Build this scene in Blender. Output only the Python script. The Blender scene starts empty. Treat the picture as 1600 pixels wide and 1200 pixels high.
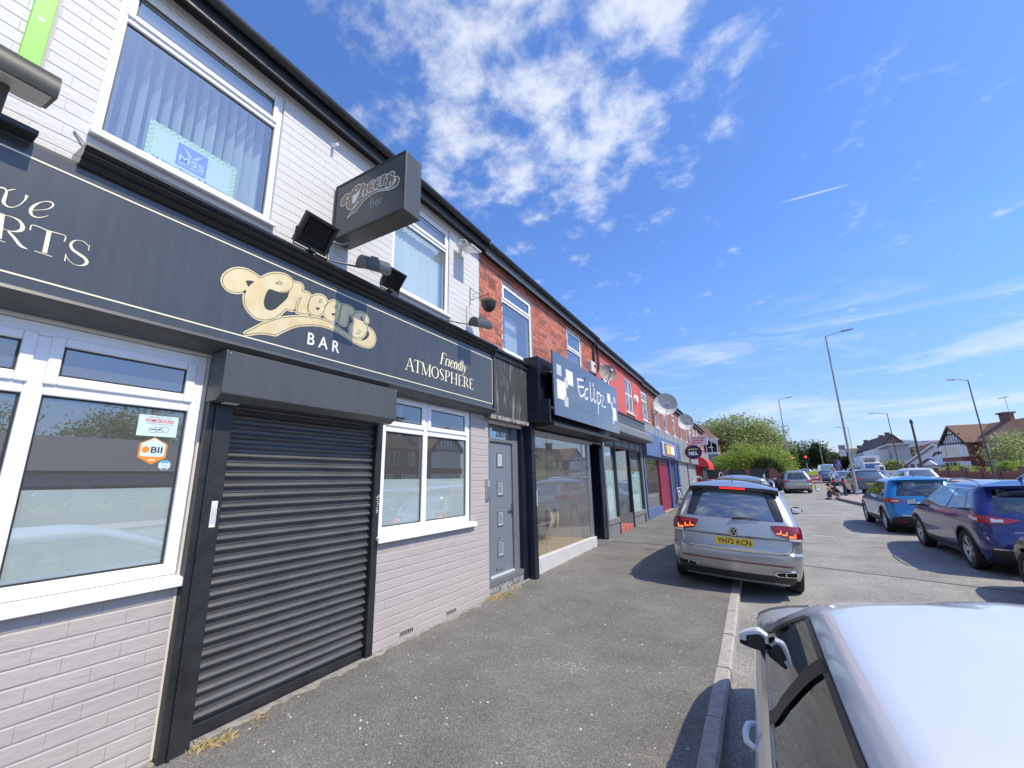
import bpy, bmesh, math, random
import numpy as np
from mathutils import Vector, Matrix
random.seed(7)
SC = bpy.context.scene
COL = SC.collection
# ------------------------------------------------------------------ camera
FPX = 650.5                      # focal length in pixels of the 1600 px wide photograph
YAW, PITCH, ROLL = (math.radians(a) for a in (29.436, 13.067, -1.2486))
CAMZ = 1.7
def _axes():
    cy, sy, cp, sp = math.cos(YAW), math.sin(YAW), math.cos(PITCH), math.sin(PITCH)
    f = Vector((-sy*cp, cy*cp, sp)); r = Vector((cy, sy, 0)); u = r.cross(f)
    cr, sr = math.cos(ROLL), math.sin(ROLL)
    return cr*r+sr*u, -sr*r+cr*u, f
CR, CU, CF = _axes()
cam = bpy.data.cameras.new('camera'); cam.sensor_width = 36; cam.lens = 36*FPX/1600
cam.clip_start = 0.03; cam.clip_end = 3000
camo = bpy.data.objects.new('camera', cam); COL.objects.link(camo)
camo.matrix_world = Matrix(((CR.x, CU.x, -CF.x, 0), (CR.y, CU.y, -CF.y, 0), (CR.z, CU.z, -CF.z, CAMZ), (0, 0, 0, 1)))
SC.camera = camo
SC.render.resolution_x, SC.render.resolution_y = 1024, 768
# ------------------------------------------------------------------ light
SUN_EL, SUN_AZ = math.radians(52.6), math.radians(90)      # the sun stands over the road, square to the shop fronts
W = bpy.data.worlds.new('World'); SC.world = W; W.use_nodes = True
nt = W.node_tree; nt.nodes.clear()
def wn(t, **k):
    n = nt.nodes.new(t)
    for a, b in k.items(): setattr(n, a, b)
    return n
def wl(a, b): nt.links.new(a, b)
def wmath(op, a, b=None, c=None, clamp=False):
    n = wn('ShaderNodeMath', operation=op, use_clamp=clamp)
    for i, v in enumerate((a, b, c)):
        if v is None: continue
        if isinstance(v, (int, float)): n.inputs[i].default_value = v
        else: wl(v, n.inputs[i])
    return n.outputs[0]
sky = wn('ShaderNodeTexSky', sky_type='NISHITA', sun_disc=False, sun_elevation=SUN_EL, sun_rotation=SUN_AZ)
sky.altitude = 50; sky.air_density = 1.0; sky.dust_density = 0.6; sky.ozone_density = 2.2
tc = wn('ShaderNodeTexCoord'); sep = wn('ShaderNodeSeparateXYZ'); wl(tc.outputs['Generated'], sep.inputs[0])
zc = wmath('MAXIMUM', sep.outputs[2], 0.0)
den = wmath('ADD', zc, 0.16)
uv = wn('ShaderNodeCombineXYZ')
wl(wmath('DIVIDE', sep.outputs[0], den), uv.inputs[0]); wl(wmath('DIVIDE', sep.outputs[1], den), uv.inputs[1])
def wnoise(vec, scale, detail, rough, off=(0, 0, 0), sc=(1, 1, 1), dist=0.0):
    m = wn('ShaderNodeMapping'); m.inputs['Location'].default_value = off; m.inputs['Scale'].default_value = sc
    wl(vec, m.inputs[0]); n = wn('ShaderNodeTexNoise'); wl(m.outputs[0], n.inputs['Vector'])
    n.inputs['Scale'].default_value = scale; n.inputs['Detail'].default_value = detail
    n.inputs['Roughness'].default_value = rough; n.inputs['Distortion'].default_value = dist
    return n.outputs[0]
def wsmooth(v, a, b):
    n = wn('ShaderNodeMapRange', interpolation_type='SMOOTHSTEP'); wl(v, n.inputs[0])
    n.inputs[1].default_value = a; n.inputs[2].default_value = b
    return n.outputs[0]
def pxray(x, y):
    d = CR*((x-800)/FPX) - CU*((y-600)/FPX) + CF
    return d.normalized()
def towards(px, py, c0, c1):
    d = pxray(px, py); dp = wn('ShaderNodeVectorMath', operation='DOT_PRODUCT')
    wl(tc.outputs['Generated'], dp.inputs[0]); dp.inputs[1].default_value = d
    return wsmooth(dp.outputs['Value'], c0, c1)
# broken high cloud: one bank of small puffs, and loose ones over the rest of the sky
puff = wnoise(uv.outputs[0], 8.0, 9, 0.60, (3.1, 1.7, 0), dist=0.12)
broad = wnoise(uv.outputs[0], 1.1, 3, 0.5, (7.3, 2.4, 0))
bank = wmath('MAXIMUM', towards(850, 60, 0.90, 0.995), wmath('MULTIPLY', towards(690, 215, 0.962, 0.999), 0.62))
behind = wsmooth(wmath('MULTIPLY', sep.outputs[1], -1.0), -0.05, 0.45)      # the panes mirror a half clouded sky behind the camera
bank = wmath('MAXIMUM', bank, wmath('MULTIPLY', wmath('MAXIMUM', wmath('MULTIPLY', wsmooth(broad, 0.62, 0.78), 0.4), wmath('MULTIPLY', behind, 1.3)), 0.55))
pf = wsmooth(wmath('ADD', wmath('MULTIPLY', bank, 0.235), puff), 0.57, 0.90)
pf = wmath('MULTIPLY', pf, 0.84)
# thin streaks low over the horizon
strk = wnoise(tc.outputs['Generated'], 2.6, 6, 0.6, (0.4, 0.2, 0.0), (1, 1, 6.5), dist=0.6)
band = wmath('MULTIPLY', wsmooth(sep.outputs[2], 0.015, 0.09), wmath('SUBTRACT', 1.0, wsmooth(sep.outputs[2], 0.22, 0.42)))
stf = wmath('MULTIPLY', wmath('MULTIPLY', wsmooth(strk, 0.47, 0.72), band), 0.62)
low = wmath('MULTIPLY', wmath('SUBTRACT', 1.0, wsmooth(sep.outputs[2], 0.0, 0.16)), 0.22)
r1, r2 = pxray(1220, 317), pxray(1330, 287); nn_ = r1.cross(r2).normalized(); md = (r1+r2).normalized()      # a short vapour trail
def wdot(v_):
    d_ = wn('ShaderNodeVectorMath', operation='DOT_PRODUCT'); wl(tc.outputs['Generated'], d_.inputs[0]); d_.inputs[1].default_value = v_; return d_.outputs['Value']
trail = wmath('MULTIPLY', wmath('SUBTRACT', 1.0, wsmooth(wmath('ABSOLUTE', wdot(nn_)), 0.0004, 0.0022)), wsmooth(wdot(md), md.dot(r1)-0.0004, md.dot(r1)+0.0015))
cf = wmath('MAXIMUM', wmath('MAXIMUM', wmath('MAXIMUM', pf, wmath('MULTIPLY', trail, 0.55)), stf), low)
tint = wn('ShaderNodeMixRGB', blend_type='MULTIPLY'); tint.inputs[0].default_value = 1.0
wl(sky.outputs[0], tint.inputs[1]); tc2 = wn('ShaderNodeMixRGB'); wl(wsmooth(sep.outputs[2], 0.0, 0.40), tc2.inputs[0]); tc2.inputs[1].default_value = (0.70, 0.80, 1.02, 1); tc2.inputs[2].default_value = (0.80, 1.10, 1.60, 1)
wl(tc2.outputs[0], tint.inputs[2])
mix = wn('ShaderNodeMixRGB'); wl(cf, mix.inputs[0]); wl(tint.outputs[0], mix.inputs[1])
mix.inputs[2].default_value = (5.5, 5.9, 6.5, 1)
bg = wn('ShaderNodeBackground'); wl(mix.outputs[0], bg.inputs[0]); bg.inputs[1].default_value = 0.14
wo = wn('ShaderNodeOutputWorld'); wl(bg.outputs[0], wo.inputs[0])
sl = bpy.data.lights.new('sun', 'SUN'); sl.energy = 4.1; sl.angle = math.radians(0.53); sl.color = (1.0, 0.895, 0.69)
so = bpy.data.objects.new('sun', sl); COL.objects.link(so)
sd = Vector((math.cos(SUN_EL)*math.sin(SUN_AZ), math.cos(SUN_EL)*math.cos(SUN_AZ), math.sin(SUN_EL)))
so.rotation_euler = sd.to_track_quat('Z', 'Y').to_euler(); so.location = (30, 0, 40)
vs = SC.view_settings; vs.view_transform = 'Standard'; vs.look = 'None'; vs.exposure = 0.24; vs.gamma = 1
SC.render.engine = 'CYCLES'
SC.cycles.max_bounces = 8; SC.cycles.transparent_max_bounces = 16

# ------------------------------------------------------------------ pixel helpers (direction only; distance from what a thing touches)
ORG = Vector((0, 0, CAMZ))
def ray(x, y): return CR*((x-800)/FPX) - CU*((y-600)/FPX) + CF
def on_x(x, y, X): d = ray(x, y); return ORG + d*(X/d.x)
def on_y(x, y, Y): d = ray(x, y); return ORG + d*(Y/d.y)
SLOPE = 0.0135
def gz(y): return SLOPE*y - 0.02            # the pavement climbs a little along the street
def gr(y): return gz(y) - 0.20           # the roadway
def gp(x, y): return gz(y) - 0.03*(min(x, -0.5)+3.57)   # the pavement falls towards the kerb
def on_g(x, y, dz=-0.2):
    d = ray(x, y); t = (-0.02+dz-CAMZ)/(d.z-SLOPE*d.y); return ORG + d*t

# ------------------------------------------------------------------ mesh helpers
class MB:
    def __init__(s): s.v = []; s.f = []
    def add(s, vs, fs):
        o = len(s.v); s.v += [tuple(p) for p in vs]; s.f += [tuple(i+o for i in f) for f in fs]; return s
    def box(s, x0, x1, y0, y1, z0, z1):
        if x0 > x1: x0, x1 = x1, x0
        if y0 > y1: y0, y1 = y1, y0
        if z0 > z1: z0, z1 = z1, z0
        return s.add([(x0,y0,z0),(x1,y0,z0),(x1,y1,z0),(x0,y1,z0),(x0,y0,z1),(x1,y0,z1),(x1,y1,z1),(x0,y1,z1)],
                     [(3,2,1,0),(4,5,6,7),(0,1,5,4),(1,2,6,5),(2,3,7,6),(3,0,4,7)])
    def quad(s, a, b, c, d): return s.add([a, b, c, d], [(0,1,2,3)])
    def hexa(s, bot, top):
        return s.add(list(bot)+list(top), [(3,2,1,0),(4,5,6,7),(0,1,5,4),(1,2,6,5),(2,3,7,6),(3,0,4,7)])
    def cyl(s, p0, p1, r0, r1=None, n=12, caps=True):
        r1 = r0 if r1 is None else r1
        p0, p1 = Vector(p0), Vector(p1); d = (p1-p0).normalized()
        a = d.orthogonal().normalized(); b = d.cross(a)
        vs = []
        for p, r in ((p0, r0), (p1, r1)):
            for i in range(n):
                t = 2*math.pi*i/n; vs.append(p + a*(r*math.cos(t)) + b*(r*math.sin(t)))
        fs = [(i, (i+1) % n, n+(i+1) % n, n+i) for i in range(n)]
        if caps: fs += [tuple(range(n-1, -1, -1)), tuple(range(n, 2*n))]
        return s.add(vs, fs)
    def tube(s, pts, r, n=8, caps=True):
        pts = [Vector(p) for p in pts]; rs = r if isinstance(r, (list, tuple)) else [r]*len(pts)
        vs = []; a = None
        for i, p in enumerate(pts):
            d = (pts[min(i+1, len(pts)-1)] - pts[max(i-1, 0)]).normalized()
            a = d.orthogonal().normalized() if a is None else (a - d*a.dot(d)).normalized()
            b = d.cross(a)
            for k in range(n):
                t = 2*math.pi*k/n; vs.append(p + a*(rs[i]*math.cos(t)) + b*(rs[i]*math.sin(t)))
        fs = []
        for i in range(len(pts)-1):
            for k in range(n):
                k2 = (k+1) % n; fs.append((i*n+k, i*n+k2, (i+1)*n+k2, (i+1)*n+k))
        if caps: fs += [tuple(range(n-1, -1, -1)), tuple(range((len(pts)-1)*n, len(pts)*n))]
        return s.add(vs, fs)
    def prism(s, poly, fn, t0, t1):
        """poly: 2-D points; fn(a, b, t) -> 3-D"""
        n = len(poly)
        vs = [fn(a, b, t0) for a, b in poly] + [fn(a, b, t1) for a, b in poly]
        fs = [(i, (i+1) % n, n+(i+1) % n, n+i) for i in range(n)] + [tuple(range(n-1, -1, -1)), tuple(range(n, 2*n))]
        return s.add(vs, fs)
    def grid(s, rows, flip=False):
        m, n = len(rows), len(rows[0]); vs = [p for r in rows for p in r]; fs = []
        for i in range(m-1):
            for j in range(n-1):
                q = (i*n+j, i*n+j+1, (i+1)*n+j+1, (i+1)*n+j); fs.append(q[::-1] if flip else q)
        return s.add(vs, fs)
    def lathe(s, prof, origin, axis, n=24, closed=False):
        """prof: list of (radius, distance along axis)"""
        origin, axis = Vector(origin), Vector(axis).normalized(); a = axis.orthogonal().normalized(); b = axis.cross(a)
        vs = []; m = len(prof)
        for r, t in prof:
            for k in range(n):
                th = 2*math.pi*k/n; vs.append(origin + axis*t + a*(r*math.cos(th)) + b*(r*math.sin(th)))
        fs = []
        for i in range(m if closed else m-1):
            for k in range(n):
                k2 = (k+1) % n; i2 = (i+1) % m; fs.append((i*n+k, i*n+k2, i2*n+k2, i2*n+k))
        return s.add(vs, fs)
    def ball(s, c, rx, ry, rz, nu=12, nv=8):
        c = Vector(c); vs = []; fs = []
        for i in range(nv+1):
            ph = math.pi*i/nv
            for k in range(nu):
                th = 2*math.pi*k/nu
                vs.append((c.x+rx*math.sin(ph)*math.cos(th), c.y+ry*math.sin(ph)*math.sin(th), c.z-rz*math.cos(ph)))
        for i in range(nv):
            for k in range(nu):
                k2 = (k+1) % nu; fs.append((i*nu+k, i*nu+k2, (i+1)*nu+k2, (i+1)*nu+k))
        return s.add(vs, fs)
    def mesh(s, name='mesh', smooth=None):
        me = bpy.data.meshes.new(name); me.from_pydata(s.v, [], s.f); me.validate(); me.update()
        if smooth is not None:
            me.polygons.foreach_set('use_smooth', [True]*len(me.polygons))
            me.set_sharp_from_angle(angle=math.radians(smooth))
        return me
    def build(s, name, mat, parent=None, smooth=None, bev=0, fix=False):
        me = s.mesh(name, None if fix else smooth)
        if fix:
            bm = bmesh.new(); bm.from_mesh(me); bmesh.ops.remove_doubles(bm, verts=bm.verts, dist=1e-5)
            bmesh.ops.recalc_face_normals(bm, faces=bm.faces); bm.to_mesh(me); bm.free()
            if smooth is not None:
                me.polygons.foreach_set('use_smooth', [True]*len(me.polygons)); me.set_sharp_from_angle(angle=math.radians(smooth))
        return put(name, me, mat, parent, bev)
def put(name, me, mat, parent=None, bev=0):
    o = bpy.data.objects.new(name, me); COL.objects.link(o)
    if mat is not None:
        ms = mat if isinstance(mat, (list, tuple)) else [mat]
        if not me.materials:
            for m in ms: me.materials.append(M[m] if isinstance(m, str) else m)
    if parent is not None: o.parent = parent
    if bev:
        b = o.modifiers.new('bevel', 'BEVEL'); b.width = bev; b.segments = 2; b.limit_method = 'ANGLE'; b.angle_limit = math.radians(40)
        b.harden_normals = False
    return o
def tag(o, label=None, cat=None, group=None, kind=None):
    if label: o['label'] = label
    if cat: o['category'] = cat
    if group: o['group'] = group
    if kind: o['kind'] = kind
    return o
def thing(name, label, cat, loc=(0, 0, 0), rz=0, group=None):
    o = bpy.data.objects.new(name, None); COL.objects.link(o); o.empty_display_size = 0.2
    o.location = loc; o.rotation_euler = (0, 0, rz)
    return tag(o, label, cat, group)
def struct(name, mb, mat, **k): return tag(mb.build(name, mat, **k), kind='structure')
def copy_tree(o, parent=None):
    c = o.copy(); COL.objects.link(c); c.parent = parent
    for ch in list(o.children): copy_tree(ch, c)
    return c

# ------------------------------------------------------------------ materials
M = {}
def mat(name, col, rough=0.6, metal=0.0, var=0.0, vs=6.0, col2=None, bump=0.0, bs=60.0, spec=0.5, coat=0.0, coord='Object', detail=5, stretch=None, thr=None, emit=None, es=0, alpha=None):
    m = bpy.data.materials.new(name); m.use_nodes = True; n = m.node_tree.nodes; l = m.node_tree.links
    p = n['Principled BSDF']; c = tuple(col)+(1,) if len(col) == 3 else col
    p.inputs['Base Color'].default_value = c; p.inputs['Roughness'].default_value = rough; p.inputs['Metallic'].default_value = metal
    p.inputs['Specular IOR Level'].default_value = spec; p.inputs['Coat Weight'].default_value = coat; p.inputs['Coat Roughness'].default_value = 0.04
    if emit: p.inputs['Emission Color'].default_value = tuple(emit)+(1,); p.inputs['Emission Strength'].default_value = es
    if var or col2 or bump:
        if coord == 'Pos': src = n.new('ShaderNodeNewGeometry').outputs['Position']
        else: t = n.new('ShaderNodeTexCoord'); src = t.outputs[coord]

        if stretch:
            mp = n.new('ShaderNodeMapping'); mp.inputs['Scale'].default_value = stretch; l.new(src, mp.inputs[0]); src = mp.outputs[0]
    if var or col2:
        nz = n.new('ShaderNodeTexNoise'); nz.inputs['Scale'].default_value = vs; nz.inputs['Detail'].default_value = detail; nz.inputs['Roughness'].default_value = 0.62
        l.new(src, nz.inputs['Vector'])
        r = n.new('ShaderNodeMapRange'); r.inputs[1].default_value, r.inputs[2].default_value = thr or (0.3, 0.7); l.new(nz.outputs[0], r.inputs[0])
        mx = n.new('ShaderNodeMixRGB'); l.new(r.outputs[0], mx.inputs[0])
        if col2: mx.inputs[1].default_value = c; mx.inputs[2].default_value = tuple(col2)+(1,)
        else:
            mx.inputs[1].default_value = tuple(v*(1-var) for v in c[:3])+(1,); mx.inputs[2].default_value = tuple(min(v*(1+var), 1) for v in c[:3])+(1,)
        l.new(mx.outputs[0], p.inputs['Base Color'])
        m['mix'] = mx.name
    if bump:
        nb = n.new('ShaderNodeTexNoise'); nb.inputs['Scale'].default_value = bs; nb.inputs['Detail'].default_value = 6; l.new(src, nb.inputs['Vector'])
        b = n.new('ShaderNodeBump'); b.inputs['Strength'].default_value = bump; b.inputs['Distance'].default_value = 0.01
        l.new(nb.outputs[0], b.inputs['Height']); l.new(b.outputs[0], p.inputs['Normal'])
    M[name] = m; return m
def glass(name, tint, refl=0.25, rough=0.0, film=0.0):
    """a pane: mirror-like reflection over a tinted see-through body"""
    m = bpy.data.materials.new(name); m.use_nodes = True; n = m.node_tree.nodes; l = m.node_tree.links; n.clear()
    o = n.new('ShaderNodeOutputMaterial'); g = n.new('ShaderNodeBsdfGlossy'); g.inputs['Roughness'].default_value = rough
    g.inputs['Color'].default_value = (0.92, 0.95, 1, 1)
    t = n.new('ShaderNodeBsdfTransparent'); t.inputs[0].default_value = tuple(tint)+(1,)
    fr = n.new('ShaderNodeLayerWeight'); pw = n.new('ShaderNodeMath'); pw.operation = 'POWER'; l.new(fr.outputs['Facing'], pw.inputs[0]); pw.inputs[1].default_value = 4.0
    a = n.new('ShaderNodeMath'); a.operation = 'MULTIPLY_ADD'; l.new(pw.outputs[0], a.inputs[0]); a.inputs[1].default_value = 1-refl; a.inputs[2].default_value = refl; a.use_clamp = True
    mx = n.new('ShaderNodeMixShader'); l.new(a.outputs[0], mx.inputs[0]); l.new(t.outputs[0], mx.inputs[1]); l.new(g.outputs[0], mx.inputs[2])
    out = mx.outputs[0]
    if film:
        dd = n.new('ShaderNodeBsdfDiffuse'); dd.inputs[0].default_value = (0.75, 0.77, 0.76, 1); m2 = n.new('ShaderNodeMixShader'); m2.inputs[0].default_value = film
        l.new(out, m2.inputs[1]); l.new(dd.outputs[0], m2.inputs[2]); out = m2.outputs[0]
    l.new(out, o.inputs[0]); M[name] = m; return m
def paint(name, col, metal=0.0, rough=0.35, flake=0.0):
    m = mat(name, col, rough=rough, metal=metal, coat=1.0); return m

mat('white_brick', (0.635, 0.63, 0.63), 0.62, var=0.05, vs=2.5, bump=0.34, bs=26, stretch=(1, .45, 1.3), coord='Pos')
mat('white_joint', (0.60, 0.595, 0.595), 0.75, var=0.06, vs=5, bump=0.4, bs=45, coord='Pos')
mat('greige_brick', (0.435, 0.398, 0.385), 0.6, var=0.07, vs=3, bump=0.45, bs=26, stretch=(1, .45, 1.3), coord='Pos')
mat('greige_joint', (0.40, 0.365, 0.352), 0.75, var=0.08, vs=5, bump=0.5, bs=45, coord='Pos')
for k, c in enumerate(((0.47, 0.135, 0.085), (0.40, 0.105, 0.07), (0.52, 0.17, 0.11), (0.27, 0.095, 0.075))):
    mat('red_brick%d' % k, c, 0.8, var=0.22, vs=9, bump=0.4, bs=50)
mat('mortar', (0.62, 0.53, 0.48), 0.9, var=0.15, vs=12, bump=0.4, bs=60)
mat('mortar_dark', (0.30, 0.26, 0.24), 0.9, var=0.15, vs=12)
mat('coral_paint', (0.62, 0.13, 0.11), 0.6, var=0.10, vs=3, bump=0.3, bs=30)
mat('red_paint', (0.60, 0.07, 0.05), 0.55, var=0.12, vs=3, bump=0.2, bs=30)
mat('upvc', (0.83, 0.84, 0.86), 0.28, var=0.03, vs=3)
mat('cream_trim', (0.66, 0.63, 0.57), 0.5, var=0.08, vs=5)
mat('black_gloss', (0.020, 0.023, 0.028), 0.22, var=0.25, vs=4)
mat('black_paint', (0.022, 0.024, 0.027), 0.42, var=0.35, vs=7, bump=0.25, bs=25)
mat('black_satin', (0.03, 0.031, 0.033), 0.5, var=0.2, vs=6)
mat('black_matt', (0.012, 0.012, 0.013), 0.8)
mat('navy_black', (0.012, 0.015, 0.03), 0.35, var=0.3, vs=4)
mat('fascia_black', (0.050, 0.055, 0.060), 0.30, col2=(0.066, 0.071, 0.076), vs=3, detail=8, stretch=(1, 6, 0.5), coat=0.35)
mat('shutter_grey', (0.125, 0.125, 0.128), 0.38, metal=0.15, col2=(0.08, 0.08, 0.082), vs=9, bump=0.15, bs=22, stretch=(1, 0.35, 1), coord='Pos')
mat('box_grey', (0.082, 0.088, 0.090), 0.38, col2=(0.066, 0.071, 0.074), vs=5, stretch=(1, 1.5, 0.2), coord='Pos')
mat('gold', (0.72, 0.55, 0.28), 0.45, metal=0.25, col2=(0.78, 0.68, 0.42), vs=9)
mat('cream_gold', (0.86, 0.80, 0.60), 0.45)
mat('bronze', (0.25, 0.20, 0.13), 0.4, metal=0.3)
mat('white_plain', (0.82, 0.82, 0.82), 0.5)
mat('silver_print', (0.66, 0.68, 0.72), 0.4)
mat('grey_plain', (0.35, 0.36, 0.37), 0.5)
mat('light_grey', (0.55, 0.56, 0.57), 0.55, var=0.08, vs=4)
mat('mid_grey', (0.19, 0.20, 0.215), 0.5, var=0.1, vs=5)
mat('sign_slate', (0.085, 0.10, 0.135), 0.16, var=0.05, vs=2, coat=0.6)
mat('door_grey', (0.17, 0.20, 0.24), 0.42, var=0.12, vs=6, bump=0.18, bs=20, stretch=(1, 8, 0.7))
mat('frame_grey', (0.15, 0.165, 0.185), 0.45, var=0.1, vs=5)
mat('chrome', (0.75, 0.76, 0.78), 0.12, metal=1.0)
mat('steel', (0.55, 0.56, 0.57), 0.35, metal=0.9, var=0.1, vs=20)
mat('galv', (0.36, 0.37, 0.375), 0.55, metal=0.5, var=0.15, vs=4)
mat('lamp_dark', (0.10, 0.09, 0.095), 0.55, metal=0.3, var=0.2, vs=3)
mat('dark_grey', (0.06, 0.06, 0.06), 0.9, var=0.2, vs=20)
mat('kerb', (0.36, 0.34, 0.315), 0.85, var=0.22, vs=14, bump=0.6, bs=60)
mat('kerb_dark', (0.20, 0.195, 0.185), 0.85, var=0.25, vs=14, bump=0.6, bs=60)
mat('paving_pink', (0.36, 0.29, 0.265), 0.9, var=0.12, vs=3, bump=0.3, bs=40)
mat('peeling', (0.05, 0.052, 0.054), 0.6, col2=(0.30, 0.30, 0.295), vs=5, detail=11, thr=(0.54, 0.76), stretch=(1, 2.4, 0.45), bump=0.4, bs=25)
mat('peel_edge', (0.36, 0.36, 0.36), 0.8, col2=(0.10, 0.10, 0.10), vs=14, detail=8, thr=(0.4, 0.6), bump=0.6, bs=25)
mat('roof_tile', (0.10, 0.075, 0.065), 0.85, var=0.25, vs=6, bump=0.4, bs=12)
mat('roof_brown', (0.17, 0.095, 0.065), 0.85, var=0.2, vs=5, bump=0.4, bs=14)
mat('roof_orange', (0.32, 0.13, 0.075), 0.85, var=0.15, vs=5)
mat('roof_grey', (0.30, 0.30, 0.30), 0.8, var=0.2, vs=4)
mat('interior', (0.10, 0.10, 0.10), 0.9)
mat('interior_beige', (0.50, 0.45, 0.38), 0.8)
mat('interior_white', (0.78, 0.77, 0.74), 0.8)
mat('wood_floor', (0.50, 0.36, 0.19), 0.45, var=0.15, vs=4, stretch=(8, 1, 1))
mat('film', (0.50, 0.585, 0.59), 0.75, var=0.04, vs=2)
mat('film_mint', (0.50, 0.72, 0.70), 0.7, var=0.03, vs=2)
mat('blind', (0.60, 0.72, 0.68), 0.8, var=0.05, vs=3)
mat('poster', (0.60, 0.76, 0.80), 0.5)
mat('poster_blue', (0.06, 0.20, 0.62), 0.5)
mat('ink', (0.03, 0.035, 0.05), 0.6)
mat('ink_red', (0.62, 0.06, 0.07), 0.6)
mat('orange', (0.80, 0.28, 0.03), 0.5)
mat('lime', (0.22, 0.66, 0.08), 0.45)
mat('checker_green', (0.25, 0.62, 0.25), 0.5)
mat('pale_yellow', (0.70, 0.78, 0.45), 0.5)
mat('sky_blue', (0.10, 0.42, 0.70), 0.5)
mat('dish_grey', (0.50, 0.52, 0.52), 0.6, var=0.08, vs=4)
mat('dish_mesh', (0.30, 0.27, 0.26), 0.7, var=0.2, vs=60)
mat('wh_blue', (0.085, 0.14, 0.33), 0.35, var=0.08, vs=2)
mat('wh_dark', (0.012, 0.02, 0.10), 0.35, var=0.2, vs=3)
mat('maroon', (0.25, 0.015, 0.045), 0.4, var=0.1, vs=3)
mat('yellow_print', (0.80, 0.60, 0.03), 0.5)
mat('sign_red', (0.66, 0.02, 0.09), 0.4)
mat('shutter_light', (0.34, 0.35, 0.36), 0.5, metal=0.2, var=0.08, vs=5)
mat('awning_red', (0.66, 0.035, 0.045), 0.6, var=0.08, vs=4)
mat('step_red', (0.42, 0.13, 0.10), 0.8, var=0.15, vs=8)
mat('rubber', (0.018, 0.018, 0.018), 0.75, bump=0.2, bs=40)
mat('plastic_black', (0.020, 0.020, 0.021), 0.5, var=0.15, vs=10)
mat('well_black', (0.006, 0.006, 0.006), 0.95)
mat('rim_silver', (0.52, 0.53, 0.54), 0.28, metal=0.9)
mat('rim_dark', (0.16, 0.16, 0.165), 0.35, metal=0.6)
mat('plate_yellow', (0.82, 0.56, 0.03), 0.45)
mat('plate_white', (0.80, 0.80, 0.78), 0.45)
mat('lamp_red', (0.45, 0.008, 0.012), 0.12, coat=1.0)
mat('lamp_dark_red', (0.16, 0.006, 0.010), 0.12, coat=1.0)
mat('lamp_white', (0.75, 0.75, 0.76), 0.12, coat=1.0)
mat('lamp_on', (0.9, 0.12, 0.04), 0.3, emit=(1.0, 0.10, 0.02), es=3.2)
mat('brake_on', (0.8, 0.02, 0.01), 0.3, emit=(1.0, 0.015, 0.01), es=1.6)
mat('signal_red', (0.8, 0.02, 0.02), 0.3, emit=(1.0, 0.05, 0.03), es=2.5)
mat('seat', (0.035, 0.035, 0.037), 0.8)
mat('seat_grey', (0.16, 0.155, 0.15), 0.8)
mat('skin', (0.46, 0.26, 0.18), 0.55)
mat('cloth_dark', (0.022, 0.022, 0.026), 0.85)
mat('cloth_grey', (0.085, 0.08, 0.08), 0.85)
mat('bark', (0.10, 0.075, 0.055), 0.9, var=0.25, vs=8, bump=0.6, bs=20)
mat('dry_grass', (0.52, 0.39, 0.19), 0.85, var=0.2, vs=20)
mat('pebble', (0.62, 0.61, 0.58), 0.8)
mat('render_white', (0.74, 0.75, 0.77), 0.75, var=0.05, vs=2)
mat('render_grey', (0.42, 0.43, 0.44), 0.75, var=0.06, vs=2)
mat('brick_far', (0.26, 0.095, 0.07), 0.85, var=0.2, vs=4)
mat('brick_brown', (0.19, 0.11, 0.085), 0.85, var=0.2, vs=4)
mat('timber_dark', (0.035, 0.028, 0.03), 0.6)
mat('metal_roof', (0.52, 0.58, 0.66), 0.4, metal=0.2, var=0.06, vs=2)
mat('panel_dark', (0.045, 0.045, 0.05), 0.6, var=0.15, vs=6)
mat('purple', (0.13, 0.045, 0.20), 0.45)
mat('hivis', (0.72, 0.80, 0.05), 0.6)
mat('green_dark', (0.05, 0.09, 0.03), 0.9, var=0.3, vs=6)
mat('earth', (0.16, 0.15, 0.10), 0.95, var=0.3, vs=2)
mat('plant', (0.09, 0.15, 0.05), 0.6, var=0.3, vs=10)
mat('dust', (0.25, 0.235, 0.205), 0.95, var=0.35, vs=18, bump=0.6, bs=50)
mat('moss', (0.045, 0.045, 0.035), 0.95, var=0.3, vs=30)
mat('pink_sign', (0.66, 0.60, 0.66), 0.5)
glass('pane', (0.92, 0.95, 0.95), 0.25, film=0.075)
glass('pane_sky', (0.90, 0.95, 0.94), 0.30, film=0.07)
glass('pane_clear', (0.95, 0.97, 0.97), 0.24, film=0.06)
glass('pane_dark', (0.25, 0.28, 0.30), 0.30)
glass('car_glass', (0.45, 0.52, 0.50), 0.16)
glass('car_tint', (0.07, 0.08, 0.08), 0.30, film=0.04)
paint('paint_silver', (0.38, 0.385, 0.395), metal=0.65, rough=0.30)
paint('paint_white', (0.66, 0.69, 0.74), metal=0.0, rough=0.30)
paint('paint_blue', (0.015, 0.21, 0.50), metal=0.35, rough=0.32)
paint('paint_navy', (0.016, 0.024, 0.155), metal=0.25, rough=0.30)
paint('paint_black', (0.035, 0.036, 0.04), metal=0.3, rough=0.28)
paint('paint_pale', (0.34, 0.42, 0.52), metal=0.5, rough=0.32)
paint('paint_red', (0.40, 0.02, 0.02), metal=0.1, rough=0.3)
paint('paint_grey', (0.10, 0.105, 0.115), metal=0.4, rough=0.3)

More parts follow.
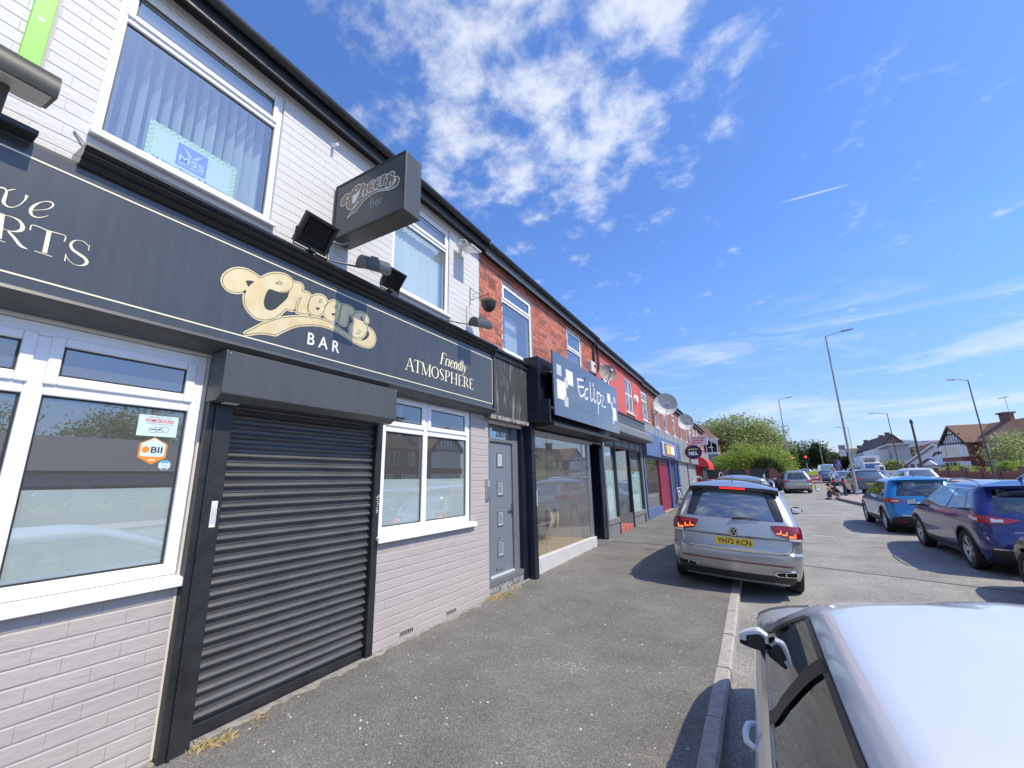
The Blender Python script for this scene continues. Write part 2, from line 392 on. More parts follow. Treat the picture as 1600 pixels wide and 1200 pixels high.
def leafmat(name, c0, c1):
    m = bpy.data.materials.new(name); m.use_nodes = True; n = m.node_tree.nodes; l = m.node_tree.links
    p = n['Principled BSDF']; p.inputs['Roughness'].default_value = 0.55; p.inputs['Specular IOR Level'].default_value = 0.3
    g = n.new('ShaderNodeNewGeometry'); mx = n.new('ShaderNodeMixRGB')
    l.new(g.outputs['Random Per Island'], mx.inputs[0]); mx.inputs[1].default_value = tuple(c0)+(1,); mx.inputs[2].default_value = tuple(c1)+(1,)
    l.new(mx.outputs[0], p.inputs['Base Color'])
    tr = n.new('ShaderNodeBsdfTranslucent'); l.new(mx.outputs[0], tr.inputs[0]); ms = n.new('ShaderNodeMixShader'); ms.inputs[0].default_value = 0.5
    l.new(p.outputs[0], ms.inputs[1]); l.new(tr.outputs[0], ms.inputs[2]); l.new(ms.outputs[0], n['Material Output'].inputs[0])
    M[name] = m
leafmat('leaf_bright', (0.17, 0.25, 0.04), (0.45, 0.54, 0.12))
leafmat('leaf_mid', (0.20, 0.25, 0.085), (0.50, 0.55, 0.25))
leafmat('leaf_dark', (0.03, 0.055, 0.02), (0.075, 0.11, 0.04))
leafmat('leaf_basket', (0.09, 0.14, 0.05), (0.25, 0.27, 0.14))

def tarmac(name, dark, light, patch, scale):
    m = bpy.data.materials.new(name); m.use_nodes = True; n = m.node_tree.nodes; l = m.node_tree.links
    p = n['Principled BSDF']; p.inputs['Roughness'].default_value = 0.85; p.inputs['Specular IOR Level'].default_value = 0.35
    t = n.new('ShaderNodeTexCoord')
    def nz(s, d, r=0.6):
        k = n.new('ShaderNodeTexNoise'); k.inputs['Scale'].default_value = s; k.inputs['Detail'].default_value = d; k.inputs['Roughness'].default_value = r
        l.new(t.outputs['Object'], k.inputs['Vector']); return k.outputs[0]
    def rng(v, a, b):
        k = n.new('ShaderNodeMapRange'); k.inputs[1].default_value = a; k.inputs[2].default_value = b; l.new(v, k.inputs[0]); return k.outputs[0]
    def mixc(f, a, b, mode='MIX'):
        k = n.new('ShaderNodeMixRGB'); k.blend_type = mode
        if isinstance(f, float): k.inputs[0].default_value = f
        else: l.new(f, k.inputs[0])
        for i, c in ((1, a), (2, b)):
            if isinstance(c, tuple): k.inputs[i].default_value = c+(1,)
            else: l.new(c, k.inputs[i])
        return k.outputs[0]
    vo = n.new('ShaderNodeTexVoronoi'); vo.inputs['Scale'].default_value = scale; l.new(t.outputs['Object'], vo.inputs['Vector'])
    grain = mixc(rng(nz(scale*1.3, 3, 0.7), 0.36, 0.64), dark, light)
    grain = mixc(rng(vo.outputs['Color'], 0.55, 1.0), grain, tuple(min(1, c*1.35) for c in light))
    big = mixc(rng(nz(0.9, 7, 0.7), 0.28, 0.72), (0.70, 0.69, 0.68), (1.30, 1.29, 1.27))
    c = mixc(1.0, grain, big, 'MULTIPLY')
    spots = rng(nz(2.4, 8, 0.7), 0.66, 0.76)
    c = mixc(spots, c, patch)
    l.new(c, p.inputs['Base Color'])
    b = n.new('ShaderNodeBump'); b.inputs['Strength'].default_value = 0.7; b.inputs['Distance'].default_value = 0.006
    l.new(vo.outputs['Distance'], b.inputs['Height']); l.new(b.outputs[0], p.inputs['Normal'])
    M[name] = m
tarmac('tarmac_path', (0.076, 0.074, 0.070), (0.208, 0.203, 0.192), (0.18, 0.172, 0.158), 105)
tarmac('tarmac_road', (0.115, 0.113, 0.108), (0.355, 0.347, 0.33), (0.24, 0.235, 0.224), 90)
tarmac('tarmac_main', (0.14, 0.137, 0.13), (0.24, 0.235, 0.225), (0.19, 0.185, 0.18), 60)

# ------------------------------------------------------------------ flat lettering and logos
def catmull(pts, k=5, closed=False):
    P = [np.array(p, float) for p in pts]; n = len(P); out = []
    rng = range(n) if closed else range(n-1)
    for i in rng:
        p0 = P[(i-1) % n] if closed or i > 0 else P[0]*2-P[1]
        p1 = P[i]; p2 = P[(i+1) % n]; p3 = P[(i+2) % n] if closed or i+2 < n else P[-1]*2-P[-2]
        for j in range(k):
            t = j/k; out.append(0.5*(2*p1+(p2-p0)*t+(2*p0-5*p1+4*p2-p3)*t*t+(3*p1-p0-3*p2+p3)*t**3))
    if not closed: out.append(P[-1])
    return out
class Frame:
    """a flat face: origin, right, up; at(a, b, h) is h metres in front of it"""
    def __init__(s, o, r, u): s.o = Vector(o); s.r = Vector(r).normalized(); s.u = Vector(u).normalized(); s.n = s.r.cross(s.u)
    def at(s, a, b, h=0): return s.o + s.r*a + s.u*b + s.n*h
FX = -3.57
def facade(x, y=0, z=0): return Frame((x, y, z), (0, 1, 0), (0, 0, 1))     # faces the street (+x)
def fill(mb, fr, pts, h, base=0.0):
    n = len(pts); vs = [fr.at(a, b, h) for a, b in pts]
    area = sum(pts[i][0]*pts[(i+1) % n][1]-pts[(i+1) % n][0]*pts[i][1] for i in range(n))
    mb.add(vs if area > 0 else vs[::-1], [tuple(range(n))])
def ribbon(mb, fr, pts, ws, h, closed=False, k=5, cap=True):
    q = [tuple(p)+(w,) for p, w in zip(pts, ws if isinstance(ws, (list, tuple)) else [ws]*len(pts))]
    q = catmull(q, k, closed) if k > 1 else [np.array(p, float) for p in q]
    n = len(q); L = []; Rr = []
    for i in range(n):
        a = q[(i-1) % n] if closed or i > 0 else q[0]; b = q[(i+1) % n] if closed or i < n-1 else q[-1]
        d = (b-a)[:2]; d = d/(np.linalg.norm(d)+1e-12); nn = np.array([-d[1], d[0]])*max(q[i][2], 1e-5)/2
        L.append(q[i][:2]+nn); Rr.append(q[i][:2]-nn)
    m = n if closed else n-1
    vs = [fr.at(p[0], p[1], h) for p in L]+[fr.at(p[0], p[1], h) for p in Rr]
    mb.add(vs, [(n+i, n+(i+1) % n, (i+1) % n, i) for i in range(m)])
    if cap and not closed:
        for c, e in ((q[0], 1e-5), (q[-1], 2e-5)):
            fill(mb, fr, [(c[0]+c[2]/2*math.cos(t*math.pi/5), c[1]+c[2]/2*math.sin(t*math.pi/5)) for t in range(10)], h+e)
def text(name, s, fr, a, b, size, material, parent, width=None, bold=0.0, h=0.003, align='LEFT', shear=0.0, spacing=1.0, thick=0.0015):
    c = bpy.data.curves.new(name, 'FONT'); c.body = s; c.size = size; c.offset = bold; c.align_x = align; c.shear = shear; c.space_character = spacing
    c.extrude = 0.0; c.resolution_u = 3
    o = bpy.data.objects.new(name, c); COL.objects.link(o)
    dg = bpy.context.evaluated_depsgraph_get(); me = bpy.data.meshes.new_from_object(o.evaluated_get(dg))
    bpy.data.objects.remove(o); bpy.data.curves.remove(c)
    co = np.empty(len(me.vertices)*3); me.vertices.foreach_get('co', co); co = co.reshape(-1, 3)
    if width and len(co):
        x0, x1 = co[:, 0].min(), co[:, 0].max(); f = width/(x1-x0)
        co[:, 0] = (co[:, 0]-(x0 if align == 'LEFT' else (x0+x1)/2))*f
    out = []
    for x, y, z in co: out += list(fr.at(a+x, b+y, h))
    me.vertices.foreach_set('co', out); me.materials.clear(); me.materials.append(M[material]); me.update()
    o = bpy.data.objects.new(name, me); COL.objects.link(o); o.parent = parent
    return o
# a small serif alphabet drawn as strokes: (points, widths) in a cell of height 1
TH, TN, SF = 0.13, 0.045, 0.04
def _st(x, y0=0, y1=1, w=TH): return [([(x, y0), (x, y1)], [w, w])]
def _sf(x, y, w=0.30): return [([(x-w/2, y), (x+w/2, y)], [SF, SF])]
SER = {
 'A': (0.78, [([(0.08, 0.02), (0.39, 1)], [TN, TN]), ([(0.70, 0.02), (0.39, 1)], [TH, TH*.8]), ([(0.2, 0.34), (0.58, 0.34)], [SF, SF])]+_sf(0.09, 0.02, .24)+_sf(0.70, 0.02, .28)),
 'T': (0.70, _st(0.35)+[([(0.03, 0.80), (0.05, 0.97), (0.65, 0.97), (0.67, 0.80)], [SF, SF, SF, SF])]+_sf(0.35, 0.02)),
 'M': (0.98, _st(0.13, w=TN)+_st(0.84)+[([(0.13, 1), (0.48, 0.03)], [TH, TH]), ([(0.48, 0.03), (0.84, 1)], [TN, TN])]+_sf(0.13, .02, .24)+_sf(0.84, .02, .28)+_sf(0.1, .98, .2)+_sf(0.86, .98, .24)),
 'O': (0.84, [([(0.42, 1), (0.15, 0.8), (0.09, 0.5), (0.15, 0.2), (0.42, 0), (0.69, 0.2), (0.75, 0.5), (0.69, 0.8), (0.42, 1)], [TN, TH*.7, TH, TH*.7, TN, TH*.7, TH, TH*.7, TN])]),
 'S': (0.60, [([(0.50, 0.84), (0.30, 0.99), (0.11, 0.78), (0.30, 0.53), (0.49, 0.25), (0.29, 0.01), (0.09, 0.18)], [TN, TN, TH*.8, TH*1.1, TH*.8, TN, TN])]),
 'P': (0.66, _st(0.17)+[([(0.17, 0.97), (0.42, 0.96), (0.56, 0.74), (0.42, 0.50), (0.17, 0.48)], [SF, TN, TH, TN, SF])]+_sf(0.17, .02)+_sf(0.14, .98, .2)),
 'H': (0.90, _st(0.17)+_st(0.72)+[([(0.17, 0.5), (0.72, 0.5)], [SF, SF])]+_sf(0.17, .02)+_sf(0.72, .02)+_sf(0.17, .98)+_sf(0.72, .98)),
 'E': (0.66, _st(0.17)+[([(0.14, 0.97), (0.55, 0.97), (0.57, 0.80)], [SF]*3), ([(0.17, 0.52), (0.45, 0.52)], [SF]*2), ([(0.14, 0.03), (0.55, 0.03), (0.60, 0.22)], [SF]*3)]),
 'R': (0.76, _st(0.17)+[([(0.17, 0.97), (0.42, 0.96), (0.55, 0.75), (0.42, 0.52), (0.17, 0.50)], [SF, TN, TH, TN, SF]), ([(0.38, 0.50), (0.55, 0.2), (0.74, 0.02)], [TH*.9, TH, SF])]+_sf(0.17, .02)+_sf(0.14, .98, .2)),
 'F': (0.62, _st(0.17)+[([(0.14, 0.97), (0.58, 0.97), (0.60, 0.80)], [SF]*3), ([(0.17, 0.52), (0.44, 0.52)], [SF]*2)]+_sf(0.17, .02)),
 'B': (0.70, _st(0.17)+[([(0.17, 0.97), (0.42, 0.95), (0.52, 0.75), (0.42, 0.54), (0.17, 0.52)], [SF, TN, TH*.9, TN, SF]), ([(0.17, 0.52), (0.46, 0.50), (0.58, 0.27), (0.46, 0.05), (0.17, 0.03)], [SF, TN, TH, TN, SF])]),
 'r': (0.40, _st(0.12, 0, .62, .11)+[([(0.12, 0.45), (0.24, 0.60), (0.36, 0.60)], [TN, TN, .09])]+_sf(.12, .02, .2)),
 'i': (0.26, _st(0.12, 0, .62, .11)+[([(0.12, 0.84), (0.121, 0.85)], [.13, .13])]+_sf(.12, .02, .2)),
 'e': (0.48, [([(0.10, 0.33), (0.38, 0.36), (0.38, 0.52), (0.25, 0.63), (0.10, 0.45), (0.11, 0.16), (0.26, 0.01), (0.40, 0.12)], [TN, TN, .08, TN, .11, .11, TN, TN])]),
 'n': (0.54, _st(0.12, 0, .62, .11)+[([(0.12, 0.42), (0.28, 0.61), (0.41, 0.5), (0.41, 0.0)], [TN, .07, .11, .11])]+_sf(.12, .02, .18)+_sf(.42, .02, .18)),
 'd': (0.54, _st(0.40, 0, 1, .11)+[([(0.40, 0.52), (0.25, 0.62), (0.11, 0.45), (0.11, 0.18), (0.24, 0.01), (0.40, 0.12)], [TN, TN, .11, .11, TN, TN])]+_sf(.36, .98, .14)),
 'l': (0.26, _st(0.12, 0, 1, .11)+_sf(.12, .02, .2)+_sf(.08, .98, .14)),
 'y': (0.50, [([(0.06, 0.62), (0.25, 0.05)], [.11, .11]), ([(0.44, 0.62), (0.25, 0.02), (0.14, -0.28), (0.02, -0.26)], [TN, TN, TN, .08])]),
 'a': (0.50, _st(0.38, 0, .6, .11)+[([(0.38, 0.52), (0.25, 0.62), (0.11, 0.45), (0.11, 0.18), (0.24, 0.01), (0.38, 0.12)], [TN, TN, .11, .11, TN, TN])]),
}
def serif(name, s, fr, a, b, height, width, material, parent, shear=0.0, h=0.003, bold=1.0):
    adv = sum(SER[c][0] for c in s); k = width/(adv*height); x = 0; mb = MB(); e = 0
    for c in s:
        for pts, ws in SER[c][1]:
            e += 1
            P = [(a+(x+px+shear*py)*height*k, b+py*height) for px, py in pts]
            ribbon(mb, fr, P, [w*height*bold for w in ws], h+e*2e-5, k=5 if len(pts) > 2 else 1, cap=False)
        x += SER[c][0]
    return mb.build(name, material, parent)
# ================================================================== THE GROUND
def sheet(pts, dz):
    return MB().add([(x, y, gz(y)+dz) for x, y in pts], [tuple(range(len(pts)))])
def fallsheet(pts):
    return MB().add([(x, y, gp(x, y)) for x, y in pts], [tuple(range(len(pts)))])
struct('ground', sheet([(-500, -150), (600, -150), (600, 700), (-500, 700)], -0.27), 'earth')
KX0, KX1 = -0.555, -0.43                      # near kerb, back and face
struct('road', sheet([(KX1-0.02, -60), (60, -60), (60, 400), (-40, 400), (-40, 44.5), (-40, 40.6), (KX1-0.02, 40.6)], -0.20), 'tarmac_road')
struct('main_road', sheet([(6.9, -60), (17.4, -60), (17.4, 400), (6.9, 400)], -0.194), 'tarmac_main')
struct('pavement', fallsheet([(-4.0, -30), (KX0+0.01, -30), (KX0+0.01, 40.5), (-4.0, 40.5)]), 'tarmac_path')
# kerb stones, one by one
kerb = MB(); kerb.box(KX0+0.012, KX1-0.012, -30, 40.4, -0.5, -0.49)
kerb.v = [(x, y, gz(y)+z+0.24) for x, y, z in kerb.v]
ko = struct('kerb', kerb, 'kerb_dark')
def stone_mesh(L, mt, seed):
    rnd = random.Random(seed); c = 0.012
    mb = MB(); prof = [(KX0, -0.12), (KX1, -0.12), (KX1, 0.012-c*1.6), (KX1-c*1.6, 0.012), (KX0+c, 0.012), (KX0, 0.0)]
    mb.prism(prof, lambda a, b, t: (a+rnd.uniform(-.002, .002), t, b+rnd.uniform(-.002, .002)), 0.004, L-0.004)
    me = mb.mesh('kerb_stone'); me.materials.append(M[mt]); return me
sm = [stone_mesh(0.9, 'kerb', k) for k in range(4)]
for i in range(-4, 44):
    o = put('kerb_stone', sm[i % 4], None, ko); y = i*0.915+0.2; o.location = (random.uniform(-.004, .004), y, gp(0, y)+random.uniform(-.004, .004)); o.rotation_euler = (math.atan(SLOPE), 0, random.uniform(-.003, .003))
# the island between the service road and the main road
isl = [(5.25, -40), (5.2, 12), (5.0, 19), (4.62, 23.5), (4.2, 28), (4.02, 30.6), (4.05, 32.2), (4.5, 33.8), (5.4, 35.2), (6.3, 36), (6.75, 35.6), (6.8, 34), (6.8, -40)]
struct('island_pavement', sheet(isl, -0.08), 'paving_pink')
ik = struct('island_kerb', sheet([(5.2, -40), (5.21, -40), (5.21, -39.9)], -0.26), 'kerb_dark')
for (xa, ya), (xb, yb) in zip(isl[:-1], isl[1:]):
    n = max(1, round(math.hypot(xb-xa, yb-ya)/0.95)); d = Vector((xb-xa, yb-ya, 0)).normalized(); nn = Vector((-d.y, d.x, 0))
    for k in range(n):
        f0, f1 = (k+.006)/n, (k+1-.006)/n
        if (ya+(yb-ya)*f1) < 8 : continue
        a, b = Vector((xa+(xb-xa)*f0, ya+(yb-ya)*f0, 0)), Vector((xa+(xb-xa)*f1, ya+(yb-ya)*f1, 0))
        bt = [a-nn*.13, b-nn*.13, b+nn*.01, a+nn*.01]
        MB().hexa([(p.x, p.y, gz(p.y)-.24) for p in bt], [(p.x, p.y, gz(p.y)-.068) for p in bt]).build('kerb_stone', 'kerb_dark', ik)
# far pavement across the main road
struct('far_pavement', sheet([(17.5, -60), (21.5, -60), (21.5, 300), (17.5, 300)], -0.08), 'paving_pink')
fk = MB(); fk.hexa([(x, y, gz(y)-.22) for x, y in ((17.38, -60), (17.52, -60), (17.52, 300), (17.38, 300))], [(x, y, gz(y)-.07) for x, y in ((17.38, -60), (17.52, -60), (17.52, 300), (17.38, 300))])
struct('far_kerb', fk, 'kerb_dark')
# road markings and a thin dark line laid across road and pavement
def strip(pts, w, dz):
    mb = MB(); rows = []
    for i, (x, y) in enumerate(pts):
        a = Vector(pts[max(i-1, 0)]); b = Vector(pts[min(i+1, len(pts)-1)]); d = (b-a).normalized(); nx, ny = -d.y*w/2, d.x*w/2
        rows.append([(x+nx, y+ny, gz(y+ny)+dz), (x-nx, y-ny, gz(y-ny)+dz)])
    return mb.grid(rows, flip=True)
mat('road_paint', (0.62, 0.61, 0.58), 0.7, col2=(0.24, 0.235, 0.225), vs=9, thr=(0.45, 0.62))
for k in range(14):
    y = 24+k*9; struct('lane_marking', strip([(12.1, y), (12.1, y+4)], 0.12, -0.189), 'road_paint')
struct('dark_line', strip([(3.6, 9.55), (2.62, 9.85), (2.0, 10.1), (1.3, 10.35), (0.67, 10.62), (-0.40, 10.75)], 0.035, -0.1955), 'dark_grey')
ts = strip([(-0.58, 11.0), (-1.6, 11.15), (-2.6, 11.2), (-3.4, 11.1)], 0.05, 0.004); ts.v = [(x, y, gp(x, y)+.004) for x, y, z in ts.v]; struct('dark_line', ts, 'dark_grey')
for x, y, l in ((1.75, 21.5, .5), (2.5, 23.6, .6), (1.2, 15.2, .3)):
    struct('road_patch', strip([(x, y), (x+l*.9, y-l*.3), (x+l*1.6, y-l*.35)], 0.09, -0.1955), 'road_paint')
# pale chippings trodden into the pavement, and dry weeds along the wall foot
rnd = random.Random(3); mb = MB()
for _ in range(380):
    y = 2.0+9*rnd.random()**1.4; x = rnd.uniform(-3.5, -0.6); r = rnd.uniform(.003, .009)*(1.35 if rnd.random() < .15 else 1)
    if rnd.random() < 0.12: x, y = -1.75+rnd.gauss(0, .13), 4.12+rnd.gauss(0, .06); r = rnd.uniform(.003, .008)
    n = rnd.randint(4, 6); t0 = rnd.random()*6; el = rnd.uniform(.7, 1)
    base = [(x+r*math.cos(t0+6.28*k/n), y+r*el*math.sin(t0+6.28*k/n)) for k in range(n)]
    mb.prism(base, lambda a, b, t: (a, b, gp(a, b)+t), -0.002, r*.45)
tag(mb.build('chippings', 'pebble'), 'small pale stone chippings scattered over the dark pavement', 'chippings', kind='stuff')
mb = MB(); rows = []; rd = random.Random(6)
for i in range(120):
    y = 1.3+i*.085; w_ = .025+.075*rd.random()**2*(2.2 if 5.0 < y < 6.4 else 1)
    rows.append([(FX-.01, y, gp(FX, y)+.010), (FX+w_*.5, y, gp(FX, y)+.007), (FX+w_, y+rd.uniform(-.02, .02), gp(FX+w_, y)+.0005)])
mb.grid(rows, flip=True); struct('dust_edge', mb, 'dust')
def tufts(spots, name, label):
    mb = MB()
    for x, y, n, sp, hh in spots:
        for _ in range(n):
            px, py = x+rnd.gauss(0, sp), y+rnd.gauss(0, sp*1.3); l = rnd.uniform(.4, 1)*hh; a = rnd.random()*6.28; w = .0014
            dx, dy = math.cos(a), math.sin(a); k = rnd.uniform(.4, 1.1); z = gp(px, py)
            mb.add([(px-dy*w, py+dx*w, z-.004), (px+dy*w, py-dx*w, z-.004), (px+dx*l*k*.5, py+dy*l*k*.5, z+l*.6), (px+dx*l*k, py+dy*l*k, z+l*.62)], [(0, 1, 2), (1, 3, 2)])
    tag(mb.build(name, 'dry_grass'), label, 'weeds', kind='stuff')
tufts([(-3.44, 1.80, 90, .03, .06), (-3.40, 1.92, 70, .035, .055), (-3.43, 2.15, 40, .04, .05)], 'dry_weeds', 'straw coloured dry weeds at the foot of the black shutter')
tufts([(-3.47, 5.50, 110, .05, .06), (-3.44, 5.70, 110, .06, .06), (-3.47, 6.1, 60, .05, .05)], 'dry_weeds', 'straw coloured dry weeds below the grey front door step')

# ================================================================== BUILDING HELPERS
def wall_sheet(name, X, y0, y1, z0, z1, holes, m, parent, depth=0.16):
    ys = sorted({y0, y1, *[v for h in holes for v in h[:2] if y0 < v < y1]}); zs = sorted({z0, z1, *[v for h in holes for v in h[2:4] if z0 < v < z1]})
    mb = MB()
    for a, b in zip(ys[:-1], ys[1:]):
        for c, d in zip(zs[:-1], zs[1:]):
            cy, cz = (a+b)/2, (c+d)/2
            if any(h[0] < cy < h[1] and h[2] < cz < h[3] for h in holes): continue
            mb.quad((X, a, c), (X, b, c), (X, b, d), (X, a, d))
    for h in holes:
        a, b, c, d = h[:4]; c = max(c, z0); B = X-depth
        mb.quad((X, a, c), (X, a, d), (B, a, d), (B, a, c)); mb.quad((X, b, d), (X, b, c), (B, b, c), (B, b, d))
        mb.quad((X, a, d), (X, b, d), (B, b, d), (B, a, d)); mb.quad((X, b, c), (X, a, c), (B, a, c), (B, b, c))
    return mb.build(name, m, parent)
_bm = {}
def brick_mesh(L, H, D, ch, mt, cy=None):
    k = (round(L, 3), H, D, mt, cy); cy = ch if cy is None else cy
    if k not in _bm:
        mb = MB(); y, z = L/2, H/2
        mb.add([(0, -y, -z), (0, y, -z), (0, y, z), (0, -y, z), (D-ch*.5, -y, -z), (D-ch*.5, y, -z), (D-ch*.5, y, z), (D-ch*.5, -y, z), (D, -y+cy, -z+ch), (D, y-cy, -z+ch), (D, y-cy, z-ch), (D, -y+cy, z-ch)],
               [(0,1,5,4),(1,2,6,5),(2,3,7,6),(3,0,4,7),(4,5,9,8),(5,6,10,9),(6,7,11,10),(7,4,8,11),(8,9,10,11)])
        me = mb.mesh('brick'); me.materials.append(M[mt]); _bm[k] = me
    return _bm[k]
def bricks(parent, thing_o, X, y0, y1, z0, z1, holes, mats, H=0.088, L=0.24, J=0.009, D=0.006, ch=0.004, cap=300, near=(0, 0, 1.7), seed=1, missing=0.0, soft=False):
    """courses of single bricks; the cap nearest ones are objects, the rest one joined part"""
    rnd = random.Random(seed); out = []; nc = int((z1-z0)/(H))
    for r in range(nc):
        zc = z0+(r+.5)*H; off = (r % 2)*L/2+rnd.uniform(-.01, .01); y = y0-off
        while y < y1:
            a, b = max(y+J/2, y0), min(y+L-J/2, y1); y += L
            segs = [(a, b)] if not soft else [(max(a-J*.5, y0), min(b+J*.5, y1))]
            for h in holes:
                if h[2]-0.01 < zc+H/2 and h[3]+.01 > zc-H/2:
                    ns = []
                    for s0, s1 in segs:
                        if h[1] <= s0 or h[0] >= s1: ns.append((s0, s1))
                        else:
                            if h[0]-s0 > .03: ns.append((s0, h[0]-.002))
                            if s1-h[1] > .03: ns.append((h[1]+.002, s1))
                    segs = ns
            for s0, s1 in segs:
                if s1-s0 > .03: out.append(((s0+s1)/2, zc, s1-s0))
    out.sort(key=lambda p: (p[0]-near[1])**2*1.0+(p[1]-near[2])**2*.3)
    rest = MB()
    for i, (y, z, l) in enumerate(out):
        mt = rnd.choice(mats); dx = rnd.uniform(-.0018, .0012)*(1 if not soft else .25)
        if i < cap:
            o = put('brick', brick_mesh(round(l, 3), round(H-J, 3), D, ch, mt, .0012 if soft else None), None, parent); o.location = (X+dx, y, z+rnd.uniform(-.0012, .0012)); o.rotation_euler = (rnd.uniform(-.006, .006), 0, 0 if soft else rnd.uniform(-.004, .004))
        else:
            rest.box(X-.002, X+D+dx, y-l/2, y+l/2, z-(H-J)/2, z+(H-J)/2)
    if rest.f:
        me = rest.mesh('brickwork')
        for m_ in mats: me.materials.append(M[m_])
        ids = []
        for _ in range(len(me.polygons)//6): ids += [rnd.randrange(len(mats))]*6
        me.polygons.foreach_set('material_index', ids[:len(me.polygons)])
        o = put('brickwork', me, None, thing_o); tag(o, kind='stuff')
    return len(out)
def bar(mb, X, y0, y1, z0, z1, d=0.03): mb.box(X-d, X, y0, y1, z0, z1)
def window(parent, X, y0, y1, z0, z1, mull=(), trans=None, openers=(), fw=0.055, pane='pane', sill=0.05, frame='upvc', d=0.07, sillmat=None, sill_over=0.06):
    """frame bars, opening sashes, one pane per light, sill"""
    fr = MB(); B = X-d
    fr.box(B, X, y0, y0+fw, z0, z1); fr.box(B, X, y1-fw, y1, z0, z1); fr.box(B, X-.002, y0+fw, y1-fw, z1-fw, z1); fr.box(B, X-.002, y0+fw, y1-fw, z0, z0+fw)
    ys = [y0]+list(mull)+[y1]
    for m_ in mull: fr.box(B, X-.003, m_-fw*.55, m_+fw*.55, z0+fw, z1-fw)
    if trans:
        for i in range(len(ys)-1):
            a = ys[i]+(fw if i == 0 else fw*.55); b = ys[i+1]-(fw if i == len(ys)-2 else fw*.55)
            fr.box(B, X-.004, a, b, trans-fw*.5, trans+fw*.5)
    w = fr.build('window', frame, parent, bev=0.006)
    for i in range(len(ys)-1):
        a = ys[i]+(fw if i == 0 else fw*.55); b = ys[i+1]-(fw if i == len(ys)-2 else fw*.55)
        rows = [(z0+fw, (trans-fw*.5) if trans else z1-fw, False)]
        if trans: rows.append((trans+fw*.5, z1-fw, i in openers))
        for c, dd, op in rows:
            aa, bb, cc, ee = a, b, c, dd
            if op:
                s = MB(); t = fw*.62; q = X+.012
                s.box(X-.05, q, a-.012, a+t, c-.012, dd+.012); s.box(X-.05, q, b-t, b+.012, c-.012, dd+.012)
                s.box(X-.05, q-.001, a+t, b-t, dd-t, dd+.012); s.box(X-.05, q-.001, a+t, b-t, c-.012, c+t)
                s.build('sash', frame, w, bev=0.008); aa, bb, cc, ee = a+t, b-t, c+t, dd-t
            g = X-.028 if not op else X-.008
            MB().quad((g, aa-.004, cc-.004), (g, bb+.004, cc-.004), (g, bb+.004, ee+.004), (g, aa-.004, ee+.004)).build('pane', pane, w)
            gk = MB(); k = .012                                        # dark gasket round the pane
            gk.box(g-.002, g+.004, aa, aa+k, cc, ee); gk.box(g-.002, g+.004, bb-k, bb, cc, ee); gk.box(g-.002, g+.003, aa+k, bb-k, cc, cc+k); gk.box(g-.002, g+.003, aa+k, bb-k, ee-k, ee)
            gk.build('gasket', 'black_satin', w)
    if sill:
        s = MB(); s.prism([(X-.02, z0-.002), (X+.075, z0-.02), (X+.075, z0-.02-sill), (X+.055, z0-.02-sill), (X+.05, z0-.045), (X-.02, z0-.035)], lambda a, b, t: (a, t, b), y0-sill_over*.3, y1+sill_over)
        s.build('sill', sillmat or frame, w, bev=0.004, fix=True)
    return w
def moulding(name, prof, y0, y1, m, parent):
    """prof: (x, z) outline swept along the street"""
    return MB().prism(prof, lambda a, b, t: (a, t, b), y0, y1).build(name, m, parent, fix=True, smooth=35)
def eaves(parent, y0, y1, z, gm='black_paint', fm='black_paint', wallx=FX):
    """z: where the wall meets the soffit"""
    MB().box(wallx-.2, -3.45, y0, y1, z, z+.02).build('soffit', 'black_matt', parent)
    MB().box(-3.46, -3.435, y0, y1, z-.045, z+.13).build('fascia_board', fm, parent)
    cx, cz = -3.39, z+.125
    pr = [(cx+.050*math.cos(t), cz-.062*math.sin(t)) for t in [math.pi*k/10 for k in range(11)]]
    pr2 = [(cx+.044*math.cos(t), cz-.055*math.sin(t)) for t in [math.pi*k/10 for k in range(10, -1, -1)]]
    moulding('gutter', pr+pr2, y0, y1, gm, parent)
    y = y0+.4
    while y < y1:
        b = MB()
        for t in range(8):
            a0, a1 = math.pi*t/8, math.pi*(t+1)/8
            b.add([(cx+.055*math.cos(a), yy, cz-.067*math.sin(a)) for a in (a0, a1) for yy in (y-.015, y+.015)], [(0, 1, 3, 2)])
        y += 0.95; b.build('gutter_bracket', gm, parent)
def roof(parent, y0, y1, z, m='roof_tile'):
    mb = MB(); ridge = z+3.0
    mb.hexa([(-3.40, y0, z+.13), (-3.40, y1, z+.13), (-8.0, y1, ridge), (-8.0, y0, ridge)], [(-3.40, y0, z+.16), (-3.40, y1, z+.16), (-8.0, y1, ridge+.04), (-8.0, y0, ridge+.04)])
    mb.hexa([(-8.0, y0, ridge), (-8.0, y1, ridge), (-12.8, y1, z+.1), (-12.8, y0, z+.1)], [(-8.0, y0, ridge+.04), (-8.0, y1, ridge+.04), (-12.8, y1, z+.14), (-12.8, y0, z+.14)])
    return mb.build('roof', m, parent)
def shell(parent, y0, y1, z1, m='brick_far'):
    """rear and party walls that close the building behind its front"""
    mb = MB(); mb.box(-12.4, -12.2, y0, y1, -.2, z1); mb.box(-12.2, FX-.5, y0+.01, y0+.05, -.2, z1); mb.box(-12.2, FX-.5, y1-.05, y1-.01, -.2, z1)
    return mb.build('rear_wall', m, parent)
